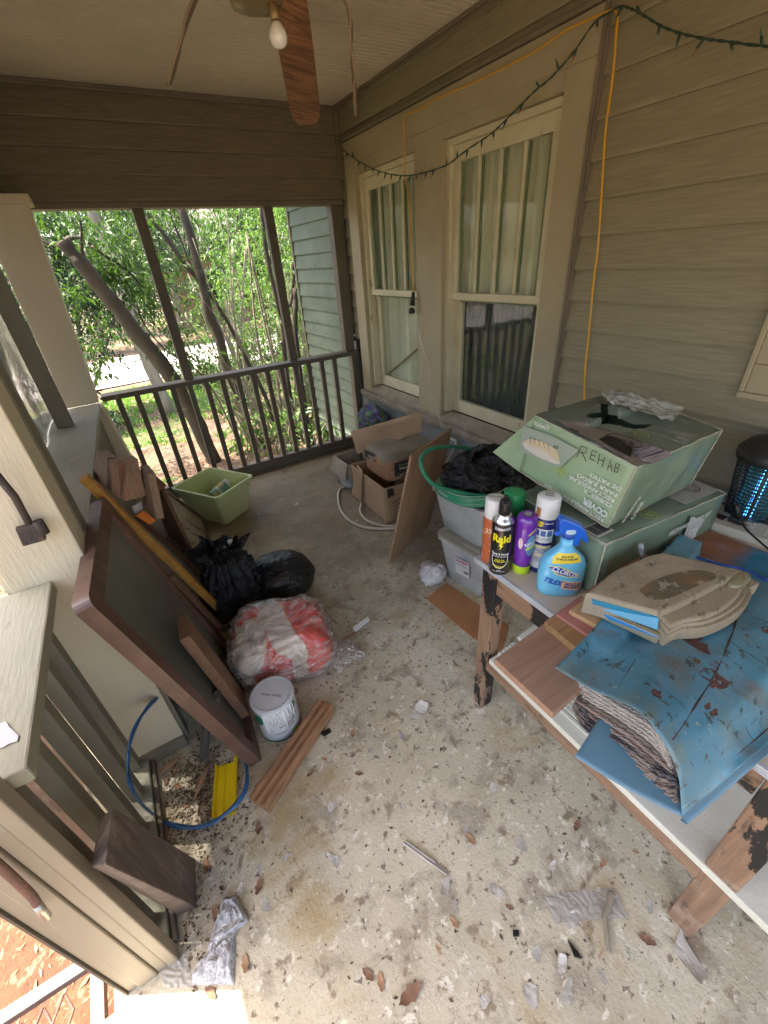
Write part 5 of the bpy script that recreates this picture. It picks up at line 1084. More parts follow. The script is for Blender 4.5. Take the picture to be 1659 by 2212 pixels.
# dark crease lines pressed in the sheet
m_crease = pm('crease_dirt', (.035, .03, .026), (.09, .06, .045), 40, rough=.9)
def srf(u, v_, l=.0018): return topf(u, v_) + V((-.0, 0, l))
bm = B(); random.seed(11)
def crease(uv0, uv1, r=.0012, n=26):
    pts = []
    for k in range(n + 1):
        t_ = k / n; u, v_ = uv0[0] + (uv1[0] - uv0[0]) * t_ + .008 * noise.noise(V((t_ * 7, uv0[0] * 9, uv0[1] * 9))), uv0[1] + (uv1[1] - uv0[1]) * t_ + .008 * noise.noise(V((t_ * 7, uv0[1] * 9, 4)))
        pts.append(srf(min(max(u, 0), 1), min(max(v_, 0), 1), .0004))
    tube(bm, pts, lambda t_: r * (.35 + .9 * abs(noise.noise(V((t_ * 9, uv0[0] * 5, uv0[1] * 7))))), 5)
for a, b, r in (((.03, .60), (.95, .40), .0035), ((.30, .05), (.28, .97), .0016), ((.13, .20), (.14, .86), .0020), ((.50, .06), (.49, .93), .0025), ((.70, .1), (.69, .9), .0022), ((.42, .2), (.42, .55), .0018), ((.6, .45), (.6, .8), .0018), ((.05, .25), (.95, .16), .0018), ((.3, .85), (.9, .8), .0022), ((.36, .6), (.36, .9), .0016), ((.12, .22), (.17, .52), .0018), ((.05, .78), (.9, .70), .0010), ((.14, .50), (.47, .42), .0012), ((.2, .93), (.95, .93), .003)): crease(a, b, r)
part('creases', bm, m_crease, zb, smooth=True)
m_rustp = pm('rust_residue', (.16, .07, .055), (.08, .04, .035), 60, rough=.95, bump=.8, bscale=120)
for (cu, cv, s) in ((.31, .56, .045), (.40, .40, .036), (.45, .35, .03), (.20, .62, .014), (.20, .67, .016), (.10, .38, .018), (.50, .32, .025), (.27, .86, .018), (.36, .84, .016), (.55, .72, .02), (.65, .6, .02)):
    bm = B(); n_ = 22; c_ = bm.verts.new(srf(cu, cv, .0014)); rg = []
    for k in range(n_):
        a = 2 * pi * k / n_; r_ = s * .8 * (.8 + .5 * noise.noise(V((cos(a) * 1.5, sin(a) * 1.5, cu * 20)))) * (1 + .3 * noise.noise(V((cos(a) * 7, sin(a) * 7, cu * 9)))); rg.append(bm.verts.new(srf(min(max(cu + r_ * cos(a) / .75, 0), 1), min(max(cv + r_ * sin(a) / .45, 0), 1), .0014)))
    for k in range(n_): bm.faces.new((c_, rg[k], rg[(k + 1) % n_]))
    part('rust_patch', bm, m_rustp, zb)
# bottom sheet sticking out under the rug
b0, b1, b2, b3 = PZ(qs(290, 1310), .702), PZ(qs(1048, 1733), .690), V((1.0, .06, .7322)), V((.90, .30, .7322))
bm = B()
def botf(u, v_):
    p = (b0.lerp(b1, v_)).lerp(b3.lerp(b2, v_), u); x = p.x
    if x > .80: p.z = TZ + .0035
    else: p.z = min(p.z, TZ + .0035) - .010 * (1 - u) * sin(pi * v_)
    return p
grid(bm, 30, 16, botf, thick=.001); part('bottom_sheet', bm, m_bagin, zb, smooth=True)
# side gusset on the right
bm = B(); grid(bm, 40, 6, lambda u, v_: (lambda a: V((a.x, a.y + .0 - .012 * sin(pi * v_), a.z + ((TZ + .004 if a.x > .8 else a.z - .012) - a.z) * v_)))(topf(u, 1.0))); part('side_seam', bm, m_bagin, zb, smooth=True)
# zipper
zc = [PZ(qt(*q), .768) for q in ((545, 1185), (700, 1235), (900, 1305), (1100, 1372), (1400, 1440), (1659, 1560))]
bm = B(); tube(bm, spline(zc, 5), .0032, 8); part('zipper', bm, plain('zip_blue', (.01, .06, .35), .35), zb, smooth=True)
bm = B(); a = PZ(qt(590, 1200), .775); b = PZ(qt(655, 1218), .775); beam(bm, a, b, .012, .007, bev=.002); part('zip_slider', bm, plain('slider_blue', (.02, .25, .7), .35), zb)
# flat brown and blue bag behind
m_brbl = bpy.data.materials.new('brown_blue_film'); m_brbl.use_nodes = True
nt = m_brbl.node_tree; p_ = nt.nodes['Principled BSDF']; co = nt.nodes.new('ShaderNodeTexCoord').outputs['Object']
sx_ = nt.nodes.new('ShaderNodeSeparateXYZ'); nt.links.new(co, sx_.inputs[0]); ad = nt.nodes.new('ShaderNodeMath'); ad.operation = 'ADD'; nt.links.new(sx_.outputs[1], ad.inputs[0])
mu_ = nt.nodes.new('ShaderNodeMath'); mu_.operation = 'MULTIPLY'; mu_.inputs[1].default_value = .16; nt.links.new(nz(nt, co, 9), mu_.inputs[0]); nt.links.new(mu_.outputs[0], ad.inputs[1])
mp = nt.nodes.new('ShaderNodeMapRange'); nt.links.new(ad.outputs[0], mp.inputs[0]); mp.inputs[1].default_value = -.02; mp.inputs[2].default_value = .24
nt.links.new(ramp(nt, mp.outputs[0], [(.40, (.03, .17, .27)), (.62, (.27, .12, .055))]), p_.inputs['Base Color']); p_.inputs['Roughness'].default_value = .3
pts = [PZ(q, TZ + .012) for q in (qt(560, 1180), qt(925, 985))] + [V((1.56, .10, TZ + .012)), V((1.38, .08, TZ + .012))]
bm = B(); grid(bm, 20, 20, lambda u, v_: (pts[0].lerp(pts[3], u)).lerp(pts[1].lerp(pts[2], u), v_) + V((0, 0, .006 * noise.noise(V((u * 6, v_ * 4, 2))))), thick=.006)
solo('flat_bag', bm, m_brbl, 'flat brown and blue plastic bag between the zipper and the metal strip', 'storage bag', smooth=True)
solo('paper_towel', prism(B(), [PZ(y1(*q), TZ + .006) for q in ((820, 430), (980, 340), (1100, 335), (1130, 400), (980, 470))], (0, 0, .01), .002), plain('grey_cloth', (.40, .36, .34), .8), 'greyish folded plastic tucked between carton and dusty package', 'plastic wrap')
solo('clear_tube', tube(B(), [PZ(qt(325, 1170), .87), PZ(qt(352, 1345), .80)], .0075, 12), film('tube_film', (.5, .52, .54), .6, .15), 'short clear plastic tube standing between carton and package', 'tube', smooth=True)
# rug: folded thick braid inside the bag
m_rug1 = pm('rug_grey_light', (.50, .45, .40), (.40, .36, .31), 40, rough=.95, bump=.9, bscale=150, bdist=.01)
m_rug2 = pm('rug_olive', (.23, .20, .145), (.17, .145, .10), 40, rough=.95, bump=.9, bscale=150, bdist=.01)
m_rug3 = pm('rug_dark_mix', (.30, .24, .20), (.09, .085, .10), 26, rough=.95, bump=.9, bscale=120, bdist=.01, lo=.45, hi=.55)
m_rug4 = pm('rug_pink_beige', (.42, .32, .26), (.30, .22, .19), 40, rough=.95, bump=.9, bscale=150, bdist=.01)
rug = thing('braided_rug', 'folded braided rug in grey and brown bands showing in the open bag', 'rug', (.75, .2, .68))
def braid(path, r, depth, m, name, seed=0):
    """one braided cord following path in the y-z plane, stretching back along x as a thick layer"""
    bm = B(); pts = spline(path, 10); L_ = [0]
    for a, b in zip(pts, pts[1:]): L_.append(L_[-1] + (b - a).length)
    n_ = 230
    def at(s):
        s *= L_[-1]
        for i in range(len(pts) - 1):
            if s <= L_[i + 1]: return pts[i].lerp(pts[i + 1], (s - L_[i]) / max(1e-9, L_[i + 1] - L_[i]))
        return pts[-1]
    for ph in (0, 2.1, 4.2):
        q = []
        for k in range(n_ + 1):
            s = k / n_; c = at(s); a = s * L_[-1] / .0085 + ph
            t_ = (at(min(1, s + .004)) - at(max(0, s - .004))).normalized(); nn = t_.cross(V((1, 0, 0))).normalized()
            q.append(c + nn * r * .45 * sin(2 * a) * .5 + V((1, 0, 0)) * r * .42 * cos(a))
        tube(bm, q, r * .56, 6)
    return bm
def rp(qs_, x): return [PX(qs(*q), x) for q in qs_]
CA = ((318, 765), (420, 830), (560, 925), (700, 1010), (820, 1085), (900, 1175), (960, 1290))
CB = ((352, 880), (450, 940), (590, 1020), (720, 1110), (830, 1195), (920, 1290), (985, 1390))
CC_ = ((300, 905), (420, 985), (550, 1075), (690, 1165), (810, 1265), (910, 1350), (1005, 1440))
CD_ = ((290, 935), (380, 1050), (500, 1140), (640, 1230), (770, 1330), (880, 1410), (1015, 1470))
CE_ = ((286, 960), (350, 1090), (470, 1180), (610, 1270), (740, 1370), (860, 1440), (1022, 1500))
def lerpc(a, b, t): return tuple((p[0] + (q[0] - p[0]) * t, p[1] + (q[1] - p[1]) * t) for p, q in zip(a, b))
def band(c0, c1, n, m, nm, x, depth=3, r=.0052):
    bm = B()
    for k in range(n):
        base = rp(lerpc(c0, c1, k / max(1, n - 1)), x + .004 * (k % 2))
        for d_ in range(depth): join(bm, braid([p + V((.0085 * d_, 0, 0)) for p in base], r, .1, m, nm))
    part(nm, bm, m, rug, smooth=True)
band(CA, CB, 7, m_rug1, 'light_band', .650); band(CB, CC_, 6, m_rug2, 'olive_band', .655); band(CC_, CD_, 3, m_rug4, 'beige_band', .645); band(CD_, CE_, 3, m_rug3, 'dark_band', .636)
FA = ((880, 1450), (830, 1465), (800, 1490), (850, 1500), (930, 1530), (1020, 1550)); FB = ((850, 1425), (770, 1440), (752, 1500), (810, 1560), (910, 1600), (1028, 1622))
band(FA, FB, 5, m_rug3, 'folded_edge', .632); band(CE_[4:] , ((760, 1400), (880, 1480), (1024, 1540)), 3, m_rug4, 'beige_band', .640)
# filler body of the rug deeper in the bag
bm = B(); ins = [PX(qs(*q), .68) for q in ((345, 830), (600, 960), (850, 1140), (940, 1280), (1010, 1480), (1020, 1600), (900, 1560), (820, 1480), (650, 1210), (470, 1110), (310, 930))]
prism(bm, ins, (.09, .0, .0)); part('rug_body', bm, m_rug3, rug)
# dusty plastic package
m_dust = pm('dusty_plastic', (.38, .315, .22), (.29, .235, .16), 7, (1, 1, 1), .8, .5, 60, spots=(((.17, .135, .09), 16, .585, .05, (1, 2, 1)), ((.40, .30, .15), 9, .62, .06), ((.50, .44, .33), 90, .62, .04), ((.12, .10, .07), 120, .64, .03)), bdist=.004)
m_blster = film('yellowed_blister', (.42, .37, .22), .55, .2, (.85, .8, .6), 14, .4, c2=(.30, .27, .17))
m_bluein = pm('blue_card', (.02, .23, .38), (.03, .33, .5), 7, rough=.3, coat=.5, spots=(((.25, .3, .25), 9, .62, .06),))
dpk = thing('dusty_package', 'dust covered clear plastic package with a rounded tray lying on the blue bag', 'plastic package', PZ(qs(900, 460), .80))
ZT, ZF = .880, .845
T = [PZ(qs(*q), ZT) for q in ((372, 150), (905, 292), (1045, 235), (1500, -5))] + [PZ(qt(*q), ZT) for q in ((1150, 1385), (560, 1257), (400, 1290), (60, 1440))]
def insetdome(bm, pts, z0, bev=.012):
    n = B(); prism(n, [V((p.x, p.y, z0)) for p in pts], (0, 0, pts[0].z - z0)); top = [e for e in n.edges if all(v.co.z > z0 + .01 for v in e.verts)]
    bmesh.ops.bevel(n, geom=top, offset=bev, segments=4, profile=.6, affect='EDGES'); return join(bm, n)
bm = B(); insetdome(bm, T[:1] + T[1:4] + T[4:], .815, .010)
part('raised_tray', bm, m_dust, dpk, smooth=False, label='raised part coated in grey brown dust')
Fp = [PZ(qs(*q), ZF - .012) for q in ((338, 196), (925, 445), (990, 418), (1010, 380))]
def lobe(q_, z): return [PZ(qs(*q), z) for q in q_]
arcO = ((940, 465), (1050, 410), (1200, 398), (1340, 350), (1470, 270), (1535, 190), (1545, 130), (1535, 118), (1600, 82), (1560, 58), (1500, 20))
def smoothl(q_, z): return spline([PZ(qs(*q), z) for q in q_], 4)
for zt_, q_, b_ in ((.846, arcO, .003), (.856, ((960, 425), (1060, 375), (1200, 358), (1330, 312), (1440, 240), (1500, 165), (1505, 110), (1490, 30)), .003), (.866, ((975, 385), (1070, 345), (1200, 322), (1320, 275), (1415, 205), (1470, 140), (1475, 95), (1450, 30)), .008)):
    pts = smoothl(q_, zt_); bm = B(); insetdome(bm, pts + [V((T[3].x - .02, T[3].y + .03, zt_)), V((T[1].x + .01, T[1].y + .02, zt_))], .812, b_); part('rounded_tray', bm, m_dust if zt_ != .856 else m_dust, dpk, smooth=False)
bm = B(); fl_ = [PZ(qs(*q), .836) for q in ((340, 196), (930, 462), (1010, 425), (1060, 395))] + [V((T[4].x, T[4].y - .03, .836)), V((T[5].x, T[5].y + .02, .836)), PZ(qt(20, 1470), .836)]
prism(bm, fl_, (0, 0, -.0035), .001); part('flange', bm, m_blster, dpk)
bm = B(); q_ = [PZ(qs(*q), z) for q, z in (((418, 205), .866), ((890, 330), .866), ((880, 420), .840), ((415, 245), .840))]; hexa(bm, [q_[3], q_[2], q_[2] + V((.012, .02, 0)), q_[3] + V((.012, .02, 0)), q_[0], q_[1], q_[1] + V((.012, .02, 0)), q_[0] + V((.012, .02, 0))], .002)
part('blue_card', bm, m_bluein, dpk)
bm = B(); q_ = [PZ(qs(*q), z) for q, z in (((405, 250), .832), ((905, 465), .832), ((870, 520), .808), ((410, 300), .808))]; dd2 = V((.03, .05, 0)); hexa(bm, [q_[3], q_[2], q_[2] + dd2, q_[3] + dd2, q_[0], q_[1], q_[1] + dd2, q_[0] + dd2], .003)
part('lower_blister', bm, m_blster, dpk)
bm = B(); q_ = [PZ(qs(*q), z) for q, z in (((425, 258), .829), ((880, 455), .829), ((880, 478), .815), ((440, 290), .815))]; hexa(bm, [q_[3], q_[2], q_[2] + dd2 * .8, q_[3] + dd2 * .8, q_[0], q_[1], q_[1] + dd2 * .8, q_[0] + dd2 * .8], .001); bm.transform(Matrix.Translation((-.0045, -.003, 0)))
part('blue_strip', bm, plain('strip_blue', (.02, .26, .62), .3, coat=.3), dpk)
bm = blob((*PZ(qs(1450, 60), .868).xy, .868), (.045, .02, .014), lambda d: .1 * noise.noise(d * 2), 3); part('yellow_bump', bm, m_blster, dpk, smooth=True)
lab = [PZ(qs(*q), ZT + .0012) for q in ((750, 130), (860, 60), (1010, 10), (1180, -10), (1290, 20), (1270, 60), (1120, 120), (960, 190), (820, 195))]
n_ = B(); n_.faces.new([n_.verts.new(p) for p in spline(lab + [lab[0]], 3)[:-1]]); part('peeling_label', n_, pm('peeling_label', (.10, .10, .07), (.22, .13, .06), 14, rough=.7, bump=.5, bscale=30, spots=(((.33, .28, .2), 22, .56, .05), ((.42, .2, .06), 10, .62, .04))), dpk)
# ---- power strip ----
m_strip = pm('dusty_cream_metal', (.50, .47, .38), (.40, .37, .29), 5, rough=.6, bump=.15, bscale=40, spots=(((.25, .21, .15), 18, .64, .05), ((.6, .58, .5), 50, .66, .04)))
ps = thing('metal_raceway', 'long dusty cream metal channel with punched holes lying behind the bags', 'metal channel', (1.6, .35, TZ))
s0, s1 = PZ(qt(935, 985), TZ + .001), PZ(qt(1659, 1235), TZ + .001); sdv = (s1 - s0); s1 = s0 + sdv.normalized() * .52; sdn = V((-sdv.y, sdv.x, 0)).normalized()
if sdn.x < 0: sdn = -sdn
WS = .105
bm = B(); hexa(bm, [s0, s1, s1 + sdn * WS, s0 + sdn * WS] + [p + V((0, 0, .030)) for p in (s0 + sdn * .004, s1 + sdn * .004, s1 + sdn * WS, s0 + sdn * WS)], .002); part('body', bm, m_strip, ps)
for k in range(9):
    for r_ in (.032, .055, .078):
        c_ = s0 + sdv.normalized() * (.13 + .038 * k) + sdn * r_ + V((0, 0, .0303)); part('rivet', lathe(B(), [(.0055, 0), (.005, .0012), (.003, .0018)], c_, 12), m_strip, ps)
bm = B(); c_ = s0 + sdv.normalized() * .03 + sdn * .055; box(bm, (-.016, -.024, 0), (.016, .024, .004), .002, M=Matrix.Translation(c_ + V((0, 0, .030)))); part('switch', bm, plain('switch_dark', (.05, .012, .012), .4), ps)
for a_ in (.075, .105):
    bm = B(); c_ = s0 + sdv.normalized() * a_ + sdn * .05 + V((0, 0, .0305)); box(bm, (-.010, -.012, 0), (.010, .012, .0015), .0005, M=Matrix.Translation(c_)); part('socket', bm, plain('socket_grey', (.22, .2, .17), .6), ps)
pg = thing('black_plug', 'black plug in the cream metal channel with its cord running off to the right', 'plug', s0 + sdv.normalized() * .085 + sdn * .055 + V((0, 0, .032)))
c_ = s0 + sdv.normalized() * .085 + sdn * .055
bm = B(); box(bm, (-.022, -.02, 0), (.022, .02, .02), .005, M=Matrix.Translation(c_ + V((0, 0, .032)))); tube(bm, [c_ + V((0, 0, .05)), c_ + V((-.005, .008, .07)), c_ + V((-.01, .018, .10))], .010, 12); part('body', bm, m_bkp, pg)
bm = B(); tube(bm, spline([c_ + V((-.01, .018, .10)), PZ(qt(1130, 745), .80), PZ(qt(1200, 760), .79), PZ(qt(1310, 825), .785), PZ(qt(1375, 880), .775), PZ(qt(1390, 960), .77), PZ(qt(1450, 1040), .775), PZ(qt(1560, 1140), .78), PZ(qt(1700, 1260), .78)], 6), .0032, 8); part('cord', bm, m_bkp, pg, smooth=True)
# ---- bug zapper ----
m_zap = pm('dusty_black_plastic', (.018, .018, .018), (.03, .028, .025), 10, rough=.5, bump=.1, spots=(((.09, .08, .065), 9, .60, .1),))
ZX, ZY, ZZ = 1.725, .425, TZ + .003
zp = thing('bug_zapper', 'black caged bug zapper lantern with a glowing blue tube', 'bug zapper', (ZX, ZY, ZZ))
bm = B(); lathe(bm, [(.066, 0), (.07, .004), (.072, .014), (.066, .018)], (ZX, ZY, ZZ)); part('base', bm, m_zap, zp)
bm = B(); lathe(bm, [(.088, .225), (.103, .230), (.106, .245), (.104, .262), (.098, .268), (.080, .290), (.045, .302), (.040, .312), (.01, .314)], (ZX, ZY, ZZ)); part('roof', bm, m_zap, zp)
bm = B(); NR = 15
for k in range(NR):
    z = .028 + (.200 / NR) * k; r_ = .070 + .022 * (z / .225); sg = 44; rr0 = []
    for j in range(sg):
        a = 2 * pi * j / sg; rr0.append(V((ZX + r_ * cos(a), ZY + r_ * sin(a), ZZ + z + .002 * (j % 2))))
    tube(bm, rr0, .0026, 5, closed=True)
for k in range(8):
    a = 2 * pi * k / 8 + .2; tube(bm, [V((ZX + .068 * cos(a), ZY + .068 * sin(a), ZZ + .016)), V((ZX + .092 * cos(a), ZY + .092 * sin(a), ZZ + .232))], .0045, 6)
part('cage', bm, m_zap, zp)
m_grid_g = plain('inner_grid_green', (.05, .22, .17), .4, .2)
bm = B()
for k in range(22):
    a = 2 * pi * k / 22; tube(bm, [V((ZX + .045 * cos(a), ZY + .045 * sin(a), ZZ + .018)), V((ZX + .052 * cos(a), ZY + .052 * sin(a), ZZ + .225))], .0022, 5)
for k in range(14):
    z = .03 + .0145 * k; tube(bm, [V((ZX + .050 * cos(2 * pi * j / 20), ZY + .050 * sin(2 * pi * j / 20), ZZ + z)) for j in range(20)], .0026, 5, closed=True)
part('inner_grid', bm, m_grid_g, zp)
bm = B(); lathe(bm, [(.0105, .02), (.0105, .222)], (ZX - .018, ZY, ZZ), 16); part('glowing_tube', bm, plain('uv_tube', (.1, .4, .9), .4, emit=(.04, .35, 1.0, 1.8)), zp)
# ================= totes, plywood, cartons at the wall =================
m_tote = film('frosted_plastic', (.58, .60, .59), .78, .3, (.85, .87, .88), 8, .15, c2=(.33, .35, .34), spots=(((.27, .24, .18), 2.6, .56, .16),))
m_totelid = pm('dusty_tote_lid', (.36, .34, .27), (.26, .23, .165), 6, rough=.7, bump=.2, spots=(((.45, .45, .42), 5, .62, .08), ((.15, .12, .08), 20, .66, .04)))
def tote(x, y, z, rz, w0, d0, w1, d1, h, label, ribs=True, lid=False):
    t = thing('storage_tote', label, 'storage tote', (x, y, z), Rz(rz)); bm = tubmesh(w0, d0, w1, d1, h, r=.035, lip=.010, liph=.022)
    part('body', bm, m_tote, t, world=False)
    if lid:
        bm = B(); pts = rr(w1 + .035, d1 + .035, .05, -(w1 + .035) / 2, -(d1 + .035) / 2); prism(bm, [(p[0], p[1], h + .0005) for p in pts], (0, 0, .016), .004)
        pts = rr(w1 - .03, d1 - .03, .05, -(w1 - .03) / 2, -(d1 - .03) / 2); join(bm, ring(B(), pts, rr(w1 - .06, d1 - .06, .04, -(w1 - .06) / 2, -(d1 - .06) / 2), h + .0166, h + .0205)); part('lid', bm, m_totelid, t, world=False)
    return t
t1 = tote(1.43, 1.375, .001, 7, .40, .27, .46, .345, .282, 'lower frosted storage tote with dusty lid and paper sticker', lid=True)
m_stk = plain('sticker_paper', (.62, .61, .6), .5); m_rdp = plain('sticker_red', (.55, .03, .08), .5)
sO = [PX(z5(*q), 1.196) for q in ((980, 1145), (1072, 1195), (1072, 1292), (985, 1245))]
bm = B(); prism(bm, sO, (.001, 0, 0)); part('sticker', bm, m_stk, t1)
nS = V((-1, -.12, 0)); 
text_px(t1, 'Sterilite', PX(z5(988, 1172), 1.192), PX(z5(1062, 1208), 1.192), nS, .013, m_rdp, bold=.03)
text_px(t1, 'STORAGE BOX', PX(z5(992, 1192), 1.192), PX(z5(1058, 1228), 1.192), nS, .006, m_ink2)
bm = B(); 
for k in range(9):
    a = PX(z5(1040 + 3.4 * k, 1242 + 1.8 * k), 1.192); box(bm, a - V((0, .0006, .018)), a + V((.0006, .0006, 0)))
part('barcode', bm, m_ink2, t1)
t2 = tote(1.45, 1.43, .302, 4, .40, .30, .47, .37, .25, 'upper frosted storage tote heaped with hose and black plastic')
bm = B(); box(bm, (-.19, -.14, .01), (.19, .14, .22), .01); part('contents', bm, m_totelid, t2, world=False)
# black plastic heap
def hp_(d): return .25 * noise.noise(d * 1.4 + V((3, 1, 0))) + .16 * ridge(d * 3 + V((1, 0, 5)), 1) + .08 * ridge(d * 8, 1) + .03 * ridge(d * 18, 1)
bm = blob((1.46, 1.45, .60), (.22, .18, .10), hp_, 6, flat=.53)
def ear(u, v_): return V((1.33 + .30 * u, 1.50 + .06 * sin(u * 7) - .08 * v_, .64 + .09 * v_ * (1 + .7 * noise.noise(V((u * 5, 2, v_)))) + .02 * ridge((u * 9, v_ * 4, 1), 1)))
grid(bm, 50, 16, ear); solo('black_plastic', bm, m_bag, 'crumpled shiny black plastic heaped on the upper tote', 'plastic bag', smooth=True)
# green hose coil with a raised loop
m_hose = pm('green_hose', (.02, .26, .14), (.016, .2, .11), 12, rough=.35, bump=.08, coat=.2, spots=(((.25, .33, .26), 22, .66, .05),))
hz_ = thing('garden_hose', 'green garden hose with pale stripe coiled on the upper tote', 'hose', (1.3, 1.4, .56))
lp = [((1290, 760), .60), ((1100, 745), .61), ((960, 715), .64), ((850, 680), .69), ((790, 620), .74), ((758, 540), .80), ((775, 480), .82), ((830, 442), .82), ((940, 428), .78), ((1060, 440), .70), ((1150, 480), .66), ((1200, 520), .6)]
path = [PZ(z5(*q), z) for q, z in lp]
coil = []
for k in range(52):
    a = 2.6 + k * 2 * pi / 13; c_ = V((1.335, 1.42)); rx2, ry2 = .20 - .004 * (k // 13), .185 - .006 * (k // 13); coil.append(V((c_.x + rx2 * cos(a) + .012 * sin(k), c_.y + ry2 * sin(a), .575 + .019 * (k // 13) * .55 + .004 * sin(k * 1.7))))
hpath = spline(path, 6)
bm = B(); tube(bm, hpath, .0105, 10); part('loop', bm, m_hose, hz_, smooth=True)
bm = B(); tube(bm, spline(coil, 4), .0095, 10); part('coil', bm, m_hose, hz_, smooth=True)
m_hst = plain('hose_stripe', (.42, .55, .42), .4); bm = B(); sp_ = spline(coil, 4); tube(bm, [p + V((0, 0, .0087)) + (p - V((1.335, 1.42, p.z))).normalized() * .003 for p in sp_], .0022, 5); part('stripe', bm, m_hst, hz_, smooth=True)
# plywood
m_ply = pm('plywood_face', (.40, .255, .15), (.30, .185, .11), 2.2, (6, 6, 1), .7, .25, 30, (6, 6, 1), spots=(((.2, .13, .09), 3, .6, .12), ((.15, .1, .07), 28, .7, .03)))
m_plye = pm('plywood_edge', (.52, .38, .22), (.22, .13, .07), 90, (1, .2, .2), .8, .2, 40)
pb0, pb1, pt0, pt1 = PZ(z5(552, 1200)), PZ(z5(800, 1010)), PZ(z5(700, 490), .75), PZ(z5(965, 307), .74)
pb1 = pb0 + (pt1 - pt0) * 1.12; pb1.z = 0; pn_ = (pb1 - pb0).cross(pt0 - pb0).normalized(); 
if pn_.dot(CAM - pb0) < 0: pn_ = -pn_
pw = thing('plywood_sheet', 'plywood sheet standing on edge against the totes', 'plywood', pb0)
bm = B(); hexa(bm, [pb0 - pn_ * .013, pb1 - pn_ * .013, pb1, pb0, pt0 - pn_ * .013, pt1 - pn_ * .013, pt1, pt0], .001); part('sheet', bm, m_ply, pw)
bm = B()
for k, m in ((.0022, 0), (.0062, 0), (.0102, 0)):
    e = (pb0 - pb1).normalized() * .0008; hexa(bm, [pb0 - pn_ * k + e, pb0 - pn_ * (k + .0016) + e, pb0 - pn_ * (k + .0016), pb0 - pn_ * k, pt0 - pn_ * k + e, pt0 - pn_ * (k + .0016) + e, pt0 - pn_ * (k + .0016), pt0 - pn_ * k])
part('ply_layers', bm, m_plye, pw)
# orange flattened card on the floor
m_oc = pm('orange_brown_tile', (.42, .20, .085), (.34, .15, .06), 5, rough=.6, bump=.3, bscale=20, spots=(((.22, .10, .04), 7, .6, .06), ((.5, .42, .34), 34, .70, .02)))
solo('floor_card', prism(B(), [PZ(q) for q in (z5(795, 1422), z5(925, 1322), z5(1330, 1600), z5(1280, 1800), z5(1070, 1659))], (0, 0, .006), .001), m_oc, 'flat orange brown card on the floor under the table corner', 'card')
# crumpled paper
m_tis = pm('tissue_paper', (.60, .59, .57), (.52, .51, .5), 12, rough=.7, bump=.3)
def tissue(c, r, seed, label, nm='crumpled_tissue', flat_=.6):
    def dd(d): return .32 * ridge(d * 1.9 + V((seed, 0, 0)), 1) + .22 * ridge(d * 4.5 + V((0, seed, 0)), 1) + .1 * noise.noise(d * 11)
    bm = blob(c, (r, r * .8, r * flat_), dd, 4, flat=.001); return solo(nm, bm, m_tis, label, 'tissue')
tissue((*PZ(z5(835, 1300)).xy, .045), .062, 3.2, 'big crumpled pale tissue beside the lower tote', flat_=.75)
tissue((*PZ(z5(815, 1235)).xy, .03), .04, 8.2, 'smaller crumpled tissue between plywood and lower tote')
# bedding box and bale
bx_ = thing('cardboard_box', 'plain cardboard box with its flap hanging open under the bedding bale', 'cardboard box', (1.222, 2.154, 0), Rz(-1))
for nm, q in (('side', [(0, 0, 0), (0, .50, 0), (0, .50, .28), (0, 0, .285)]), ('side', [(0, 0, 0), (.36, 0, 0), (.36, 0, .27), (0, 0, .285)]), ('side', [(0, .5, 0), (.36, .5, 0), (.36, .5, .28), (0, .5, .28)]), ('side', [(.36, 0, 0), (.36, .5, 0), (.36, .5, .28), (.36, 0, .27)]), ('bottom', [(0, 0, .004), (.36, 0, .004), (.36, .5, .004), (0, .5, .004)])):
    part(nm, panel(q, .008, seed=len(nm) + q[1][0]), m_kraft, bx_, world=False)
M_ = MW[bx_.name]
fa = [PX(z5(*q), x) for q, x in (((340, 548), 1.21), ((545, 712), 1.215))]
a0_, a1_ = PX(z5(345, 552), 1.20), PX(z5(382, 800), 1.13); 
bm = panel([PX(z5(345, 548), 1.215), PX(z5(378, 585), 1.215), PX(z5(372, 800), 1.205), PX(z5(306, 742), 1.19)], .006); part('hanging_flap', bm, m_kraft, bx_)
tf = [PX(z5(300, 330), 1.33), PX(z5(762, 200), 1.62), PX(z5(770, 330), 1.62), PX(z5(345, 480), 1.33)]
bm = panel(tf, .022, 22, seed=9); part('back_flap', bm, m_kraft, bx_, label='tall ridged flap folded up behind the bale')
bm = B(); box(bm, (-.0045, .003, .225), (.06, .003 + .05, .29), .002); bm.free()
m_tapeb = plain('tape_black', (.03, .03, .032), .5)
bm = B(); prism(bm, [PY(z5(*q), 2.146) for q in ((538, 708), (578, 700), (588, 745), (542, 768))], (0, .0015, 0)); part('black_tape', bm, m_tapeb, bx_)
nB = V((0, -1, 0))
for k, (txt, a, b) in enumerate((('KEEP DRY', (575, 800), (632, 768)), ('THIS SIDE UP', (578, 825), (634, 790)), ('HANDLE WITH CARE', (580, 850), (632, 815)), ('FRAGILE', (582, 880), (625, 845)), ('NET WT 40 LB', (584, 905), (618, 875)))):
    text_px(bx_, txt, PY(z5(*a), 2.142), PY(z5(*b), 2.142), nB, .012, m_ink2, bold=.03)
m_bale = pm('wood_shavings_bag', (.42, .24, .14), (.30, .155, .085), 26, (1, 1, 1), .35, .8, 55, spots=(((.55, .38, .24), 40, .58, .05), ((.16, .08, .045), 30, .64, .04)), bdist=.01)
m_baletop = pm('dusty_bale_top', (.25, .22, .165), (.19, .165, .12), 6, rough=.8, bump=.4, bscale=24, spots=(((.32, .2, .12), 8, .64, .08),))
bl = thing('bedding_bale', 'dusty bale of wood shavings pet bedding on the open cardboard box', 'bale', (1.283, 2.213, .265), Rz(-.6))
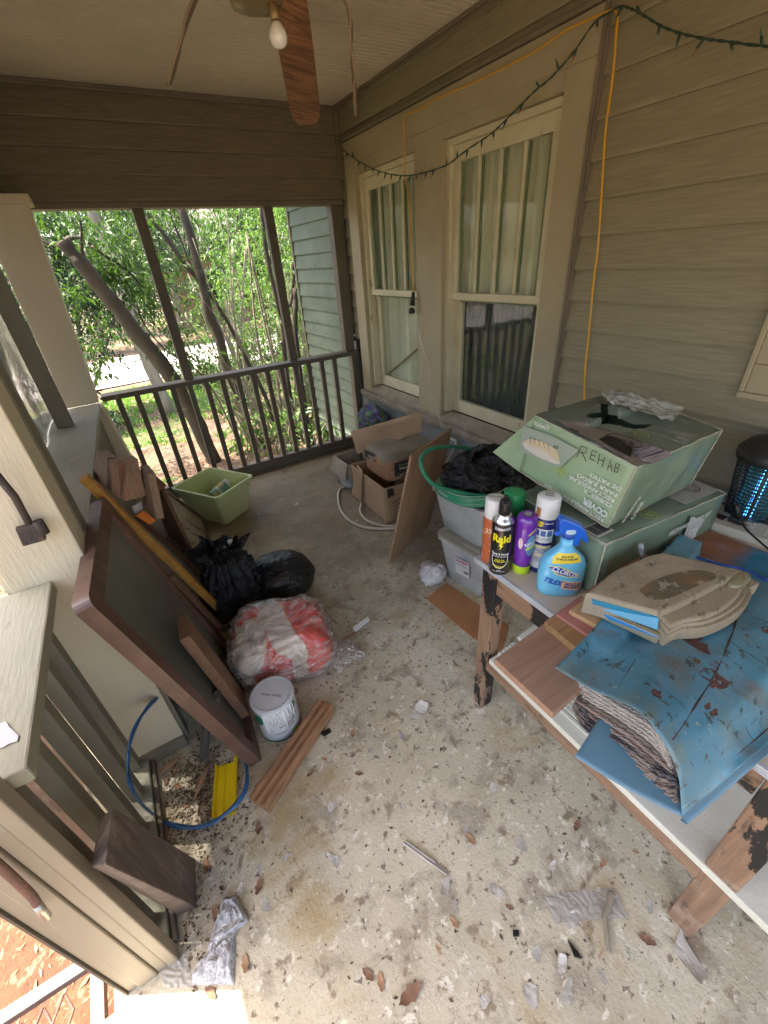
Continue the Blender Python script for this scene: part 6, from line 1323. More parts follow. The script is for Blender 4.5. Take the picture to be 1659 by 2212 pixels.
def balef(bm, s=1.0):
    n = bmesh.new(); bmesh.ops.create_cube(n, size=1); bmesh.ops.subdivide_edges(n, edges=n.edges[:], cuts=24, use_grid_fill=True)
    for v in n.verts:
        p = v.co * 2; q = (abs(p.x) ** 7 + abs(p.y) ** 7 + abs(p.z) ** 7) ** (-1 / 7); v.co = V((p.x * q * .225, p.y * q * .168, p.z * q * .105)) + V((.22, .165, .105)); v.co += V((noise.noise(v.co * 14), noise.noise(v.co * 14 + V((5, 0, 0))), noise.noise(v.co * 10 + V((0, 9, 0))))) * .006
    for f in n.faces: f.material_index = 1 if f.calc_center_median().z > .17 + .03 * noise.noise(f.calc_center_median() * 12) else 0
    return n
n_ = balef(None); part('wrapped_bale', n_, [m_bale, m_baletop], bl, world=False, smooth=True)
MB_ = MW[bl.name]; nL, nN = MB_.to_3x3() @ V((-1, 0, 0)), MB_.to_3x3() @ V((0, -1, 0))
def bq(q, side):
    return PP(z5(*q), MB_ @ V((-.006, 0, 0)), nL) if side == 0 else PP(z5(*q), MB_ @ V((0, -.006, 0)), nN)
bm = B(); prism(bm, [bq(q, 0) for q in ((388, 447), (460, 478), (462, 532), (392, 490))], (.001, 0, 0)); part('label_patch', bm, m_tapeb, bl)
bm = B(); prism(bm, [bq(q, 1) for q in ((585, 540), (700, 500), (700, 610), (590, 628))], (0, .001, 0)); part('label_patch', bm, m_tapeb, bl)
nl_w = plain('bale_white', (.62, .6, .55), .5)
text_px(bl, 'Animal', bq((418, 492), 0), bq((460, 512), 0), nL, .015, nl_w, bold=.03, lift=.002); text_px(bl, 'Care', bq((424, 510), 0), bq((452, 524), 0), nL, .015, nl_w, bold=.03, lift=.002)
text_px(bl, 'Premier', bq((612, 560), 1), bq((680, 538), 1), nN, .014, plain('bale_green', (.2, .36, .2), .5), bold=.02, lift=.002); text_px(bl, 'Pet', bq((618, 582), 1), bq((665, 566), 1), nN, .018, nl_w, bold=.03, lift=.002); text_px(bl, 'All Natural', bq((640, 608), 1), bq((695, 592), 1), nN, .008, nl_w, bold=.02, lift=.002)
roundlogo(bl, bq((614, 622), 1), MB_.to_3x3() @ V((1, 0, 0)), V((0, 0, 1)), .020, plain('bale_logo', (.3, .4, .3), .5), '', .004)
# small carton and printed sack behind
cs = thing('small_carton', 'small open greyish carton behind the bedding box by the railing', 'cardboard box', (1.235, 2.72, 0), Rz(2))
m_gcard = pm('grey_card', (.36, .32, .25), (.28, .24, .18), 5, rough=.85, bump=.25)
for q in ([(0, 0, .11), (0, .24, .11), (0, .24, .255), (0, 0, .245)], [(0, 0, .0), (.25, 0, .0), (.25, 0, .25), (0, 0, .25)], [(0, .24, 0), (.25, .24, 0), (.25, .24, .25), (0, .24, .25)], [(.25, 0, 0), (.25, .24, 0), (.25, .24, .25), (.25, 0, .25)]): part('side', panel(q, .006, seed=q[1][0] * 9), m_gcard, cs, world=False)
part('outer_flap', panel([(-.012, .0, .26), (-.012, .24, .25), (-.05, .25, .12), (-.045, .01, .10)], .01, seed=4), m_gcard, cs, world=False)
m_sack = pm('printed_sack', (.20, .34, .38), (.42, .46, .44), 22, (1, 1, 2), .5, .3, 30, lo=.47, hi=.53)
bm = blob((1.30, 2.82, .07), (.10, .12, .075), lambda d: .15 * noise.noise(d * 3), 4, flat=.0); solo('printed_sack', bm, m_sack, 'pale blue printed sack squeezed under the small carton', 'sack', smooth=True)
m_cloth = pm('purple_green_cloth', (.10, .07, .22), (.10, .2, .09), 20, rough=.9, lo=.47, hi=.53, bump=.5)
bm = blob((1.70, 3.12, .40), (.10, .15, .10), lambda d: .35 * ridge(d * 2.5, 1), 4); box(bm, (1.64, 3.02, .0), (1.78, 3.24, .38), .02); solo('cloth_heap', bm, m_cloth, 'dark purple and green cloth heap under the window sill', 'cloth', smooth=True)
# white hose loops
m_wh = pm('white_hose', (.58, .54, .44), (.5, .46, .37), 12, rough=.45, bump=.05)
whz = thing('white_hose', 'dirty white hose looping on the floor around the cardboard box', 'hose', PZ(z5(300, 900)))
bm = B(); tube(bm, spline([PZ(z5(*q), .012) for q in ((318, 688), (265, 690), (228, 712), (218, 760), (235, 840), (290, 910), (370, 950), (480, 966), (610, 958), (700, 930))], 6), .0095, 10); part('outer_loop', bm, m_wh, whz, smooth=True)
bm = B(); tube(bm, spline([PZ(z5(*q), .014) for q in ((372, 790), (362, 850), (400, 905), (480, 940), (560, 948), (640, 935))], 6), .0085, 10); part('inner_loop', bm, m_wh, whz, smooth=True)
bm = B(); tube(bm, spline([V((1.80, 2.30, .0)) + V((0, 0, .16)), PX(z5(985, 420), 1.80), PX(z5(960, 380), 1.80), PX(z5(930, 370), 1.81)], 5), .009, 10); part('rising_end', bm, m_wh, whz, smooth=True)
# ================= fan, cords, string lights =================
m_fan = pm('fan_blade_oak', (.30, .135, .055), (.10, .042, .02), 3.2, (2.2, 30, 2.2), .45, .1, 20, dist=1.0, lo=.42, hi=.6)
m_fane = pm('fan_blade_worn', (.27, .19, .125), (.2, .14, .09), 6, rough=.7)
m_brass = pm('fan_brass', (.30, .22, .10), (.22, .16, .07), 8, rough=.45, metal=.5)
HX, HY = .575, 1.49
fan = thing('ceiling_fan', 'ceiling fan with warped drooping wood grain blades and one bare bulb', 'ceiling fan', (HX, HY, 2.5386))
bm = B(); lathe(bm, [(.065, 2.537), (.062, 2.50), (.02, 2.47), (.013, 2.465), (.013, 2.42), (.06, 2.41), (.105, 2.385), (.11, 2.33), (.095, 2.30), (.05, 2.285)], (HX, HY, 0)); part('motor', bm, m_brass, fan)
bm = B(); lathe(bm, [(.045, 2.284), (.072, 2.27), (.076, 2.21), (.062, 2.180), (.03, 2.174)], (*PZ((556, 20), 2.15).xy, -.024), 8); part('light_housing', bm, m_brass, fan)
for a_ in (.96, 2.2, 3.3, -.1, 4.9):
    bm = B(); c_ = V((HX, HY, 2.300)); d_ = V((cos(a_), sin(a_), -.12)).normalized(); beam(bm, c_ + d_ * .06, c_ + d_ * .17, .030, .004, bev=.001); lathe(bm, [(.005, -.004), (.005, -.007), (.002, -.009)], c_ + d_ * .15, 10); part('blade_bracket', bm, m_brass, fan)
bm = B(); lathe(bm, [(.004, -.020), (.012, -.018), (.019, -.012), (.0225, -.002), (.021, .008), (.015, .018), (.012, .024)], PZ((601, 80), 2.095), 24); part('bulb', bm, plain('bulb_white', (.82, .80, .76), .12, coat=.5), fan)
bm = B(); tube(bm, [PZ((601, 80), 2.095) + V((0, 0, .025)), PZ((601, 80), 2.095) + V((0, .012, .065))], .012, 12); part('socket', bm, m_brass, fan)
def blade(path, w0, w1, twist, m=m_fan):
    pts = spline(path, 8); n = len(pts) - 1; ups = []
    L = B(); rows = []
    for i, p in enumerate(pts):
        d = (pts[min(n, i + 1)] - pts[max(0, i - 1)]).normalized(); view = (p - CAM).normalized(); t_ = i / n
        cflat = V((0, 0, 1)).cross(d).normalized(); cedge = (view - d * view.dot(d)).normalized()
        if cedge.dot(cflat) < 0: cflat = -cflat
        c = (cflat * (1 - twist) + cedge * twist).normalized(); w_ = w0 + (w1 - w0) * t_
        if t_ > .93: w_ *= 1 - ((t_ - .93) / .07) ** 2 * .35
        nn = c.cross(d).normalized() * .0035
        rows.append([L.verts.new(p + c * w_ / 2 * s + nn * e) for s, e in ((-1, -1), (1, -1), (1, 1), (-1, 1))])
    for A, Bq_ in zip(rows, rows[1:]):
        for k in range(4): L.faces.new((A[k], A[(k + 1) % 4], Bq_[(k + 1) % 4], Bq_[k]))
    L.faces.new(rows[0]); L.faces.new(rows[-1]); return L
part('blade', blade([PZ((600, -130), 2.27), PZ((612, -50), 2.225), PZ((632, 60), 2.17), PZ((664, 268), 2.055)], .085, .108, 0.0), m_fan, fan, label='blade pointing to the far beam with dark oak grain')
part('blade', blade([(HX + .09, HY - .01, 2.30), PZ((740, -10), 2.215), PZ((760, 110), 2.12), PZ((769, 232), 2.03)], .07, .09, .93), m_fane, fan, label='warped blade seen edge on at right')
part('blade', blade([(HX - .05, HY + .09, 2.30), (.50, 1.62, 2.27), PZ((405, 40), 2.22), PZ((385, 110), 2.16), PZ((366, 182), 2.10)], .07, .09, .86), m_fane, fan, label='warped blade seen edge on at left')
part('blade', blade([(HX - .09, HY - .03, 2.30), (.36, 1.42, 2.25), (.16, 1.36, 2.12)], .085, .105, 0), m_fan, fan)
part('blade', blade([(HX + .02, HY - .09, 2.30), (.62, 1.25, 2.25), (.66, 1.05, 2.12)], .085, .105, 0), m_fan, fan)
m_ycord = plain('yellow_cord', (.72, .36, .02), .45); m_gwire = pm('green_wire', (.03, .06, .045), (.02, .045, .035), 20, rough=.5)
yc_ = thing('extension_cord', 'yellow orange extension cord hung along the casing with one end beside the window', 'extension cord', (1.80, 1.40, .9))
bm = B(); tube(bm, spline([PX(qc(*q), 1.815) for q in ((1090, 60), (1082, 150), (1075, 250), (1060, 370), (1045, 480), (1036, 600), (1030, 700), (1022, 830), (1012, 960))] + [PX((1283, 600), 1.82), PX((1272, 720), 1.82), PX((1264, 800), 1.82), PX((1262, 880), 1.82), PX((1262, 960), 1.82)], 5), .0042, 8); part('hanging_run', bm, m_ycord, yc_, smooth=True)
bm = B(); tube(bm, spline([PX(qc(*q), 1.812) for q in ((1092, 70), (1080, 38), (1040, 48), (980, 75), (900, 112), (800, 180), (700, 235), (600, 287), (510, 327), (410, 372), (350, 408), (315, 424), (290, 432), (279, 465), (280, 560), (284, 640))] + [PX(qw(*q), 1.81) for q in ((440, 280), (462, 400), (476, 550), (480, 690), (486, 830), (495, 975))], 5), .0038, 8); part('casing_run', bm, m_ycord, yc_, smooth=True)
pl_ = PX(qw(490, 1040), 1.80)
bm = B(); tube(bm, [PX(qw(494, 978), 1.81), PX(qw(492, 1010), 1.805), PX(qw(488, 1060), 1.80)], lambda t_: .009 + .008 * t_, 14); lathe(bm, [(.012, -.0), (.021, -.012), (.022, -.03), (.018, -.034)], PX(qw(484, 1075), 1.80), 20); part('plug_end', bm, m_bkp, yc_, smooth=False)
wc = thing('thin_cable', 'thin white cord dropping from the black plug past the window post', 'cord', (1.80, 2.5, .5))
bm = B(); tube(bm, spline([PX(qw(*q), 1.80) for q in ((500, 1070), (512, 1110), (520, 1180), (532, 1240), (555, 1330), (585, 1420), (592, 1500), (600, 1580), (625, 1670), (650, 1730), (668, 1785))], 5), .0032, 6); part('cord', bm, plain('cord_white', (.6, .57, .48), .5), wc, smooth=True)
sl = thing('string_lights', 'dark green string of small Christmas lights swagged across the windows', 'string lights', (1.80, 2.2, 2.0))
sp1 = spline([PX(qc(*q), 1.808) for q in ((40, 560), (75, 588), (110, 612), (160, 638), (210, 656), (280, 666), (350, 656), (440, 626), (520, 567), (600, 514), (650, 470), (710, 410), (770, 350), (840, 290), (920, 200), (1000, 88), (1060, 46), (1085, 30), (1110, 24), (1150, 38), (1200, 66), (1260, 102), (1340, 130), (1430, 148), (1520, 160), (1659, 176), (1760, 170))], 6)
bm = B()
for ph in (0, pi):
    tube(bm, [p + V((0, .0022 * cos(i * 1.1 + ph), .0022 * sin(i * 1.1 + ph))) for i, p in enumerate(sp1)], .0021, 6)
part('wire', bm, m_gwire, sl, smooth=True)
random.seed(21); m_bulb = [plain('tiny_bulb_%s' % n_, c, .3) for n_, c in (('amber', (.35, .12, .03)), ('clear', (.3, .3, .25)), ('green', (.03, .12, .07)))]
L_ = 0; nxt = .03; k = 0
for a, b in zip(sp1, sp1[1:]):
    L_ += (b - a).length
    if L_ > nxt:
        nxt += .088; k += 1; t_ = (b - a).normalized(); d = V((-.25, random.uniform(-.6, .6), -1 if random.random() < .75 else .8)).normalized()
        bm = B(); tube(bm, [a, a + d * .022], lambda q: .0046 - .0008 * q, 8); o = part('bulb_holder', bm, m_gwire, sl)
        bm = B(); tube(bm, [a + d * .0222, a + d * .032, a + d * .040], lambda q: .0030 * (1 - .8 * q), 6); part('bulb', bm, m_bulb[k % 3], o)
# bottle on the rail, small things
cb_ = thing('caulk_tube', 'white and black tube standing on the rail in the corner by the window', 'tube', PZ((768, 757), .906))
bm = B(); c_ = V((1.80, 3.52, 0)); c_ = PY((768, 757), 3.60); c_.z = .906; lathe(bm, [(.016, 0), (.016, .075), (.012, .078)], c_, 18); part('body', bm, plain('tube_white', (.62, .62, .58), .4), cb_)
bm = B(); lathe(bm, [(.0125, .0785), (.0125, .115), (.010, .118)], c_, 18); lathe(bm, [(.0135, .135), (.0135, .165), (.009, .17)], c_, 18); part('black_sleeve', bm, m_bkp, cb_)
bm = B(); lathe(bm, [(.0135, .1185), (.0135, .1345)], c_, 18); part('white_band', bm, plain('band_white', (.62, .62, .58), .4), cb_)
# ================= outside: trees =================
m_bark = pm('bark', (.09, .07, .05), (.05, .04, .03), 9, (1, 1, .25), .9, .6, 40, (1, 1, .3), spots=(((.27, .25, .2), 6, .62, .08),), bdist=.01)
m_bark2 = pm('pale_bark', (.30, .26, .20), (.19, .16, .12), 9, (1, 1, .25), .9, .6, 40, spots=(((.12, .14, .09), 5, .6, .1),))
m_cutw = pm('cut_wood', (.20, .13, .09), (.12, .08, .055), 12, rough=.9)
lf = [leafm('leaf_mid', (.022, .062, .014), (.07, .15, .028), .35), leafm('leaf_dark', (.010, .034, .012), (.032, .072, .02), .25), leafm('leaf_bright', (.045, .11, .02), (.11, .21, .04), .4), leafm('leaf_far', (.035, .07, .022), (.10, .15, .05), .3)]
def leaves(clumps, n, size, seed, asp=.42, droop=.35, spread=1.0, broad=False):
    """clumps: list of (centre, radii); folded pointed leaves scattered through the clumps in small twig groups"""
    rnd = random.Random(seed); vs = []; fs = []; tot = sum(r[0] * r[1] * r[2] for _, r in clumps)
    for c, r in clumps:
        m_ = int(n * (r[0] * r[1] * r[2]) / tot / 7) + 1
        for _ in range(m_):
            while True:
                q = V((rnd.uniform(-1, 1), rnd.uniform(-1, 1), rnd.uniform(-1, 1)))
                if q.length < 1: break
            q = q * (q.length ** -.25 if q.length > .01 else 1); base = V((c[0] + q.x * r[0], c[1] + q.y * r[1], c[2] + q.z * r[2]))
            if noise.noise(base * (1.1 / max(.25, size * 6))) < -.22: continue
            td = V((rnd.uniform(-1, 1), rnd.uniform(-1, 1), rnd.uniform(-.7, .5))).normalized()
            for k in range(7):
                b = base + td * size * .55 * k; d = (td * .5 + V((rnd.uniform(-1, 1), rnd.uniform(-1, 1), rnd.uniform(-1, .6) - droop))).normalized()
                s = d.cross(V((rnd.uniform(-.4, .4), rnd.uniform(-.4, .4), 1))).normalized(); u = s.cross(d); L = size * rnd.uniform(.6, 1.25); w_ = L * asp * .5
                i = len(vs); mid = b + d * L * .42
                vs += [b, mid + s * w_ + u * w_ * .35, b + d * L - u * L * .12, mid - s * w_ + u * w_ * .35]; fs += [(i, i + 1, i + 2), (i, i + 2, i + 3)]
    me = bpy.data.meshes.new('leaves'); me.from_pydata(vs, [], fs); return me
def leafpart(name, clumps, n, size, seed, mat, parent, **k):
    me = leaves(clumps, n, size, seed, **k); me.materials.append(mat); me.transform(MW[parent.name].inverted()); o = bpy.data.objects.new(name, me); col.objects.link(o); o.parent = parent; MW[o.name] = MW[parent.name]; return o
def tree(name, label, base, trunks, crown, n, size, mat, seed, bark=None, group=None, cat='tree', **k):
    t = thing(name, label, cat, base, group=group)
    bm = B()
    for path, r0, r1 in trunks:
        pts = spline(path, 6); pts = [p + V((noise.noise(p * 3), noise.noise(p * 3 + V((7, 0, 0))), 0)) * .02 for p in pts]; tube(bm, pts, lambda q, a=r0, b=r1, s=seed: (a + (b - a) * q) * (1 + .16 * noise.noise(V((q * 16, s, 1))) + .07 * noise.noise(V((q * 50, s, 3)))), 12)
    part('trunk', bm, bark or m_bark, t, smooth=True)
    if crown: leafpart('crown', crown, n, size, seed, mat, t, **k)
    return t
P5 = lambda a, b, y: PY(z3(a, b), y)
# leaning pruned tree
tr = [P5(370, 300, 5.2), P5(480, 430, 5.22), P5(600, 590, 5.25), P5(730, 740, 5.3), P5(870, 920, 5.35), P5(1000, 1090, 5.4), P5(1120, 1290, 5.5), P5(1290, 1640, 5.7)]; tr[-1].z = -.66
t = tree('leaning_tree', 'thick leaning pruned tree trunk with sawn top just beyond the railing', (tr[-1].x, tr[-1].y, -.6), [(tr, .062, .095)], [((-.05, 5.5, 1.95), (.5, .5, .35)), ((.45, 5.6, 1.75), (.35, .4, .55)), ((.55, 5.6, 1.1), (.18, .3, .5)), ((-.3, 6.0, 1.2), (.35, .4, .5))], 3000, .085, lf[0], 3)
bm = B(); d = (tr[0] - tr[1]).normalized(); tube(bm, [tr[0] - d * .02, tr[0] + d * .004], .064, 14); part('sawn_end', bm, m_cutw, t)
bm = B()
for path, r_ in (([P5(500, 420, 5.2), P5(485, 330, 5.2), P5(480, 200, 5.15), P5(430, 60, 5.1)], .016), ([P5(540, 330, 5.5), P5(660, 410, 5.5), P5(760, 480, 5.5), P5(860, 600, 5.5), P5(880, 680, 5.5)], .016), ([P5(330, 340, 5.3), P5(240, 290, 5.3), P5(190, 240, 5.3)], .012), ([P5(350, 330, 5.4), P5(440, 280, 5.5), P5(560, 330, 5.6)], .03)): tube(bm, spline(path, 5), lambda q, r=r_: r * (1 - .6 * q), 7)
part('branch', bm, m_bark, t, smooth=True)
def gpt(p): p = V(p); p.z = -.64; return p
tree('forked_tree', 'slim dark forked tree directly behind the middle of the railing', gpt(P5(1500, 1590, 6)), [([P5(1070, 60, 6), P5(1090, 140, 6), P5(1150, 330, 6), P5(1195, 540, 6), P5(1240, 720, 6), P5(1290, 860, 6), P5(1350, 1060, 6), P5(1420, 1260, 6), gpt(P5(1520, 1560, 6))], .042, .072), ([P5(840, 80, 6), P5(900, 170, 6), P5(1000, 300, 6), P5(1100, 440, 6), P5(1190, 545, 6)], .016, .03), ([P5(1000, 130, 6.1), P5(1060, 270, 6.1), P5(1130, 430, 6.1), P5(1180, 520, 6.1)], .010, .016), ([P5(1240, 600, 6), P5(1330, 740, 6), P5(1400, 880, 6), P5(1480, 1030, 6), P5(1560, 1180, 6), gpt(P5(1640, 1400, 6))], .022, .03)], [((1.0, 6.3, 2.5), (1.1, .6, .5)), ((1.6, 6.2, 1.6), (.5, .4, .4)), ((.3, 7.0, 4.6), (2.8, 2.4, .9)), ((2.2, 8.4, 5.0), (2.6, 2.2, .9)), ((.8, 5.4, 4.4), (2.0, 1.0, .7))], 15000, .08, lf[0], 8)
tree('slender_tree', 'slender curved trunk close to the green house wall', gpt(P5(1640, 1500, 5.6)), [([PY(z4(210, 60), 5.6), PY(z4(225, 200), 5.6), PY(z4(260, 480), 5.6), PY(z4(320, 740), 5.6), PY(z4(350, 900), 5.6), PY(z4(365, 1100), 5.6), gpt(PY(z4(440, 1560), 5.6))], .022, .034), ([PY(z4(415, 480), 5.4), PY(z4(425, 600), 5.4), PY(z4(395, 760), 5.4)], .016, .02), ([PY(z4(430, 640), 5.3), PY(z4(440, 900), 5.3), PY(z4(470, 1250), 5.3), gpt(PY(z4(530, 1560), 5.3))], .028, .035)], [((2.1, 5.9, 2.3), (.5, .5, .4))], 400, .07, lf[2], 12)
tree('pale_tree', 'paler tree trunk standing farther back behind the leaning tree', gpt(P5(860, 900, 9)), [([P5(540, 120, 8.5), P5(610, 260, 8.5), P5(670, 420, 8.5), P5(720, 600, 8.5), P5(780, 780, 8.5), gpt(P5(860, 880, 8.5))], .07, .10)], [((-.2, 8.5, 3.0), (1.4, .8, .8)), ((.9, 8.6, 2.6), (.9, .8, .7)), ((2.2, 9, 3.2), (1.2, .9, .7))], 2600, .09, lf[0], 17, m_bark2)
# vine of drooping compound leaves near the leaning trunk
t = thing('leafy_vine', 'drooping leafy vine hanging between the two trunks', 'vine', (.9, 5.4, -.6))
bm = B(); tube(bm, spline([P5(620, 380, 5.5), P5(760, 560, 5.5), P5(860, 800, 5.5), P5(1000, 960, 5.4), P5(1150, 1050, 5.3), P5(1300, 1250, 5.2), gpt(P5(1450, 1550, 5.3))], 5), .008, 6); part('stem', bm, m_bark, t)
leafpart('foliage', [(P5(700, 560, 5.5), (.13, .2, .28)), (P5(820, 720, 5.5), (.14, .2, .3)), (P5(1000, 900, 5.4), (.16, .2, .12)), (P5(1180, 1020, 5.2), (.22, .2, .10)), (P5(1330, 1300, 5.1), (.16, .2, .22)), (P5(620, 400, 5.5), (.2, .2, .2))], 1500, .075, 5, lf[0], t, asp=.33, droop=.7)
# evergreen screen left
def shrub(name, label, c, clumps, n, size, mat, seed, group=None, cat='shrub', stems=4, **k):
    t = thing(name, label, cat, (c[0], c[1], -.6), group=group); rnd = random.Random(seed); bm = B()
    for s in range(stems):
        cc, r = clumps[s % len(clumps)]; e = V((cc[0] + rnd.uniform(-.5, .5) * r[0], cc[1] + rnd.uniform(-.5, .5) * r[1], cc[2] + r[2] * .6)); b = V((c[0] + rnd.uniform(-.15, .15), c[1] + rnd.uniform(-.15, .15), -.63)); m_ = (b + e) / 2 + V((rnd.uniform(-.15, .15), rnd.uniform(-.1, .1), 0)); tube(bm, spline([b, m_, e], 5), lambda q: .022 * (1 - .7 * q) * (c[1] / 7 + .2 if c[1] > 0 else 1), 6)
    part('stem', bm, m_bark2, t, smooth=True); leafpart('foliage', clumps, n, size, seed, mat, t, **k); return t
shrub('evergreen', 'dense dark evergreen hanging low at the left behind the leaning tree', (-.9, 9.2), [((-.9, 9.2, 1.6), (1.1, .8, 1.6)), ((.3, 9.6, 1.9), (1.1, .8, 1.1)), ((-1.6, 8.6, .8), (.9, .7, .9)), ((1.2, 9.8, 2.6), (.9, .7, .8))], 17000, .115, lf[1], 31, cat='tree', stems=7, asp=.3)
shrub('evergreen', 'second dark evergreen farther left at the edge of the yard', (-3.0, 9.5), [((-3.0, 9.5, 1.6), (1.5, 1, 2.2))], 7000, .12, lf[1], 32, cat='tree', asp=.3)
shrub('evergreen', 'dark evergreen added behind the plastic sheeting to block the bright horizon', (-4.2, 5.5), [((-4.2, 5.5, 1.2), (1.4, 1.4, 2.2))], 4200, .11, lf[1], 33, cat='tree', asp=.3)  # added so the white horizon does not show through the sheeting
shrub('sky_block_bush', 'leafy bush added outside the near railing to block the bright horizon', (-3.4, 2.0), [((-3.4, 2.0, .6), (1.1, 1.3, 1.4))], 3600, .10, lf[0], 34)  # bushes on this side are added to hold back horizon glare and skylight
shrub('sky_block_bush', 'leafy bush added farther out left of the steps to dim window reflections', (-5.0, -1.0), [((-5.0, -1.0, 1.0), (1.5, 1.9, 1.9))], 3000, .13, lf[1], 35)  # added to darken what the window panes reflect
shrub('sky_block_bush', 'tall leafy bush added left of the yard to dim window reflections', (-6.5, 2.5), [((-6.5, 2.5, 1.8), (1.4, 2.2, 2.6))], 3600, .14, lf[1], 36)  # likewise added against bright sky in the panes
# mid bright saplings
for k, (x, y, h, r, n_, lab) in enumerate(((2.55, 7.2, 1.5, .55, 1300, 'bright leafy sapling to the left of the green wall'), (1.75, 7.8, .7, .5, 1000, 'low bright bush behind the forked tree'), (3.3, 8.6, 1.6, .8, 1700, 'tall thin sapling thicket nearest the green wall corner'), (2.3, 10.2, 1.9, .9, 1500, 'loose thicket of thin stems in front of the brick house'))):
    shrub('sapling', lab, (x, y), [((x, y, -.6 + h * .6), (r, r * .8, h * .55)), ((x + r * .4, y, h * .8), (r * .7, r * .6, h * .4))], n_, .095, lf[2], 40 + k, stems=9, asp=.5)
for k, (x, y, n_, lab) in enumerate(((1.55, 5.15, 260, 'small broad leaved plant outside the balusters nearest the middle'), (1.95, 4.75, 260, 'broad leaved plant beside the foot of the green wall'), (1.25, 5.7, 240, 'broad leaved plant by the foot of the forked tree'), (2.2, 6.0, 380, 'tall broad leaved plant by the green wall corner'))):
    shrub('broadleaf_plant', lab, (x, y), [((x, y, -.35), (.28, .25, .22)), ((x, y, .05 if k == 3 else -.2), (.22, .2, .3))], n_, .10, lf[0] if k % 2 else lf[2], 60 + k, cat='plant', stems=6, asp=.6)
for k, (x, y, h, r, lab) in enumerate(((3.2, 10.6, .8, 1.3, 'low rough shrub before the right half of the driveway'), (5.2, 11.6, 1.0, 1.6, 'low rough shrub at the right end of the driveway'), (1.6, 10.4, .35, .9, 'smallest shrub on the lawn edge before the driveway'), (-1.2, 8.0, .5, .8, 'dark shrub on the lawn under the evergreen'))):
    shrub('lawn_shrub', lab, (x, y), [((x, y, -.6 + h * .6), (r, r * .6, h * .65))], 2600, .10, lf[0] if k != 3 else lf[1], 140 + k, stems=7, asp=.42)
# bare thin stems
t = shrub('bare_shrub', 'many stemmed bare shrub right behind the balusters', (1.75, 5.5), [((1.7, 5.5, 1.4), (.5, .4, .9))], 260, .06, lf[3], 71, stems=3)
bm = B(); rnd = random.Random(9)
for k in range(30):
    b = V((1.65 + rnd.uniform(-.5, .35), 5.5 + rnd.uniform(-.2, .9), -.63)); e = b + V((rnd.uniform(-1.3, .35), rnd.uniform(-.3, .5), rnd.uniform(1.3, 2.9))); m_ = b.lerp(e, .5) + V((rnd.uniform(-.12, .12), 0, 0)); tube(bm, spline([b, m_, e], 6), lambda q, r=rnd.uniform(.008, .016): r * (1 - .75 * q), 6)
part('stems', bm, m_bark2, t, smooth=True)
# far trees
rnd = random.Random(77)
far = [(-9, 24, 3.6, lf[0]), (-4.5, 25, 3.4, lf[3]), (-.5, 23, 3.0, lf[0]), (2.6, 21.5, 2.6, lf[3]), (5.6, 18.2, 1.7, lf[3]), (9.4, 22, 3.4, lf[3]), (13, 24, 4, lf[0]), (7.6, 17.0, 2.0, lf[2]), (4.4, 27, 3.6, lf[0]), (18, 26, 4.4, lf[3])]
labs = ['far tree leftmost beyond the driveway', 'far pale green tree second beyond the driveway', 'far tree above the driveway left of the first stud', 'far pale tree between the driveway and brick house', 'thin leafy tree in front of the brick house', 'far tree right of the brick house', 'far dark tree right behind the green wall line', 'bright tree before the right side of the brick house', 'tall tree rising behind the brick house', 'rightmost far tree of the tree line']
for (x, y, r, m_), lab in zip(far, labs):
    h = r * 1.9; cl = [((x + rnd.uniform(-.5, .5) * r, y + rnd.uniform(-.3, .3) * r, .3 + h * rnd.uniform(.25, 1.0)), (r * rnd.uniform(.4, .62), r * .45, r * rnd.uniform(.3, .5))) for _ in range(6)]
    tree('shade_tree', lab, (x, y, -.6), [([(x, y, -.7), (x + .2, y, h * .4), (x - .1, y, h)], .05 * r, .03 * r)] , cl, 5200, .19, m_, rnd.randint(0, 999), m_bark2, group='trees beyond the yard', asp=.5)
for (x, y, lab, m_) in ((-3.0, 17.4, 'broad bush left of the driveway bend', lf[0]), (.6, 17.6, 'broad bush above the bright driveway', lf[3]), (3.8, 17.2, 'broad bush screening the left end of the brick house', lf[0]), (7.4, 16.6, 'broad bush screening the right end of the brick house', lf[3]), (4.6, 12.8, 'light bush leaning over the right of the driveway', lf[2])):
    shrub('yard_tree', lab, (x, y), [((x, y, 1.6), (1.9, 1.0, 1.6)), ((x + 1.2, y + .5, 2.6), (1.5, .9, 1.1))], 7000, .14, m_, int(x * 7 + 90), cat='tree', stems=7, asp=.45)
t = thing('yard_bush', 'long low hedge of shrubs along the far side of the driveway', 'hedge', (2, 18.5, -.6))
leafpart('foliage', [((x, 19 + rnd.uniform(-.6, .6), .1 + rnd.uniform(0, .5)), (1.3, .8, rnd.uniform(.6, 1.1))) for x in [-10 + 2.1 * k for k in range(14)]], 9000, .16, 5, lf[0], t, asp=.5)
bm = B()
for k in range(14): tube(bm, [V((-10 + 2.1 * k, 19, -.65)), V((-10 + 2.1 * k, 19, .3))], .04, 6)
part('stem', bm, m_bark2, t)
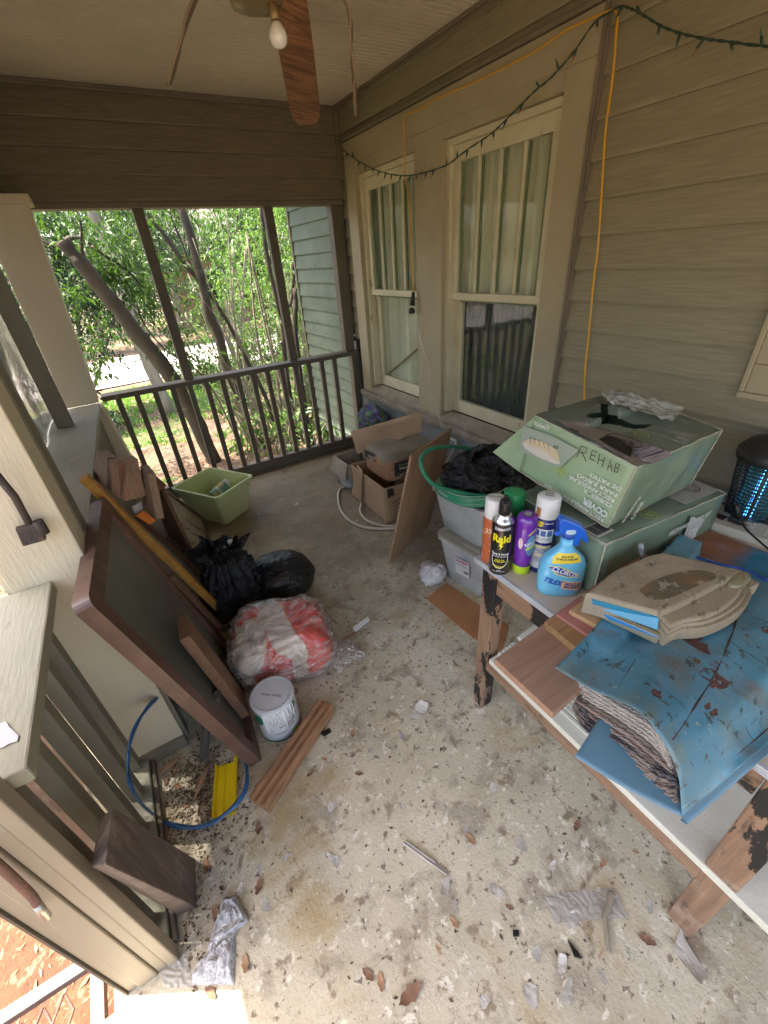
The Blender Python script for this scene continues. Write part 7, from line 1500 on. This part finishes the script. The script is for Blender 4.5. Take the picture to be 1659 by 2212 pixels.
# brick house beyond the trees
m_brick = pm('orange_brick', (.42, .25, .15), (.33, .19, .11), 12, (1, 1, 4), .9, .1, 30, spots=(((.62, .4, .25), 2, .6, .1),))
bh = thing('brick_house', 'orange brick house half hidden by the trees across the yard', 'house', (6.5, 24, -.6))
bm = B(); box(bm, (2.6, 22.6, -.7), (11.5, 28, 2.3)); part('wall', bm, m_brick, bh)
bm = B(); prism(bm, [(2.2, 22.2, 2.3), (2.2, 28.4, 2.3), (2.2, 25.3, 4.3)], (9.7, 0, 0)); part('roof', bm, plain('roof_shingle', (.14, .12, .11), .9), bh)
for x in (4.2, 7.0, 9.4):
    bm = B(); box(bm, (x, 22.55, .3), (x + 1.0, 22.597, 1.6)); o = part('window', bm, m_cw, bh); bm = B(); box(bm, (x + .08, 22.53, .38), (x + .92, 22.549, 1.52)); part('pane', bm, m_dark, o)
# grass and litter
m_grass = leafm('grass_blade', (.06, .16, .025), (.16, .34, .05), .4)
vs, fs = [], []; rnd = random.Random(5)
for _ in range(26000):
    x, y = rnd.uniform(-3.2, 5.0), rnd.uniform(3.9, 11.4)
    if noise.noise(V((x * .7, y * .7, 2))) + .35 * noise.noise(V((x * 2.6, y * 2.6, 5))) + (y - 7) * .06 < .02: continue
    z = gz(x, y); a = rnd.uniform(0, 2 * pi); h = rnd.uniform(.03, .08); w_ = .006 + .0012 * y; i = len(vs); dx, dy = cos(a), sin(a)
    vs += [(x - dx * w_, y - dy * w_, z), (x + dx * w_, y + dy * w_, z), (x + dy * h * .6, y - dx * h * .6, z + h)]; fs.append((i, i + 1, i + 2))
me = bpy.data.meshes.new('grass'); me.from_pydata(vs, [], fs); me.materials.append(m_grass); o = bpy.data.objects.new('grass', me); col.objects.link(o); tag(o, 'patchy grass on the yard beyond the porch', kind='stuff')
m_litter = pm('leaf_litter', (.36, .22, .13), (.16, .085, .05), 25, rough=.9)
vs, fs = [], []
for _ in range(24000):
    if rnd.random() < .35: x, y = rnd.uniform(-2.4, -.6), rnd.uniform(-.6, 2.4)
    else: x, y = rnd.uniform(-2.6, 4.0), rnd.uniform(3.9, 9.5)
    z = gz(x, y) + rnd.uniform(.004, .02); a = rnd.uniform(0, 2 * pi); L = rnd.uniform(.010, .026); dx, dy = cos(a) * L, sin(a) * L; i = len(vs); q = rnd.uniform(-.4, .4) * L
    vs += [(x - dx, y - dy, z), (x + dy * .35, y - dx * .35, z + q), (x + dx, y + dy, z + rnd.uniform(0, .3) * L), (x - dy * .35, y + dx * .35, z - q * .3)]; fs += [(i, i + 1, i + 2, i + 3)]
me = bpy.data.meshes.new('litter'); me.from_pydata(vs, [], fs); me.materials.append(m_litter); o = bpy.data.objects.new('leaf_litter', me); col.objects.link(o); tag(o, 'dead leaves scattered over the clay yard', kind='stuff')
# metal grate by the steps
m_rg = pm('rusty_grate', (.17, .075, .055), (.11, .06, .05), 14, rough=.7, bump=.3, spots=(((.12, .10, .10), 9, .6, .08),)); m_gf = pm('grey_frame', (.16, .135, .13), (.11, .09, .085), 10, rough=.5, bump=.2, spots=(((.3, .17, .13), 12, .56, .08),))
gt = thing('metal_grate', 'rusty diamond mesh metal grate in a grey frame lying outside the door', 'metal grate', (-.95, .45, -.2))
GZ = -.17
g0, g1_, g2, g3_ = PZ(y7(640, 1440), GZ), PZ(y7(800, 1880), GZ), V((-1.75, -.35, GZ)), PZ(y7(-250, 1950), GZ)
g1_ = g0 + V((.02, -1.0, 0)); g3_ = V((-1.75, g0.y + .02, GZ)); g2 = V((-1.75, g1_.y, GZ))
bm = B(); beam(bm, g0, g1_, .035, .03); beam(bm, g0 + V((-.02, 0, .001)), g3_, .035, .03); beam(bm, g3_ + V((0, -.02, 0)), g2, .035, .03); beam(bm, g2 + V((.02, 0, 0.001)), g1_ + V((-.02, 0, .001)), .035, .03); part('frame', bm, m_gf, gt)
bm = B(); W_, H_ = g0.x - g3_.x - .03, g0.y - g1_.y - .03; px_, py_ = .052, .105
i = 0; y = g1_.y + .02
xx = g3_.x + .015
nx_ = int(W_ / px_); ny_ = int(H_ / (py_ / 2))
for i in range(nx_):
    pts = []
    for j in range(ny_ + 1): pts.append(V((xx + px_ * (i + (.5 if (j + 0) % 2 else 0) + (0)), y + j * py_ / 2, GZ + .003 * (j % 2))))
    tube(bm, pts, .0042, 5)
    pts = [V((xx + px_ * (i + (.5 if (j + 1) % 2 else 0) + .5), y + j * py_ / 2, GZ + .004)) for j in range(ny_ + 1)]
    if i < nx_ - 1: tube(bm, pts, .0042, 5)
part('mesh', bm, m_rg, gt, smooth=True)
bm = B(); tube(bm, [V((g0.x - .35, g0.y - .1, -.62)), V((g0.x - .35, g0.y - .1, GZ - .014))], .015, 8); tube(bm, [V((g2.x + .3, g2.y + .1, -.62)), V((g2.x + .3, g2.y + .1, GZ - .014))], .015, 8); part('foot', bm, m_gf, gt)
# threshold lip
bm = B(); box(bm, (-.60, -1.2, -.13), (-.561, .628, -.004), .003); solo('threshold', bm, m_stud, 'worn wooden lip along the open edge of the porch floor', 'threshold')
# ================= litter on the floor =================
m_dl = [pm('dead_leaf_a', (.26, .135, .08), (.16, .085, .05), 30, rough=.8), pm('dead_leaf_b', (.42, .24, .13), (.3, .16, .09), 30, rough=.8)]
m_fk = [pm('paint_flake_a', (.56, .52, .46), (.42, .39, .34), 20, rough=.5, bump=.3), film('thin_film', (.50, .48, .44), .55, .3, (.97, .96, .94), 20, .8)]
def leafm_(w0, L, curl, mat):
    bm = B(); n = 9; rows = []
    for i in range(n + 1):
        t_ = i / n; w_ = w0 * sin(pi * min(1, t_ * 1.02 + .03)) ** .8 * (1 + .25 * sin(t_ * 19)); z = curl * (4 * (t_ - .5) ** 2) + .001
        rows.append([bm.verts.new((-w_, L * (t_ - .5), z + w_ * .35)), bm.verts.new((0, L * (t_ - .5), z)), bm.verts.new((w_, L * (t_ - .5), z + w_ * .5))])
    for a, b in zip(rows, rows[1:]):
        for k in range(2): bm.faces.new((a[k], a[k + 1], b[k + 1], b[k]))
    for f in bm.faces: f.smooth = True
    return bm
protoL = [mesh_obj('dead_leaf', leafm_(.012, .055, .010, 0), m_dl[0]), mesh_obj('dead_leaf', leafm_(.009, .045, .006, 0), m_dl[1])]
def flake(seed, r):
    rnd = random.Random(seed); n = 20; bm = B(); el = rnd.uniform(.45, .8); cut = rnd.uniform(0, 6.28); cx_ = []
    for k in range(n):
        a = 2 * pi * k / n; rr_ = r * (.75 + .55 * noise.noise(V((cos(a) * .9 + seed * 3.3, sin(a) * .9, seed)))) + r * .12 * noise.noise(V((cos(a) * 4, sin(a) * 4, seed)))
        x, y = rr_ * cos(a) * 1.25, rr_ * sin(a) * el; d_ = x * cos(cut) + y * sin(cut)
        if d_ > r * .45: x -= (d_ - r * .45) * cos(cut); y -= (d_ - r * .45) * sin(cut)
        cx_.append((x, y))
    rings = []
    for f_ in (1, .7, .35): rings.append([bm.verts.new((x * f_, y * f_, .0015 + .010 * max(0, (x * cos(cut + 2) + y * sin(cut + 2)) / r * f_) ** 2 + .0025 * abs(noise.noise(V((x * f_ * 70, y * f_ * 70, seed)))))) for x, y in cx_])
    c = bm.verts.new((0, 0, .002))
    for A, Bq_ in zip(rings, rings[1:]):
        for k in range(n): bm.faces.new((A[k], A[(k + 1) % n], Bq_[(k + 1) % n], Bq_[k]))
    for k in range(n): bm.faces.new((rings[-1][k], rings[-1][(k + 1) % n], c))
    return bm
protoF = [mesh_obj('paint_flake', flake(s, .024), m_fk[s % 2]) for s in range(7)]
used = set()
def drop(proto, q, rz, s, label, cat, group, wh=None):
    o = proto if proto.name not in used else proto.copy()
    if proto.name in used: col.objects.link(o)
    used.add(proto.name); p = PZ(q, .0015) if wh is None else V(wh); o.location = p; o.rotation_euler = (0, 0, rz); o.scale = (s, s, s); tag(o, label, cat, group)
LG, FG = 'dry leaves on the porch floor', 'pale flakes on the porch floor'
for k, (x, y, rz, s) in enumerate(((860, 565, .3, 1.2), (762, 1585, -.5, 1.0), (775, 1672, .9, .8), (905, 1440, 1.2, .7), (558, 1790, -.2, 1.1), (1015, 1812, .1, 1.3), (1245, 1785, 1.9, 1.0), (1302, 1866, 1.5, .9), (1395, 2030, .5, 1.1), (380, 1668, -.6, 1.2), (405, 1660, 2.5, 1.0), (432, 1690, 1.9, 1.1), (385, 1700, .4, .9), (432, 1745, -.9, .8), (455, 1760, .2, .7), (405, 1740, 1.3, .8), (360, 1690, -.4, .8), (446, 1870, .0, 1.4), (468, 1975, .2, 1.2), (530, 2080, -.2, 1.3), (885, 2150, 1.6, 1.7), (822, 2120, -.3, 1.2), (795, 2105, .4, 1.0), (755, 1265, .3, .7), (1100, 1960, .6, .6), (980, 1992, .1, 1.0), (670, 1672, 1.9, .8), (700, 1640, .7, .7), (560, 1915, -.6, 1.1), (935, 1500, 1.1, .6), (455, 2145, .5, 1.0), (1372, 1840, .6, .6))):
    if k == 0: continue
    drop(protoL[k % 2], (x, y), rz, s * .75, ('dark reddish dry leaf lying on the worn porch floor' if k % 2 == 0 else 'light tan dry leaf lying on the worn porch floor'), 'leaf', LG)
for k, (x, y, rz, s) in enumerate(((905, 1540, .2, 2.0), (868, 1590, 1.2, 1.0), (720, 1740, .5, .9), (725, 1860, 1.9, 1.4), (963, 1910, .6, 1.3), (1125, 1822, 1.3, 1.1), (1195, 1870, .2, .7), (1075, 1925, 2.1, 1.1), (985, 1960, .8, .8), (1148, 2140, .9, 1.2), (1225, 2150, .3, 1.4), (1480, 2060, 1.1, 2.3), (1160, 2060, .7, .8), (885, 1220, .5, .8), (930, 1330, 1.6, .9), (1405, 1960, .3, .9), (1070, 1700, .2, .9), (560, 1880, 1.1, .8), (620, 1850, .2, .7), (575, 1955, 1.7, .9), (770, 1125, .4, .5), (640, 1090, .2, .9), (610, 1080, 1.1, .7), (655, 985, .1, 1.3), (690, 975, .7, .7), (560, 1110, .2, .7), (1010, 1800, 1.4, .9), (1235, 1988, .3, 1.0), (1215, 2085, .5, .9), (1300, 2110, 1.2, .8), (1050, 2160, .4, .7), (590, 1130, .8, .6), (735, 1320, .8, .5), (800, 1620, .2, .5), (520, 1920, .9, .7), (860, 1370, .3, .7), (925, 1370, .9, .6), (870, 1740, 1.2, .6), (960, 1560, .4, .6))):
    drop(protoF[k % 7], (x, y), rz, s, 'small pale peeled flake lying on the worn porch floor', 'paint flake', FG)
for o in protoL + protoF:
    pass
# larger torn film sheet and twig
sh = [PZ(y2(*q), .003) for q in ((445, 1255), (600, 1235), (720, 1222), (830, 1212), (870, 1260), (920, 1375), (760, 1385), (640, 1392), (520, 1405), (490, 1380))]
bm = B(); c0, c1_, c2_, c3_ = sh[0], sh[3], sh[5], sh[8]
grid(bm, 50, 30, lambda u, v_: (c0.lerp(c1_, u)).lerp(c3_.lerp(c2_, u), v_) + V((.004 * noise.noise(V((u * 9, v_ * 9, 1))), .006 * noise.noise(V((u * 8, v_ * 8, 4))), .003 + .006 * abs(noise.noise(V((u * 14, v_ * 2.5, 2)))))))
m_filmf = film('floor_film', (.52, .50, .46), .45, .3, (.95, .95, .96), 25, 1.0)
solo('torn_film', bm, m_filmf, 'large torn piece of translucent film lying under the curved twig', 'plastic film', smooth=True)
m_twig = pm('twig', (.30, .25, .18), (.2, .17, .12), 20, (1, 1, 1), .85, .4)
solo('twig', tube(B(), spline([PZ(y2(825, 1240), .022), PZ(y2(810, 1300), .02), PZ(y2(790, 1370), .018), PZ(y2(795, 1430), .016), PZ(y2(800, 1490), .014), PZ(y2(808, 1560), .010)], 5), lambda q: .0085 - .003 * q, 8), m_twig, 'curved grey brown twig lying across the torn film', 'twig', smooth=True)
bm = B(); beam(bm, PZ((872, 1818), .010), PZ((968, 1888), .006), .012, .004, bev=.001); beam(bm, PZ((873, 1815), .011), PZ((940, 1862), .010), .002, .009, bev=0); solo('metal_strip', bm, plain('strip_alu', (.6, .6, .6), .3, .8), 'thin bright metal strip lying in the middle of the floor', 'metal strip')
m_blkbit = plain('black_bit', (.012, .012, .013), .4)
for q4, lab in ((((1225, 2030), (1250, 2060), (1256, 2072), (1240, 2068)), 'glossy black curled fragment near the bottom of the floor'), (((1107, 2010), (1120, 2010), (1121, 2024), (1108, 2024)), 'small square black plastic bit on the floor'), (((692, 1585), (712, 1574), (716, 1582), (700, 1592)), 'shrivelled black scrap by the cedar board end')):
    solo('black_scrap', prism(B(), [PZ(q, .004) for q in q4], (0, 0, .007), .001), m_blkbit, lab, 'scrap')
# white towel
TL = spline([PZ(y7(*q)) for q in ((1475, 1050), (1430, 1150), (1385, 1300), (1335, 1450), (1262, 1530), (1250, 1625))], 6)
TR = spline([PZ(y7(*q)) for q in ((1545, 1040), (1565, 1090), (1622, 1200), (1545, 1280), (1540, 1400), (1528, 1625))], 6)
def towel(u, v_):
    k = v_ * (len(TL) - 1); i = min(int(k), len(TL) - 2); p = (TL[i].lerp(TL[i + 1], k - i)).lerp(TR[i].lerp(TR[i + 1], k - i), u)
    e = min(1, min(u, 1 - u, v_, 1 - v_) * 9)
    p.z = .003 + e * (.010 + .020 * abs(noise.noise(V((u * 3.2, v_ * 5, 1)))) + .012 * max(0, ridge((u * 4, v_ * 6, 4), 1))) + .002 * noise.noise(V((u * 30, v_ * 50, 2))); return p
m_tow = pm('terry_cloth', (.72, .71, .70), (.46, .45, .46), 70, rough=.95, bump=1.0, bscale=160, lo=.42, hi=.56, bdist=.01)
bm = B(); grid(bm, 60, 110, towel); solo('white_rag', bm, m_tow, 'dirty white terry rag lying on the floor near the sunlit corner', 'rag', smooth=True)
bm = B(); grid(bm, 20, 20, lambda u, v_: PZ(y7(1060 + 190 * u - 20 * v_, 1640 - 230 * v_ * (1 - .2 * u)), .004 + .008 * abs(noise.noise(V((u * 5, v_ * 5, 1)))))); solo('torn_film', bm, m_filmf, 'translucent film scrap lying against the foot of the door post', 'plastic film', smooth=True)
# seed pods
for q0, q1_, lab in (((348, 1672), (392, 1636), 'long brown seed pod nearer the curb'), ((418, 1730), (452, 1652), 'long spotted seed pod nearer the yellow channel')):
    a, b = PZ(q0, .01), PZ(q1_, .012); m_ = (a + b) / 2 + V((.004, .004, .006)); bm = B(); tube(bm, spline([a, m_, b], 6), lambda t_: .0015 + .0075 * sin(pi * t_), 8); solo('seed_pod', bm, m_dl[1], lab, 'seed pod', smooth=True)
# fine crumbs
rnd = random.Random(3); vs, fs = [], []; m_crumb = pm('crumbs', (.06, .04, .03), (.22, .15, .1), 200, rough=.9, lo=.45, hi=.6, bump=0)
for _ in range(9000):
    m_ = rnd.random()
    if m_ < .30: x, y = rnd.gauss(-.25, .07), rnd.gauss(1.05, .10)
    elif m_ < .42: x, y = rnd.gauss(.55, .22), rnd.gauss(1.35, .30)
    elif m_ < .55: x, y = rnd.uniform(-.2, 1.8), 3.58 - abs(rnd.gauss(0, .12))
    elif m_ < .63: x, y = -.38 + abs(rnd.gauss(0, .06)), rnd.uniform(.55, 1.2)
    else: x, y = rnd.uniform(-.38, 1.8), rnd.uniform(-.1, 3.5)
    if x < -.385: continue
    L = abs(rnd.gauss(0, .0012)) + .0006; a = rnd.uniform(0, 6.28); i = len(vs); dx, dy = cos(a) * L * rnd.uniform(1, 3), sin(a) * L * rnd.uniform(1, 3)
    vs += [(x - dx, y - dy, .0006), (x + dy * .5, y - dx * .5, .0006 + L * .6), (x + dx, y + dy, .001), (x - dy * .5, y + dx * .5, .0006 + L * .9)]; fs += [(i, i + 1, i + 2, i + 3)]
me = bpy.data.meshes.new('crumbs'); me.from_pydata(vs, [], fs); me.materials.append(m_crumb); o = bpy.data.objects.new('floor_dirt', me); col.objects.link(o); tag(o, 'fine dark crumbs and dirt over the porch floor', kind='stuff')
